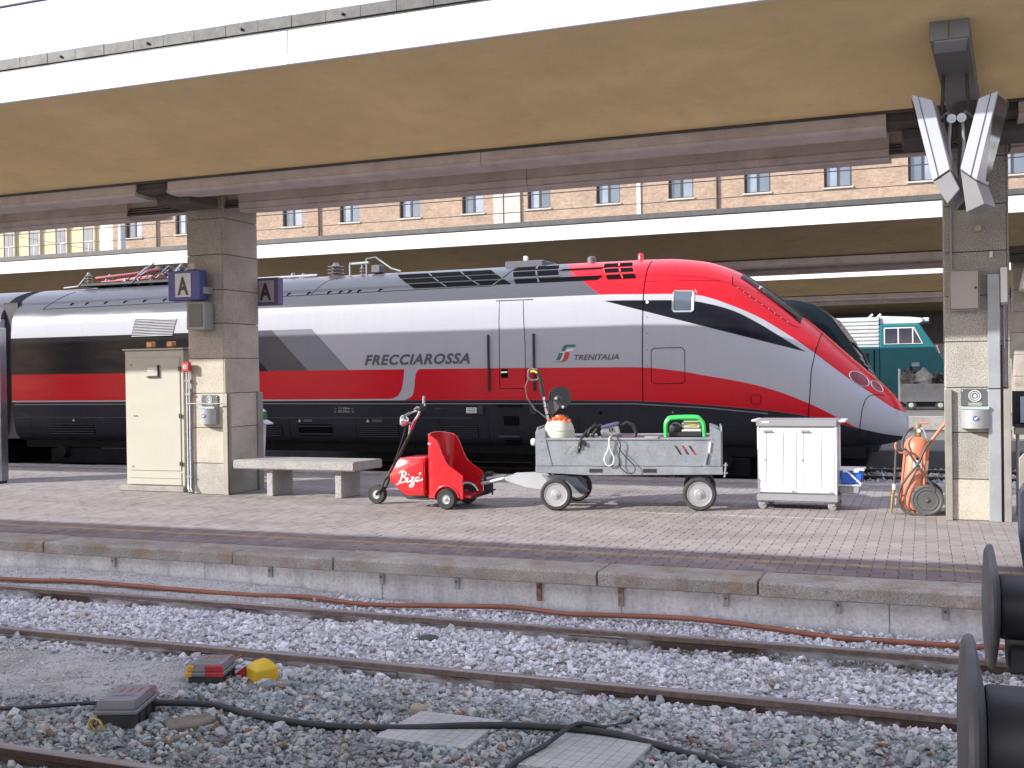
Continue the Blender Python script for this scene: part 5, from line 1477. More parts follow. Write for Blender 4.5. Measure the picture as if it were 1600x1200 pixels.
# ================================================================ RED THREE WHEELED TOW SCOOTER
M_sred = mat('scooter_red', (.60, .012, .020), .25, var=.06, dirt=.14, dirtcol=(.34, .05, .045), coat=.6, wear=.12)
M_tyre = mat('tyre', (.030, .029, .029), .8, var=.2, dirt=.45, dirtcol=(.12, .115, .105), bump=.1)
M_rimg = mat('rim_grey', (.44, .44, .45), .35, .4, var=.1, dirt=.15)
sct = thing('tow_scooter', 'small red three wheeled tow scooter with white script lettering', 'scooter', (-6.2, 13.05, 0))
def wheel(parent, c, r, wd, rim, name='wheel', holes=5, ax=(0, -1, 0), n=28, tyre_m=None, steps=True):
    ax = Vector(ax).normalized(); c = Vector(c); h = wd / 2
    t = MB().lathe([(rim, -h * .8), (rim * 1.02, -h), (r * .90, -h), (r * .985, -h * .6), (r, -h * .25), (r, h * .25), (r * .985, h * .6), (r * .90, h), (r * .82, h * 1.02), (r * .80, h * .96), (rim * 1.04, h * .98), (rim, h * .8)], c, ax, n, cap=False).build(name, tyre_m or M_tyre, parent, smooth=35)
    MB().lathe([(rim * 1.01, h * .75), (rim * .97, h * .95), (rim * .90, h * .9), (rim * .84, h * .45), (rim * .70, h * .40), (rim * .42, h * .75), (rim * .36, h * .95), (rim * .16, h * 1.0), (rim * .15, h * 1.35), (0, h * 1.4)], c, ax, n).build('rim', M_rimg, t, smooth=30)
    MB().lathe([(rim * 1.01, -h * .75), (rim * .3, -h * .6), (0, -h * .6)], c, ax, n).build('rim', M_rimg, t, smooth=30)
    u = ax.orthogonal().normalized(); w_ = ax.cross(u)
    for k in range(holes):
        a = 2 * math.pi * k / holes + .5
        p = c + (u * math.cos(a) + w_ * math.sin(a)) * rim * .62
        MB().lathe([(rim * .07, h * .42), (rim * .07, h * .66)], p, ax, 8).build('rim_hole', M_seam, t)
    return t
wheel(sct, (-7.0, 13.05, .135), .135, .10, .062, holes=3)
wheel(sct, (-5.81, 12.73, .135), .135, .10, .062, holes=4)
wheel(sct, (-5.81, 13.40, .135), .135, .10, .062, holes=4)
def shell(path, zb, zt, th):
    """upright sheet along a plan path with its own lower and upper edge heights and thickness"""
    P = [Vector((x, y, 0)) for x, y in path]
    nn = []
    for i in range(len(P)):
        d = (P[min(i + 1, len(P) - 1)] - P[max(i - 1, 0)]).normalized(); nn.append(Vector((-d.y, d.x, 0)))
    mb = MB(); rows = []
    for i, p in enumerate(P):
        b_, t_ = zb(i), zt(i); q = p + nn[i] * th
        rows.append([(p.x, p.y, b_), (p.x, p.y, b_ + (t_ - b_) * .5), (p.x, p.y, t_ - .008), (p.x + nn[i].x * th * .5, p.y + nn[i].y * th * .5, t_), (q.x, q.y, t_ - .008), (q.x, q.y, b_ + (t_ - b_) * .5), (q.x, q.y, b_), (p.x, p.y, b_)])
    mb.grid(rows)
    n = len(rows) - 1
    mb.f.append(tuple(range(7))); mb.f.append(tuple(range(n * 8, n * 8 + 7))[::-1])
    return mb
near_x = [-5.585, -5.62, -5.66, -5.70, -5.74, -5.78, -5.82, -5.86, -5.89, -5.92, -5.95, -5.98, -6.01]
zt_tab = pchip([-6.12, -6.03, -5.97, -5.92, -5.88, -5.81, -5.68, -5.58, -5.50], [.965, .955, .925, .85, .75, .605, .51, .445, .42])
path = [(x, 12.72) for x in near_x] + [(-6.05, 12.73), (-6.085, 12.76), (-6.11, 12.81), (-6.125, 12.9), (-6.13, 13.05), (-6.125, 13.2), (-6.11, 13.30), (-6.085, 13.36), (-6.05, 13.40)] + [(x, 13.42) for x in near_x[::-1]]
def zb_(i):
    x, y = path[i]
    r = .165; d = x + 5.81
    return max(.14, .13 + math.sqrt(max(0, r * r - d * d))) if x > -6.05 and abs(d) < r else .14
def zt_(i):
    x, y = path[i]
    z = float(zt_tab(x))
    return z + (.03 * (1 - ((y - 13.05) / .36) ** 2) if x < -6.04 else 0)
shell(path, zb_, zt_, -.022).build('shell', M_sred, sct, smooth=50)
MB().box(-6.08, -5.50, 12.78, 13.37, .15, .18).build('floor', M_sred, sct)
MB().box(-6.09, -6.04, 12.79, 13.34, .18, .66).build('inner_front', M_sred, sct, bevel=.01)
for y in (12.745, 13.385):   # arched wheel boxes inside
    MB().tube([(-5.81 + .178 * math.cos(a), y - .03 if y < 13 else y + .03, .13 + .178 * math.sin(a)) for a in np.linspace(.15, 3.0, 14)], .014, 8).build('arch', M_sred, sct, smooth=60)
def loft_y(secs):
    """skin through (y, polygon in x,z) sections"""
    n = len(secs[0][1]); mb = MB()
    vs = [(x, y, z) for y, poly in secs for x, z in poly]
    fs = [tuple(range(n)), tuple(range(len(vs) - n, len(vs)))[::-1]]
    for j in range(len(secs) - 1): fs += [(j * n + i, j * n + (i + 1) % n, (j + 1) * n + (i + 1) % n, (j + 1) * n + i) for i in range(n)]
    return mb.add(vs, fs)
hp = [(-6.135, .155), (-6.42, .145), (-6.66, .33), (-6.68, .42), (-6.53, .655), (-6.135, .67)]
def shr(p, k): return [(-6.3 + (x + 6.3) * k if x < -6.2 else x, .4 + (z - .4) * k) for x, z in p]
loft_y([(12.73, shr(hp, .86)), (12.75, shr(hp, .94)), (12.80, hp), (13.30, hp), (13.35, shr(hp, .94)), (13.37, shr(hp, .86))]).build('hood', M_sred, sct, bevel=.015, smooth=40, seg=2)
# black frame, fork, steering, lamp
MB().tube([(-6.72, 13.0, .34), (-6.62, 13.0, .24), (-6.42, 13.0, .125), (-6.1, 13.0, .105), (-5.6, 13.0, .105), (-5.46, 13.0, .17)], .02, 8).build('frame', M_black, sct, smooth=60)
MB().tube([(-6.10, 12.8, .12), (-6.42, 12.8, .125), (-6.60, 12.9, .2)], .014, 8).build('frame', M_black, sct, smooth=60)
for y in (12.985, 13.115):
    MB().tube([(-6.99, y, .135), (-6.90, y, .22), (-6.85, y, .34), (-6.78, 13.05, .42)], .017, 8).build('fork', M_black, sct, smooth=60)
MB().tube([(-6.87, 13.05, .335), (-6.67, 13.05, .64), (-6.47, 13.05, 1.0), (-6.42, 13.05, 1.10)], .022, 8).build('steering_column', M_darksteel, sct, smooth=60)
MB().tube([(-6.64, 13.09, .70), (-6.52, 13.09, .98), (-6.51, 13.09, 1.08)], .012, 8).build('brace', M_chrome, sct, smooth=60)
MB().tube([(-6.455, 13.0, 1.02), (-6.40, 13.0, 1.12), (-6.39, 13.0, 1.15)], .022, 8).build('collar', mat('collar_red', (.35, .03, .06), .3, coat=.4), sct, smooth=60)
MB().tube([(-6.46, 13.05, 1.08), (-6.36, 13.05, 1.22), (-6.34, 13.05, 1.27)], .018, 8).build('stem', M_chrome, sct, smooth=60)
hb = MB().tube([(-6.40, 12.78, 1.23), (-6.33, 12.86, 1.27), (-6.34, 13.05, 1.28), (-6.36, 13.24, 1.30), (-6.42, 13.36, 1.36)], .013, 8).build('handlebar', M_chrome, sct, smooth=60)
M_grip = mat('grip_grey', (.25, .24, .24), .6)
MB().tube([(-6.42, 12.70, 1.20), (-6.37, 12.80, 1.245)], .021, 8).build('grip', M_grip, hb, smooth=60)
MB().tube([(-6.42, 13.34, 1.35), (-6.455, 13.42, 1.45)], .021, 8).build('grip', M_grip, hb, smooth=60)
MB().tube([(-6.32, 12.84, 1.30), (-6.25, 12.80, 1.33), (-6.22, 12.78, 1.31)], .010, 6).build('brake_lever', M_chrome, hb, smooth=60)
MB().box(-6.36, -6.28, 12.95, 13.12, 1.28, 1.335).build('switch_block', M_black, hb, bevel=.01)
MB().tube([(-6.2, 13.2, 1.30), (-6.12, 13.25, 1.29)], .006, 6).build('cable', M_black, hb)
hl = MB().lathe([(.03, -.07), (.068, -.03), (.078, .02), (.074, .03), (.06, .035), (.0, .045)], (-6.55, 12.98, 1.14), (-.9, -.42, .05), 20).build('headlamp', M_chrome, sct, smooth=40)
MB().lathe([(.066, .0), (.05, .014), (0, .018)], Vector((-6.55, 12.98, 1.14)) + Vector((-.9, -.42, .05)).normalized() * .033, (-.9, -.42, .05), 18).build('lens', mat('lens_clear', (.5, .5, .5), .08, coat=1.), hl, smooth=50)
MB().tube([(-6.50, 13.0, 1.12), (-6.43, 13.03, 1.10)], .012, 6).build('lamp_arm', M_chrome, sct)
MB().tube([(-6.52, 13.0, 1.08), (-6.60, 13.0, .85), (-6.70, 13.02, .62), (-6.80, 13.05, .42)], .007, 6).build('cable', M_black, sct, smooth=60)
# tow bracket
MB().box(-5.50, -5.46, 13.22, 13.43, .15, .44).build('tow_plate', M_black, sct, bevel=.005)
MB().prism([(-5.8, .11), (-5.45, .17), (-5.45, .15), (-5.75, .085)], 'y', 12.85, 13.30).build('tow_strut', M_black, sct)
for z in (.42, .20): MB().box(-5.458, -5.36, 13.24, 13.32, z, z + .015).build('tow_jaw', M_black, sct)
MB().tube([(-5.395, 13.28, .14), (-5.395, 13.28, .47)], .012, 8).build('tow_pin', M_black, sct, smooth=60)
# script lettering on the hood side: brush strokes as flat ribbons
M_script = mat('script_white', (.78, .77, .77), .4)
def ribbon(pts, w0=.0095):
    n = len(pts); q = []
    pts = [Vector((x, 0, z)) for x, z in pts]
    sm = []
    for i in range(n - 1):
        p0, p1, p2, p3 = pts[max(i - 1, 0)], pts[i], pts[i + 1], pts[min(i + 2, n - 1)]
        for k in range(6):
            t = k / 6; sm.append(.5 * ((2 * p1) + (p2 - p0) * t + (2 * p0 - 5 * p1 + 4 * p2 - p3) * t * t + (3 * p1 - p0 - 3 * p2 + p3) * t ** 3))
    sm.append(pts[-1])
    L, Rr = [], []
    for i, p in enumerate(sm):
        d = (sm[min(i + 1, len(sm) - 1)] - sm[max(i - 1, 0)]).normalized(); nn = Vector((-d.z, 0, d.x))
        wq = w0 * (.55 + .6 * abs(d.z)); L.append(p + nn * wq); Rr.append(p - nn * wq)
    o = Vector((-6.55, 12.7265, .335))
    return MB().grid([[tuple(o + v * 1.0) for v in L], [tuple(o + v * 1.0) for v in Rr]])
S = .345   # script units
def sc(p): return [(x * S, z * S) for x, z in p]
for st in ([(.30, .40), (.22, .12), (.10, -.06), (.0, -.08)],
           [(.14, .36), (.30, .44), (.44, .38), (.40, .28), (.26, .22), (.42, .18), (.42, .06), (.26, 0), (.14, -.02)],
           [(.52, .20), (.47, .04), (.54, .02), (.62, .10)],
           [(.64, .20), (.76, .21), (.66, .06), (.76, .02), (.72, -.12), (.62, -.16), (.60, -.10), (.80, .08)],
           [(1.0, .22), (.88, .20), (.84, .10), (.92, .06), (1.0, .20), (.98, .10), (1.06, .10), (1.14, .16)],
           [(1.0, .32), (1.06, .40)], [(.545, .30), (.56, .32)]):
    ribbon(sc(st)).build('script_stroke', M_script, sct, fix=False)
ribbon([(.475, .855 - .335), (.53, .845 - .335)], .012).build('badge', M_script, sct, fix=False)
for i in range(2): MB().box(-6.50 + i * .2, -6.42 + i * .2, 12.728, 12.731, .60, .606).build('trim_strip', M_sred, sct)

# ================================================================ GALVANISED TRAILER
ct = thing('platform_trailer', 'galvanised steel platform trailer hitched to the red scooter', 'trailer', (-3.5, 13.55, 0))
Y0, Y1 = 13.08, 14.06
M_galvp = mat('galvanised_pale', (.50, .52, .53), .45, .2, var=.1, dirt=.1)
MB().prism([(-4.68, .475), (-3.95, .438), (-2.31, .452), (-2.31, .555), (-4.68, .555)], 'y', Y0, Y0 + .05).build('side_beam', M_galv, ct, bevel=.005)
MB().prism([(-4.68, .475), (-3.95, .438), (-2.31, .452), (-2.31, .555), (-4.68, .555)], 'y', Y1 - .05, Y1).build('side_beam', M_galv, ct, bevel=.005)
MB().box(-4.68, -2.31, Y0 + .052, Y1 - .052, .52, .556).build('deck', M_galv, ct)
for x in (-3.90, -3.215):
    MB().box(x - .085, x + .085, Y0 - .003, Y0 + .02, .475, .525).build('fork_slot', M_black, ct)
# tilted side flaps with rolled rim
side = [(-4.465, .562), (-2.505, .562), (-2.435, .885), (-4.53, .885)]
for y, d in ((Y0 + .005, -1), (Y1 - .02, 1)):
    s_ = MB().prism(side, 'y', y, y + .016).build('side_panel', M_galv, ct, bevel=.003)
    MB().tube([(-4.535, y + .004, .90), (-2.43, y + .004, .90)], .020, 8).build('rim', M_galv, s_, smooth=50)
    if d < 0:
        for x, tilt, m in ((-4.275, 1, 'a'), (-4.19, 1, 'a'), (-4.105, 1, 'a'), (-2.86, -1, 'b'), (-2.77, -1, 'c'), (-2.685, -1, 'd')):
            mm = {'a': mat('slot_dull', (.24, .25, .22), .6), 'b': M_black, 'c': M_black, 'd': M_black}[m]
            a = .035
            q = [(x - tilt * a - .012, .705), (x - tilt * a + .014, .705), (x + tilt * a + .014, .815), (x + tilt * a - .012, .815)]
            MB().prism(q, 'y', y - .003, y + .01).build('slot', mm, s_)
            if m in 'cd':
                k = .06 if m == 'c' else .0
                q = [(x - tilt * a * (1 - 2 * k / .11) - .012, .705 + k), (x - tilt * a * (1 - 2 * k / .11) + .014, .705 + k), (x - tilt * a * (1 - 2 * (k + .04) / .11) + .014, .745 + k), (x - tilt * a * (1 - 2 * (k + .04) / .11) - .012, .745 + k)]
                MB().prism(q, 'y', y - .006, y - .0032).build('red_mark', M_ared, s_)
        for x in (-3.95, -3.3, -2.75): MB().box(x, x + .18, y - .012, y - .001, .56, .575).build('hinge', M_galv, s_)
# end walls with cheek plates
for x, s in ((-4.675, 1), (-2.33, -1)):
    e = MB().prism([(Y0 + .01, .56), (Y1 - .01, .56), (Y1 - .01, .98), (Y1 - .15, 1.05), (Y0 + .15, 1.05), (Y0 + .01, .98)], 'x', x, x + .018).build('end_wall', M_galv, ct, bevel=.003)
    for y in (Y0 - .004, Y1 - .012):
        MB().prism([(x + s * .0, .56), (x + s * .215, .56), (x + s * .135, .90), (x + s * .13, 1.055), (x + s * .03, 1.02), (x + s * .0, .99)], 'y', y, y + .012).build('cheek_plate', M_galv, e, bevel=.003)
    for k in range(3): MB().lathe([(.007, 0), (.007, .005)], (x + s * .08, Y0 - .004, .64 + k * .12), (0, -1, 0), 8).build('rivet', M_bright, e)
MB().tube([(-2.455, Y0 - .012, .86), (-2.475, Y0 - .012, .73)], .012, 8).build('latch', M_white, ct, smooth=50)
MB().tube([(-2.48, Y0 - .012, .71), (-2.51, Y0 - .012, .58)], .009, 8).build('latch', M_black, ct, smooth=50)
MB().tube([(-2.29, 13.1, .42), (-2.27, 13.1, .60)], .012, 8).build('hitch', M_galv, ct); MB().tube([(-2.31, 13.1, .47), (-2.25, 13.1, .47)], .010, 6).build('hitch', M_galv, ct); MB().tube([(-2.31, 13.1, .57), (-2.25, 13.1, .57)], .010, 6).build('hitch', M_galv, ct)
MB().lathe([(.045, 0), (.05, .02), (.04, .05)], (-4.70, 13.2, .86), (-1, 0, 0), 16).build('bumper', M_white, ct, smooth=40)
# wheels
for y, s in ((13.02, -1), (14.08, 1)):
    wheel(ct, (-2.60, y + .06 * (s < 0), .21), .212, .10, .158, holes=6, ax=(0, s, 0), n=36)
wheel(ct, (-4.40, 12.98, .205), .205, .10, .153, holes=6, ax=(-.02, -1, 0), n=36)
wheel(ct, (-4.25, 14.02, .205), .205, .10, .153, holes=6, ax=(.12, 1, 0), n=36)
MB().tube([(-2.60, 13.1, .21), (-2.60, 14.0, .21)], .025, 8).build('axle', M_darksteel, ct); MB().tube([(-4.39, 13.05, .21), (-4.25, 14.0, .21)], .025, 8).build('axle', M_darksteel, ct)
for y in (13.2, 13.9): MB().prism([(-2.72, .45), (-2.48, .45), (-2.56, .2), (-2.64, .2)], 'y', y, y + .03).build('axle_plate', M_darksteel, ct)
MB().lathe([(.22, .40), (.22, .445)], (-4.3, 13.55, 0), n=24).build('turntable', M_darksteel, ct)
for y in (13.2, 13.85): MB().prism([(-4.62, .43), (-4.28, .43), (-4.1, .30), (-4.16, .2), (-4.42, .21)], 'y', y, y + .025).build('steer_plate', M_galv, ct, bevel=.004)
MB().prism([(-4.34, .425), (-4.16, .425), (-3.99, .235), (-4.05, .2), (-4.13, .22)], 'y', 13.12, 13.15).build('steer_plate', mat('plate_blue_dark', (.07, .08, .10), .35, .4), ct, bevel=.004)
MB().prism([(-5.16, .385), (-5.0, .43), (-4.62, .445), (-4.45, .33), (-4.62, .24), (-4.80, .26), (-5.05, .335)], 'y', 13.22, 13.245).build('drawbar_plate', M_galvp, ct, bevel=.003)
MB().prism([(-5.16, .385), (-5.0, .43), (-4.62, .445), (-4.45, .33), (-4.62, .24), (-4.80, .26), (-5.05, .335)], 'y', 13.52, 13.545).build('drawbar_plate', M_galvp, ct, bevel=.003)
for a, b_ in (((-5.12, 13.23, .385), (-5.44, 13.34, .30)), ((-5.15, 13.5, .395), (-5.40, 13.44, .36))):
    MB().tube([a, b_], .022, 8).build('drawbar', M_galvp, ct, smooth=50)
MB().tube([(-5.38, 13.44, .37), (-5.46, 13.45, .335)], .014, 8).build('drawbar_eye', M_galv, ct)

# ---------------------------------------------------------------- load on the trailer
M_tank = mat('tank_plastic', (.66, .64, .52), .38, var=.05, dirt=.1)
tk = thing('sprayer_tank', 'white plastic sprayer tank with orange cap at the left end of the trailer', 'sprayer', (-4.41, 13.42, .56))
MB().lathe([(.19, .562), (.215, .62), (.216, .80), (.208, .95), (.185, 1.06), (.15, 1.125), (.09, 1.14)], (-4.41, 13.42, 0), n=28).build('tank', M_tank, tk, smooth=35)
for z in (.90, 1.0): MB().lathe([(.2165 - (z - .9) * .12, z), (.219 - (z - .9) * .12, z + .006), (.2155 - (z - .9) * .12, z + .012)], (-4.41, 13.42, 0), n=28, cap=False).build('rib', M_tank, tk, smooth=60)
M_or = mat('cap_orange', (.75, .13, .03), .35, var=.06)
MB().lathe([(.10, 1.142), (.10, 1.17), (.06, 1.18), (.055, 1.20), (.0, 1.205)], (-4.40, 13.42, 0), n=20).build('cap', M_or, tk, smooth=40)
for k in range(5): MB().box(-4.54 + k * .065, -4.50 + k * .065, 13.30, 13.35, 1.11, 1.15 + .012 * (k % 2)).build('cap_lug', M_or, tk, bevel=.006)
pw = thing('spray_lance', 'black spray lance with yellow trigger standing behind the sprayer tank', 'spray lance', (-4.6, 13.55, 1.1))
MB().tube([(-4.565, 13.5, 1.13), (-4.60, 13.5, 1.30), (-4.625, 13.5, 1.46)], .020, 10).build('tube', M_bright, pw, smooth=60)
for z in (1.2, 1.29, 1.38): MB().lathe([(.024, 0), (.024, .012)], (-4.565 - (z - 1.13) * .18, 13.5, z), n=10).build('band', M_black, pw)
MB().tube([(-4.625, 13.5, 1.44), (-4.65, 13.5, 1.56), (-4.665, 13.5, 1.68), (-4.70, 13.5, 1.80)], [.027, .03, .024, .018], 10).build('grip', M_blackp, pw, smooth=60)
MB().tube([(-4.67, 13.5, 1.72), (-4.70, 13.5, 1.665), (-4.78, 13.5, 1.66), (-4.825, 13.5, 1.70), (-4.82, 13.5, 1.79), (-4.79, 13.5, 1.815), (-4.70, 13.5, 1.80)], .015, 8).build('trigger_guard', mat('guard_grey', (.14, .14, .13), .5), pw, smooth=60)
MB().tube([(-4.79, 13.49, 1.77), (-4.76, 13.49, 1.785), (-4.70, 13.49, 1.76)], .016, 8).build('trigger', mat('trigger_yellow', (.68, .58, .06), .4), pw, smooth=60)
MB().tube([(-4.82, 13.5, 1.68), (-4.87, 13.52, 1.58), (-4.85, 13.55, 1.42), (-4.76, 13.58, 1.28), (-4.62, 13.6, 1.17), (-4.55, 13.6, 1.12)], .008, 8).build('hose', mat('hose_grey', (.16, .15, .15), .5), pw, smooth=60)
rl = thing('hose_reel', 'black hose reel on a bracket behind the sprayer tank', 'hose reel', (-4.45, 13.65, 1.2))
MB().lathe([(.03, -.05), (.135, -.045), (.15, -.03), (.15, -.02), (.10, -.015), (.10, .03), (.15, .035), (.15, .05), (.13, .055), (.03, .06)], (-4.43, 13.66, 1.42), (.55, -.8, .1), 26).build('drum', mat('reel_grey', (.06, .06, .065), .45), rl, smooth=40)
MB().prism([(-4.58, 1.22), (-4.50, 1.20), (-4.42, 1.28), (-4.38, 1.42), (-4.44, 1.46), (-4.58, 1.36)], 'y', 13.54, 13.57).build('side_plate', mat('reel_plate', (.085, .085, .09), .45), rl, bevel=.006)
MB().tube([(-4.46, 13.53, 1.42), (-4.36, 13.53, 1.30)], .035, 10).build('crank', M_blackp, rl, smooth=60)
MB().lathe([(.02, 0), (.02, .02)], (-4.455, 13.50, 1.42), (0, -1, 0), 10).build('bolt', M_bright, rl); MB().lathe([(.02, 0), (.02, .02)], (-4.365, 13.50, 1.305), (0, -1, 0), 10).build('bolt', M_bright, rl)
MB().tube([(-4.55, 13.6, 1.24), (-4.50, 13.6, 1.16), (-4.40, 13.6, 1.20), (-4.32, 13.62, 1.17), (-4.30, 13.64, .75)], .016, 8).build('stand', M_blackp, rl, smooth=60)
MB().tube([(-4.53, 13.62, 1.26), (-4.53, 13.64, .60)], .018, 8).build('stand', M_blackp, rl, smooth=60)
# black harness over the rim
hn = thing('tool_harness', 'black strap harness draped over the trailer rim beside the sprayer tank', 'harness', (-4.05, 13.2, .9))
M_strap = mat('black_strap', (.022, .021, .02), .7, var=.3)
for q, r_ in (([(-4.12, 13.10, .74), (-4.10, 13.08, .84), (-4.08, 13.09, .92), (-4.02, 13.2, .99), (-3.92, 13.3, 1.04), (-3.84, 13.35, 1.06)], .026),
              ([(-4.02, 13.15, .92), (-3.98, 13.2, 1.02), (-3.92, 13.25, 1.07), (-3.86, 13.3, 1.0), (-3.84, 13.3, .93)], .024),
              ([(-4.14, 13.12, .93), (-4.06, 13.08, .88), (-4.03, 13.07, .82)], .020),
              ([(-3.95, 13.12, .94), (-3.90, 13.18, 1.02), (-3.86, 13.22, .94)], .022)):
    MB().tube(q, r_, 6).build('strap', M_strap, hn, smooth=60)
for x, y, z in ((-4.12, 13.06, .80), (-4.05, 13.06, .86), (-3.93, 13.1, .93), (-4.15, 13.07, .75)): MB().box(x - .02, x + .02, y - .01, y + .01, z - .015, z + .015).build('buckle', M_chrome if x < -4.1 else M_blackp, hn, bevel=.004)
# grey and blue spray box
sb = thing('cordless_blower', 'light grey and blue power tool with black handle lying on the trailer', 'power tool', (-3.72, 13.35, .9))
R_ = rotM((-3.73, 13.35, .98), 'Y', -14) @ rotM((-3.73, 13.35, .98), 'Z', 18)
def rb(x0, x1, y0, y1, z0, z1): return MB().box(x0, x1, y0, y1, z0, z1, R_)
rb(-3.87, -3.62, 13.27, 13.43, .92, 1.045).build('case', mat('tool_grey', (.42, .42, .41), .4, var=.05), sb, bevel=.018, seg=2)
rb(-3.85, -3.60, 13.26, 13.44, 1.047, 1.085).build('lid', mat('tool_blue', (.16, .17, .30), .4, var=.05), sb, bevel=.014, seg=2)
for k in range(2): rb(-3.76 + k * .035, -3.745 + k * .035, 13.262, 13.272, .985, 1.03).build('vent_slot', M_black, sb)
MB().tube([(-3.60, 13.35, 1.05), (-3.52, 13.36, 1.10), (-3.44, 13.37, 1.06), (-3.40, 13.38, .96), (-3.42, 13.38, .92)], .024, 8).build('handle', M_blackp, sb, smooth=60)
MB().tube([(-3.88, 13.33, 1.05), (-3.90, 13.33, 1.0), (-3.88, 13.33, .95)], .012, 8).build('clip', M_white, sb, smooth=60)
# white rope loop, black cable loop
lp = [(-3.71, 13.2, .94), (-3.72, 13.05, .915), (-3.725, 13.045, .84), (-3.74, 13.045, .77), (-3.785, 13.045, .67), (-3.775, 13.045, .595), (-3.73, 13.045, .565), (-3.68, 13.045, .595), (-3.665, 13.045, .67), (-3.71, 13.045, .77), (-3.722, 13.045, .83)]
def smooth_pts(pts, k=5):
    P = [Vector(p) for p in pts]; out = []
    for i in range(len(P) - 1):
        p0, p1, p2, p3 = P[max(i - 1, 0)], P[i], P[i + 1], P[min(i + 2, len(P) - 1)]
        for j in range(k):
            t = j / k; out.append(.5 * ((2 * p1) + (p2 - p0) * t + (2 * p0 - 5 * p1 + 4 * p2 - p3) * t * t + (3 * p1 - p0 - 3 * p2 + p3) * t ** 3))
    return out + [P[-1]]
tag(MB().tube(smooth_pts(lp), .009, 6).build('rope', M_white, smooth=60), 'white rope loop hanging over the side of the trailer', 'rope')
lp2 = [(-3.60, 13.3, .94), (-3.62, 13.05, .912), (-3.58, 13.04, .84), (-3.60, 13.04, .70), (-3.60, 13.04, .60), (-3.58, 13.035, .54), (-3.50, 13.03, .475), (-3.42, 13.03, .48), (-3.40, 13.035, .55), (-3.46, 13.04, .62), (-3.56, 13.045, .73), (-3.60, 13.045, .80)]
tag(MB().tube(smooth_pts(lp2), .006, 6).build('cable', M_blackp, smooth=60), 'thin black cable loop hanging beside the white rope on the trailer', 'cable')
M_mar = mat('maroon_board', (.14, .045, .06), .5, var=.2, dirt=.2)
tag(MB().box(-3.62, -2.60, 13.25, 13.95, .86, .905).build('board', M_mar, bevel=.006), 'maroon board lying across the load of the trailer', 'board')
crs = thing('storage_crate', 'grey crate inside the trailer carrying the maroon board', 'crate', (-3.2, 13.6, .56))
MB().box(-4.0, -2.55, 13.2, 14.0, .56, .855).build('box', M_steel, crs, bevel=.01)
tag(MB().box(-3.32, -3.14, 13.3, 13.42, .908, .935).build('flat_tool', M_rimg, bevel=.008), 'flat metal tool on the maroon board between the power tool and the generator', 'tool')
# generator in a green tube frame
gn = thing('generator', 'portable generator in a bright green tube frame at the right end of the trailer', 'generator', (-2.77, 13.55, .9))
M_gr_ = mat('frame_green', (.04, .58, .10), .3, var=.04, coat=.4)
for y, dx in ((13.42, 0.), (13.85, -.02)):
    MB().tube(smooth_pts([(-3.02 + dx, y, .908), (-3.02 + dx, y, 1.05), (-2.99 + dx, y, 1.115), (-2.93 + dx, y, 1.145), (-2.63 + dx, y, 1.15), (-2.57 + dx, y, 1.12), (-2.54 + dx, y, 1.06), (-2.53 + dx, y, .908)], 4), .024, 10).build('frame_tube', M_gr_, gn, smooth=60)
for x in (-2.99, -2.57): MB().tube([(x, 13.42, 1.10), (x - .02, 13.85, 1.10)], .018, 8).build('cross_tube', M_gr_, gn, smooth=60)
MB().box(-2.82, -2.57, 13.48, 13.80, 1.00, 1.10).build('fuel_tank', mat('tank_cream', (.60, .57, .47), .4, var=.06, dirt=.15), gn, bevel=.025, seg=2)
MB().box(-2.82, -2.57, 13.48, 13.80, .97, .998).build('tank_flange', M_white, gn, bevel=.008)
MB().box(-2.74, -2.64, 13.472, 13.479, 1.045, 1.075).build('sticker', mat('sticker_yellow', (.55, .50, .06), .5), gn)
MB().lathe([(.06, -.09), (.085, -.07), (.09, .0), (.075, .08), (.03, .1)], (-2.90, 13.6, 1.0), (0, -1, 0), 20).build('recoil_cover', M_blackp, gn, smooth=40)
MB().box(-2.99, -2.56, 13.47, 13.82, .908, .968).build('engine_block', M_darksteel, gn, bevel=.01)
MB().box(-2.97, -2.84, 13.55, 13.8, .97, 1.06).build('alternator', M_darksteel, gn, bevel=.02)

for o in list(COL.objects):
    if o.parent is None and o.name.split('.')[0] in ('platform_trailer', 'sprayer_tank', 'spray_lance', 'hose_reel', 'tool_harness', 'cordless_blower', 'rope', 'board', 'storage_crate', 'tool', 'tool', 'generator') or (o.name.split('.')[0] == 'cable' and 'trailer' in o.get('label', '')):
        Mz = Matrix.Translation((-4.4, 13.0, 0)) @ Matrix.Rotation(math.radians(11), 4, 'Z') @ Matrix.Translation((4.4, -13.0, 0))
        o.matrix_world = Mz @ Matrix.Translation(o.location)
        ORG[o.name] = tuple(o.location)

# ================================================================ HOUSEKEEPING CART
M_wp = mat('cart_white', (.80, .80, .79), .35, var=.02, dirt=.05, dirtcol=(.5, .48, .44))
M_cg = mat('cart_grey', (.27, .275, .29), .4, var=.04, dirt=.08)
wc = thing('service_cart', 'white two door service cart with grey top and castors', 'service cart', (-1.5, 14.1, 0))
x0, x1, y0, y1 = -1.985, -1.015, 13.80, 14.42
MB().box(x0 + .03, x1 - .03, y0 + .02, y1 - .02, .20, 1.03).build('body', M_wp, wc, bevel=.01)
MB().box(x0 - .01, x1 + .01, y0 - .01, y1 + .01, 1.035, 1.125).build('top', M_cg, wc, bevel=.015, seg=2)
MB().box(x0 - .075, x0 - .012, y0 + .03, y1 - .03, 1.10, 1.125).build('handle', M_wp, wc, bevel=.008)
MB().box(x1 + .012, x1 + .10, y0 + .03, y1 - .03, 1.095, 1.12).build('handle', M_wp, wc, bevel=.008)
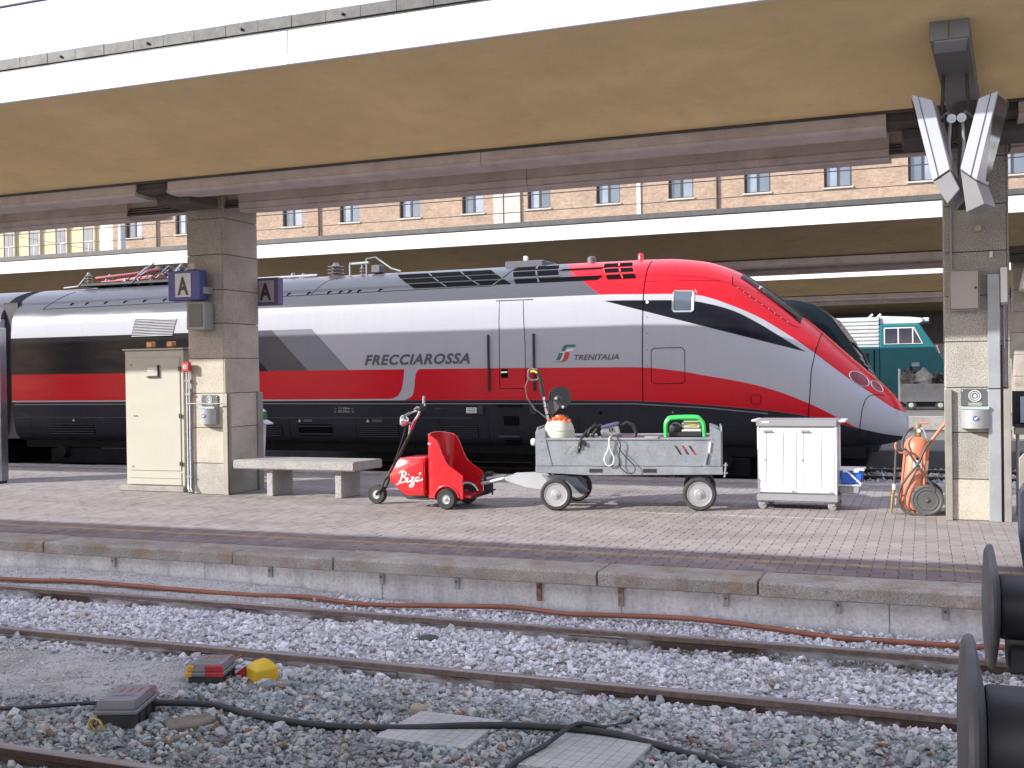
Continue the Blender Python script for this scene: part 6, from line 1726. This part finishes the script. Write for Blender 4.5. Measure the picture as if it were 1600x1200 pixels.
MB().box(x0 - .01, x1 + .015, y0 - .02, y1 + .02, .10, .195).build('base', M_cg, wc, bevel=.015, seg=2)
for x in (x0 + .001, x1 - .029):
    for y in (y0, y1 - .03): MB().box(x, x + .028, y, y + .03, .198, 1.032).build('corner_post', M_wp, wc, bevel=.006)
mid = (x0 + x1) / 2
M_groove = mat('groove_grey', (.30, .30, .31), .6)
for a, b_ in ((x0 + .032, mid - .004), (mid + .004, x1 - .032)):
    d_ = MB().box(a, b_, y0 - .004, y0 + .018, .215, 1.022).build('door', M_wp, wc, bevel=.006)
    for u in (.17, .64):
        xx = a + (b_ - a) * u
        MB().box(xx, xx + .011, y0 - .0065, y0 - .0045, .30, .97).build('groove', M_groove, d_)
        MB().box(xx + .009, xx + .12, y0 - .0065, y0 - .0045, .965, .972).build('groove', M_groove, d_)
    MB().prism([(y0 - .004, 1.0), (y0 - .035, .985), (y0 - .035, .975), (y0 - .004, .965)], 'x', a + .05, a + .15).build('handle', M_cg, d_)
    MB().lathe([(.011, 0), (.011, .012)], (a + .06, y0 - .004, .625), (0, -1, 0), 10).build('lock', M_steel, d_)
    MB().box(b_ - .06, b_ - .03, y0 - .014, y0 - .0045, .218, .245).build('hinge', M_steel, d_)
MB().box(x0 + .04, x0 + .15, y0 - .0135, y0 - .0105, 1.085, 1.11).build('label', M_white, wc)
MB().box(x0 + .04, x0 + .06, y0 - .0155, y0 - .0137, 1.09, 1.105).build('red_mark', M_ared, wc)
for z in (.35, .62, .95): MB().box(x1 - .001, x1 + .012, y0 + .3, y0 + .36, z, z + .05).build('side_clip', M_wp, wc, bevel=.004)
for x, y in ((x0 + .06, y0 + .04), (x1 - .06, y0 + .04), (x0 + .10, y1 - .06), (x1 - .03, y1 - .06)):
    cs = MB().box(x - .018, x + .03, y - .02, y + .02, .055, .098).build('castor', M_cg, wc, bevel=.004)
    MB().lathe([(.03, -.014), (.05, -.012), (.05, .012), (.03, .014)], (x - .008, y, .05), (.35, -1, 0), 18).build('castor_wheel', mat('castor_grey', (.35, .35, .36), .6), cs, smooth=40)
hb_ = thing('bucket_tray', 'grey tray hooked on the right side of the service cart', 'tray', (-.9, 14.1, .2))
MB().prism([(-1.0, .20), (-.77, .20), (-.755, .295), (-1.012, .295)], 'y', 13.95, 14.35).build('bowl', M_cg, hb_, bevel=.012)
MB().box(-1.02, -.745, 13.94, 14.36, .297, .315).build('rim', M_wp, hb_, bevel=.005)
bu = thing('bucket', 'blue lidded bucket standing in the grey tray of the service cart', 'bucket', (-.87, 14.1, .316))
M_blu = mat('bucket_blue', (.02, .12, .55), .35, var=.05, dirt=.06)
MB().prism([(-.985, .318), (-.745, .318), (-.72, .485), (-1.0, .485)], 'y', 13.97, 14.30).build('body', M_blu, bu, bevel=.014)
MB().box(-1.02, -.70, 13.955, 14.315, .487, .512).build('lid', M_wp, bu, bevel=.01)
for x in (-.93, -.80): MB().box(x - .03, x + .03, 13.945, 13.956, .468, .495).build('clip', M_wp, bu, bevel=.003)
MB().tube([(-.90, 13.945, .475), (-.82, 13.94, .40), (-.745, 13.945, .33)], .011, 6).build('handle', M_wp, bu, smooth=60)

# ================================================================ WHEELED EXTINGUISHER
M_ext = mat('extinguisher_red', (.60, .20, .115), .42, var=.08, scale=4, dirt=.15, dirtcol=(.45, .2, .14), wear=.15)
M_brass = mat('brass', (.36, .27, .13), .35, .6, var=.2)
ex_ = thing('fire_extinguisher', 'large faded red wheeled fire extinguisher beside the right pillar', 'fire extinguisher', (0, 13.85, 0))
b0, b1 = Vector((-.165, 13.78, .055)), Vector((-.085, 13.82, .90)); ax = (b1 - b0).normalized(); L = (b1 - b0).length
MB().lathe([(.06, -.02), (.13, 0), (.145, .04), (.145, L - .07), (.125, L - .02), (.08, L + .015), (.035, L + .03)], b0, ax, 28).build('cylinder', M_ext, ex_, smooth=40)
MB().lathe([(.1465, .20), (.1475, .21), (.1465, .22)], b0, ax, 28, cap=False).build('band', M_ext, ex_, smooth=60)
tp = b0 + ax * (L + .03)
MB().lathe([(.04, 0), (.04, .04), (.028, .05), (.028, .12), (.035, .13), (.02, .16)], tp, ax, 12).build('valve', M_brass, ex_, smooth=35)
MB().tube([tp + ax * .15, tp + Vector((.05, 0, .165)), tp + Vector((.13, 0, .16))], .012, 8).build('lever', M_ext, ex_, smooth=60)
MB().tube([tp + ax * .11, tp + Vector((.06, -.02, .09)), tp + Vector((.11, -.02, -.05))], .010, 8).build('safety_clip', M_bright, ex_, smooth=60)
MB().lathe([(.022, 0), (.022, .012)], tp + Vector((.012, -.03, .07)), (0, -1, 0), 12).build('gauge', M_white, ex_)
MB().lathe([(.018, 0), (.018, .06)], tp + ax * .10, (-1, -.1, .05), 10).build('outlet', M_bright, ex_)
def arc_patch(a0, a1, h0, h1, m, name):
    u = ax.orthogonal().normalized(); w_ = ax.cross(u); rows = []
    yv = Vector((0, -1, 0)); e1 = (yv - ax * yv.dot(ax)).normalized(); e2 = ax.cross(e1)
    for h in (h0, h1): rows.append([tuple(b0 + ax * h + (e1 * math.cos(a) + e2 * math.sin(a)) * .1475) for a in np.linspace(a0, a1, 8)])
    return MB().grid(rows).build(name, m, ex_, smooth=60)
arc_patch(-.15, .55, .50, .60, M_white, 'label'); arc_patch(.95, 1.45, .48, .60, M_white, 'label'); arc_patch(.95, 1.4, .34, .44, mat('label_tan', (.55, .45, .33), .5), 'label')
arc_patch(-.35, .55, .22, .47, mat('label_faded', (.64, .25, .17), .5, var=.2, scale=9), 'label')
for h in (.23, .62): MB().lathe([(.018, 0), (.012, .025)], b0 + ax * h + Vector((.02, -.146, 0)), (0, -1, 0), 8).build('lug', M_black, ex_)
# trolley frame and wheels
MB().tube(smooth_pts([(.0, 13.70, .21), (-.015, 13.68, .40), (.0, 13.68, .76), (.03, 13.68, .83), (.20, 13.68, 1.07), (.24, 13.70, 1.09), (.25, 13.9, 1.09), (.22, 13.98, 1.07), (.05, 13.98, .83), (.02, 13.98, .76), (.0, 13.98, .22)], 5), .017, 8).build('trolley_frame', M_ext, ex_, smooth=60)
for p_, q_ in (((.10, 13.69, .93), (.10, 13.97, .93)), ((.0, 13.68, .40), (-.02, 13.80, .40))): MB().tube([p_, q_], .012, 8).build('cross_bar', M_ext, ex_)
M_wheelg = mat('solid_wheel', (.075, .077, .08), .6, var=.12, dirt=.25, dirtcol=(.16, .16, .16))
for y, s in ((13.66, -1), (14.12, 1)):
    wv = MB().lathe([(.0, -.04), (.15, -.04), (.18, -.03), (.185, -.01), (.185, .02), (.178, .035), (.16, .042), (.145, .034), (.125, .034), (.12, .042), (.11, .034), (.03, .034), (.025, .05), (.0, .05)], (.015, y, .185), (0, s, 0), 36).build('wheel', M_wheelg, ex_, smooth=28)
    MB().lathe([(.012, .05), (.010, .06)], (.015, y, .185), (0, s, 0), 8).build('axle_nut', M_brass, wv)
MB().tube([(.015, 13.66, .185), (.015, 14.12, .185)], .014, 8).build('axle', M_darksteel, ex_)
MB().box(-.17, .02, 13.68, 13.95, .0, .05).build('foot', M_ext, ex_, bevel=.008)
# hose, hook, lance
M_hose = mat('hose_dark', (.075, .07, .068), .6, var=.15, dirt=.2)
yh = 13.60
hs = [tp + ax * .10 + Vector((-.06, -.01, 0)), (-.19, 13.72, 1.0), (-.245, 13.66, .90), (-.25, yh, .80), (-.20, yh, .77), (-.10, yh - .01, .62), (.0, yh, .46), (.09, yh + .02, .34), (.10, yh + .04, .26)]
MB().tube(smooth_pts(hs), .015, 8).build('hose', M_hose, ex_, smooth=60)
hs2 = [(.07, yh + .04, .90), (.0, yh, .80), (-.08, yh - .02, .62), (-.20, yh, .46), (-.28, yh + .01, .32), (-.30, yh + .03, .15), (-.24, yh + .03, .05), (-.12, yh + .02, .015), (.0, yh + .02, .012)]
MB().tube(smooth_pts(hs2), .015, 8).build('hose', M_hose, ex_, smooth=60)
hs3 = [(-.06, yh - .005, .60), (-.16, yh, .42), (-.22, yh, .26), (-.225, yh + .01, .12), (-.16, yh + .02, .03)]
MB().tube(smooth_pts(hs3), .010, 8).build('hose', M_hose, ex_, smooth=60)
MB().tube(smooth_pts([(-.20, 13.68, .755), (-.27, 13.66, .74), (-.32, 13.66, .77), (-.335, 13.66, .83), (-.32, 13.66, .86)]), .012, 8).build('hook', M_ext, ex_, smooth=60)
MB().tube([(-.325, 13.64, .78), (-.345, 13.64, .45), (-.35, 13.64, .36)], .013, 8).build('lance', M_hose, ex_, smooth=60)
MB().lathe([(.02, 0), (.024, .02), (.02, .07)], (-.352, 13.64, .30), n=12).build('lance_collar', M_white, ex_, smooth=40)
MB().tube([(-.355, 13.64, .31), (-.37, 13.64, .22), (-.39, 13.64, .015)], [.018, .020, .014], 10).build('nozzle', M_brass, ex_, smooth=60)
MB().tube([(-.40, 13.63, .255), (-.30, 13.63, .275)], .010, 6).build('lance_lever', M_brass, ex_)
MB().tube([(-.33, 13.63, .2), (-.335, 13.63, .12)], .014, 6).build('lance_grip', M_bright, ex_)

# ---------------------------------------------------------------- rail and dark box right of the pillar
rb_ = thing('display_cabinet', 'black frame with pale blue panel mounted right of the right pillar', 'cabinet', (1.25, 13.9, 1.0))
MB().box(.98, 1.7, 13.88, 14.0, .955, 1.035).build('shelf_rail', M_trim, rb_, bevel=.006)
MB().box(.985, 1.7, 13.9, 14.3, 1.038, 1.075).build('tray', M_black, rb_)
MB().box(.985, 1.7, 14.05, 14.3, 1.078, 1.46).build('back', M_black, rb_)
MB().box(1.055, 1.68, 14.02, 14.048, 1.09, 1.40).build('panel', mat('pale_blue_panel', (.42, .52, .66), .4, var=.05), rb_)
MB().tube([(1.02, 14.0, .0), (1.02, 14.0, .954)], .02, 8).build('leg', M_trim, rb_); MB().tube([(1.65, 14.0, .0), (1.65, 14.0, .954)], .02, 8).build('leg', M_trim, rb_)
tr2 = thing('hand_trolley', 'dark blue hand trolley standing at the right edge near the kerb', 'trolley', (.9, 9.95, 0))
MB().prism([(.735, .70), (.80, .78), (1.5, .80), (1.5, .06), (.76, .06), (.725, .35)], 'y', 9.93, 9.99).build('end_panel', mat('trolley_blue', (.03, .035, .06), .5, var=.2, dirt=.2), tr2, bevel=.01)
MB().prism([(.735, .72), (.79, .80), (.79, 1.04), (.735, .98)], 'y', 9.94, 9.98).build('corner_plate', M_trim, tr2, bevel=.004)
MB().box(.79, 1.5, 10.0, 10.9, .25, .32).build('deck', M_darksteel, tr2)
for y in (10.15, 10.75): MB().lathe([(.06, -.03), (.11, -.02), (.11, .02), (.06, .03)], (1.1, y, .11), (0, -1, 0), 18).build('wheel', M_black, tr2, smooth=40)
MB().box(.80, .83, 9.94, 10.8, .06, .24).build('side_rail', M_darksteel, tr2)

# ================================================================ TRACKSIDE THINGS
# wagon end with two buffers at the right
M_buf = mat('buffer_steel', (.12, .125, .145), .5, .2, var=.3, scale=5, dirt=.35, dirtcol=(.10, .095, .09), bump=.12, bscale=40)
M_bufd = mat('buffer_dark', (.030, .032, .044), .5, var=.3)
wg = thing('rail_wagon', 'dark rail wagon end whose two round buffers reach in at the right', 'wagon', (1.5, 3.43, -.3))
for y, z, xf in ((2.60, .925, .07), (4.30, .875, .20)):
    bf = MB().lathe([(.0, -.010), (.12, -.007), (.205, .0), (.222, .008), (.226, .018), (.222, .027), (.20, .033), (.06, .056)], (xf, y, z), (1, 0, 0), 48).build('buffer', M_buf, wg, smooth=35)
    MB().lathe([(.115, .05), (.118, .06), (.118, .42), (.15, .425), (.15, .45)], (xf, y, z), (1, 0, 0), 32).build('sleeve', M_bufd, bf, smooth=40)
    MB().prism([(y - .10, z - .13), (y + .10, z - .13), (y + .10, z - .22), (y - .10, z - .22)], 'x', xf + .07, xf + .6).build('guide', M_bufd, bf, bevel=.01)
    MB().box(xf + .45, xf + .52, y - .2, y + .2, z - .2, z + .2).build('flange', M_bufd, bf, bevel=.01)
MB().box(.72, .9, 2.1, 4.75, .62, 1.06).build('headstock', M_bufd, wg, bevel=.01)
MB().box(.9, 8, 2.3, 4.55, .55, .85).build('underframe', M_bufd, wg)
for x in (2.2, 5.5):
    for y in (2.72, 4.12): MB().lathe([(.46, -.06), (.46, .05), (.2, .06)], (x, y, .16), (0, 1, 0), 28).build('wheel', M_bufd, wg, smooth=40)
# signalling boxes between the tracks
M_jg = mat('box_lid_grey', (.17, .17, .19), .5, var=.08, dirt=.3, dirtcol=(.22, .2, .17))
M_jred = mat('box_lid_red', (.42, .022, .03), .45, var=.1, dirt=.2)
M_jyel = mat('box_yellow', (.62, .40, .015), .5, var=.12, dirt=.3, dirtcol=(.35, .22, .03))
M_jor = mat('box_orange', (.66, .34, .03), .5, var=.1, dirt=.2)
M_jbase = mat('box_base', (.03, .031, .035), .7, var=.3, dirt=.35, dirtcol=(.12, .11, .10))
def jbox(c, ang, lx, ly, h0, h1, h2, label, stripes):
    t = thing('signal_box', label, 'signal box', c, 'trackside signal boxes')
    M = Matrix.Translation(c) @ Matrix.Rotation(math.radians(ang), 4, 'Z')
    def bx_(a, b_, e, f, g, h): return MB().box(a, b_, e, f, g, h, M)
    bx_(-lx * .93, lx * .93, -ly * .93, ly * .93, -.06, h0).build('base', M_jbase, t, bevel=.008)
    for k in (-.6, 0, .6): bx_(lx * .93, lx * .93 + .012, ly * k - .02, ly * k + .02, -.04, h0 - .01).build('lug', M_jbase, t)
    def lid(xa, xb, m, nm):
        bx_(xa * lx * 1.04, xb * lx * 1.04, -ly * 1.05, ly * 1.05, h0 + .002, h1).build(nm, m, t, bevel=.006)
        vs = [M @ Vector(p) for p in ((xa * lx * .97, -ly * .98, h1 + .001), (xb * lx * .97, -ly * .98, h1 + .001), (xb * lx * .97, ly * .98, h1 + .001), (xa * lx * .97, ly * .98, h1 + .001),
                                      (xa * lx * .93, -ly * .9, h2), (xb * lx * .93, -ly * .9, h2), (xb * lx * .93, ly * .9, h2), (xa * lx * .93, ly * .9, h2))]
        MB().add(vs, [(0, 1, 2, 3), (4, 5, 6, 7), (0, 1, 5, 4), (1, 2, 6, 5), (2, 3, 7, 6), (3, 0, 4, 7)]).build(nm, m, t, bevel=.008, seg=2)
    if stripes:
        lid(-1, 1, M_jg, 'lid')
        for a, b_, m in ((-1, -.62, M_jor), (.02, 1.0, M_jred)):
            q = .0
            bx_(a * lx * 1.045, b_ * lx * 1.045, -ly * 1.06, -ly * .90, h0 - .001, h1 + .002).build('stripe', m, t, bevel=.006)
            bx_(a * lx * .975, b_ * lx * .975, -ly * .99, -ly * .86, h1 + .003, h2 - .003).build('stripe', m, t, bevel=.006)
    else: lid(-1, 1, M_jg, 'lid')
    for sx in (-1, 1):
        for sy in (-1, 1):
            MB().lathe([(.011, 0), (.011, .007)], M @ Vector((sx * lx * .78, sy * ly * .72, h2)), (0, 0, 1), 6).build('bolt', M_steel, t)
    o, ux, uy = M @ Vector((-lx * .45, ly * .05, h2 + .0025)), (M.to_3x3() @ Vector((1, .1, 0))).normalized(), (M.to_3x3() @ Vector((-.1, 1, 0))).normalized()
    for k in range(5):
        p = o + ux * (k * .055)
        MB().add([tuple(p + ux * a + uy * b_) for a, b_ in ((0, 0), (.012, 0), (.024, .09), (.012, .09))], [(0, 1, 2, 3)]).build('painted_mark', M_jred, t, fix=False)
    for k in range(3):
        p = o + ux * (k * .05 - .02) - uy * .09
        MB().add([tuple(p + ux * a + uy * b_) for a, b_ in ((0, 0), (.04, .01), (.04, .018), (0, .008))], [(0, 1, 2, 3)]).build('painted_mark', M_blackp, t, fix=False)
    return t
jbox((-4.70, 5.42, -.40), 20, .13, .20, .10, .128, .18, 'plain grey topped signal box with yellow wire coil in front', False)
jbox((-4.70, 6.28, -.40), 17, .13, .155, .09, .12, .17, 'signal box with orange grey and red striped lid beside the yellow marker', True)
ym = thing('track_marker', 'yellow and red block shaped marker by the near rail', 'marker', (-4.37, 6.40, -.42))
M = Matrix.Translation((-4.36, 6.38, -.43)) @ Matrix.Rotation(math.radians(-27), 4, 'Z')
def lowbox(pts, nm, m, bv): MB().add([M @ Vector(p) for p in pts], [(0, 1, 2, 3), (7, 6, 5, 4), (0, 4, 5, 1), (1, 5, 6, 2), (2, 6, 7, 3), (3, 7, 4, 0)]).build(nm, m, ym, bevel=bv)
MB().add([M @ Vector(p) for p in ((-.08, -.075, 0), (.08, -.08, 0), (.085, .08, 0), (-.08, .08, 0), (-.08, -.075, .15), (.085, -.085, .145), (.09, .085, .15), (-.08, .08, .16), (-.055, -.03, .19), (.045, -.035, .192), (.05, .05, .195), (-.05, .05, .20))],
         [(3, 2, 1, 0), (0, 1, 5, 4), (1, 2, 6, 5), (2, 3, 7, 6), (3, 0, 4, 7), (4, 5, 9, 8), (5, 6, 10, 9), (6, 7, 11, 10), (7, 4, 8, 11), (8, 9, 10, 11)]).build('block', M_jyel, ym, bevel=.005)
lowbox(((-.085, -.09, 0), (-.17, -.13, 0), (-.17, -.125, .085), (-.085, -.085, .155), (-.085, .08, 0), (-.16, .07, 0), (-.16, .07, .085), (-.085, .08, .155)), 'red_side', M_jred, .004)
coil = []
for k in range(40):
    a = k / 40 * 4 * math.pi; r = .052 - .00035 * k
    coil.append((-4.70 + r * math.cos(a) + .01 * (k / 40), 5.13 + .02 * (k / 40), -.345 + r * math.sin(a) * .95))
coil += [(-4.72, 5.12, -.40), (-4.76, 5.10, -.41)]
tag(MB().tube(coil, .006, 6).build('wire_coil', mat('wire_yellow', (.42, .30, .05), .5), smooth=60), 'small coil of yellow wire in front of the plain grey signal box', 'wire')
# cables and hose
M_cab = mat('cable_black', (.018, .02, .024), .5, var=.3, dirt=.2, dirtcol=(.10, .10, .10))
cz = -.375
ca = [(-6.6, 5.0, cz + .02), (-6.0, 5.1, cz + .035), (-5.5, 5.20, cz + .04), (-5.06, 5.42, cz + .05), (-4.80, 5.50, cz + .06)]
tag(MB().tube(smooth_pts(ca), .013, 8).build('cable', M_cab, smooth=60), 'thin black cable running left from the plain grey signal box', 'cable')
cb_ = [(-4.60, 5.56, cz + .06), (-4.27, 5.68, cz + .045), (-3.89, 5.62, cz + .03), (-3.41, 5.59, cz + .03), (-2.94, 5.68, cz + .035), (-2.47, 5.84, cz + .05), (-2.11, 5.93, cz + .05), (-1.72, 5.95, cz + .05), (-1.33, 5.88, cz + .02), (-1.0, 5.78, cz), (-.6, 5.55, cz), (-.1, 5.2, cz)]
tag(MB().tube(smooth_pts(cb_), .021, 10).build('cable', M_cab, smooth=60), 'thick black cable snaking over the stones and both concrete slabs', 'cable')
cc_ = [(-1.62, 6.5, cz), (-1.78, 6.16, cz + .01), (-1.9, 5.93, cz + .09), (-2.0, 5.64, cz + .05), (-2.06, 5.40, cz + .045), (-2.1, 5.2, cz + .02)]
tag(MB().tube(smooth_pts(cc_), .014, 8).build('cable', M_cab, smooth=60), 'thinner black cable crossing over the thick cable on the right slab', 'cable')
ho = [(-16, 8.60, -.35), (-11, 8.62, -.345), (-8.93, 8.64, -.335), (-8.2, 8.72, -.325), (-7.1, 8.70, -.33), (-6.1, 8.70, -.335), (-5.45, 8.76, -.33), (-4.84, 8.72, -.35), (-4.0, 8.85, -.34), (-3.45, 8.94, -.335), (-2.94, 8.86, -.34), (-2.5, 8.90, -.335), (-1.86, 8.95, -.33), (-1.2, 8.86, -.34), (-.69, 8.72, -.345), (-.22, 8.72, -.345), (.32, 8.74, -.345), (.8, 8.8, -.345), (4, 8.75, -.345)]
M_or2 = mat('hose_orange', (.28, .10, .06), .55, var=.2, dirt=.35, dirtcol=(.20, .12, .09))
tag(MB().tube(smooth_pts(ho), .022, 10).build('hose', M_or2, smooth=60), 'faded orange hose lying along the foot of the platform wall', 'hose')
# concrete slabs with squared surface
M_slab = mat('slab_grey', (.42, .415, .40), .85, var=.10, dirt=.25, speck=.12, bump=.15)
def slab_tile(corners, z, label, nx, ny):
    t = thing('concrete_slab', label, 'slab', (*corners[0], z), 'square grooved slabs')
    a, b_, c, d = [Vector((*p, 0)) for p in corners]
    body = MB()
    body.prism([tuple(p.xy) for p in (a, b_, c, d)], 'z', z - .045, z).build('body', M_slab, t, bevel=.005)
    for i in range(nx):
        for j in range(ny):
            q = []
            for u, v in ((i + .025, j + .025), (i + .975, j + .025), (i + .975, j + .975), (i + .025, j + .975)):
                u /= nx; v /= ny
                p = a.lerp(b_, u).lerp(d.lerp(c, u), v); q.append((p.x, p.y))
            MB().prism(q, 'z', z + .0005, z + .0035).build('tile', M_slab, t)
slab_tile([(-3.0, 5.50), (-2.42, 5.49), (-2.40, 6.02), (-2.95, 6.03)], -.345, 'whole square grooved slab under the thick black cable', 9, 8)
slab_tile([(-2.06, 5.36), (-1.50, 5.36), (-1.44, 6.0), (-1.96, 6.04)], -.345, 'second square grooved slab nearer the right crossed by two cables', 8, 9)
# timber scraps and single big stones
M_wood = mat('weathered_wood', (.17, .145, .11), .9, var=.3, scale=9, bump=.5, bscale=50)
tag(MB().prism([(-4.40, 5.38), (-4.22, 5.58), (-4.10, 5.52), (-4.13, 5.36), (-4.26, 5.27)], 'z', -.40, -.345).build('timber_scrap', M_wood, bevel=.01), 'split timber scrap lying right of the plain grey signal box', 'timber')
tag(MB().prism([(-4.27, 5.05), (-4.22, 5.05), (-4.06, 5.30), (-4.10, 5.32)], 'z', -.40, -.365).build('timber_scrap', M_wood, bevel=.008), 'thin timber splinter in front of the split timber scrap', 'timber')
tag(MB().prism([(-4.20, 5.74), (-4.15, 5.70), (-3.84, 5.95), (-3.88, 6.0)], 'z', -.40, -.37).build('timber_scrap', M_slab, bevel=.008), 'pale thin lath on the stones behind the thick cable', 'timber')
def boulder(x, y, z, r, m, label, seed, sq=(1, 1, .8)):
    rr = random.Random(seed); bm = bmesh.new(); bmesh.ops.create_icosphere(bm, subdivisions=3, radius=1)
    a, b_, c = rr.uniform(0, 6), rr.uniform(0, 6), rr.uniform(0, 6)
    for v in bm.verts:
        p = v.co; k = 1 + .10 * math.sin(3 * p.x + a) + .08 * math.sin(4 * p.y + b_) + .05 * math.sin(7 * p.z + c)
        v.co = Vector((p.x * sq[0], p.y * sq[1], p.z * sq[2])) * k * r
    me = bpy.data.meshes.new('stone'); bm.to_mesh(me); bm.free(); me.materials.append(m)
    me.polygons.foreach_set('use_smooth', [True] * len(me.polygons))
    o = bpy.data.objects.new('stone', me); COL.objects.link(o); o.location = (x, y, z); o.rotation_euler = (0, 0, rr.uniform(0, 6))
    return tag(o, label, 'stone', 'single larger stones')
M_st1 = mat('stone_buff', (.33, .29, .22), .85, var=.15, bump=.3)
M_st2 = mat('stone_dark', (.075, .07, .07), .9, var=.3, bump=.3)
M_st3 = mat('stone_white', (.5, .5, .49), .85, var=.15, bump=.3)
boulder(-2.98, 6.05, -.345, .05, M_st1, 'round buff stone above the left slab', 1)
boulder(-3.70, 7.66, -.345, .085, M_st2, 'dark lump of asphalt between the far rails', 2, (1.3, .7, .5))
boulder(-3.37, 5.62, -.345, .028, M_st3, 'small white stone touching the thick cable', 3)
boulder(-4.98, 5.02, -.37, .032, M_st1, 'pale buff stone left of the yellow wire coil', 4)
# a few weeds by the far rail
M_weed = mat('weed_green', (.035, .055, .02), .8, var=.4, scale=20)
mb = MB(); rw = random.Random(3)
for cx_, cy_, n_, sp in ((-.45, 8.06, 420, .35), (.05, 8.06, 320, .2), (-1.0, 8.08, 200, .35), (-2.6, 7.5, 34, .10), (-3.0, 7.15, 30, .10), (-1.55, 7.0, 26, .10)):
    for _ in range(n_):
        x, y = cx_ + rw.gauss(0, sp), cy_ + rw.gauss(0, .06); h = rw.uniform(.015, .055); a = rw.uniform(0, 6.3); l = rw.uniform(-.03, .03)
        mb.add([(x - .004 * math.cos(a), y - .004 * math.sin(a), -.41), (x + .004 * math.cos(a), y + .004 * math.sin(a), -.41), (x + l, y + l * .5, -.40 + h)], [(0, 1, 2)])
tag(mb.build('weeds', M_weed, fix=False), 'low dark green weeds growing along the far rail', kind='stuff')
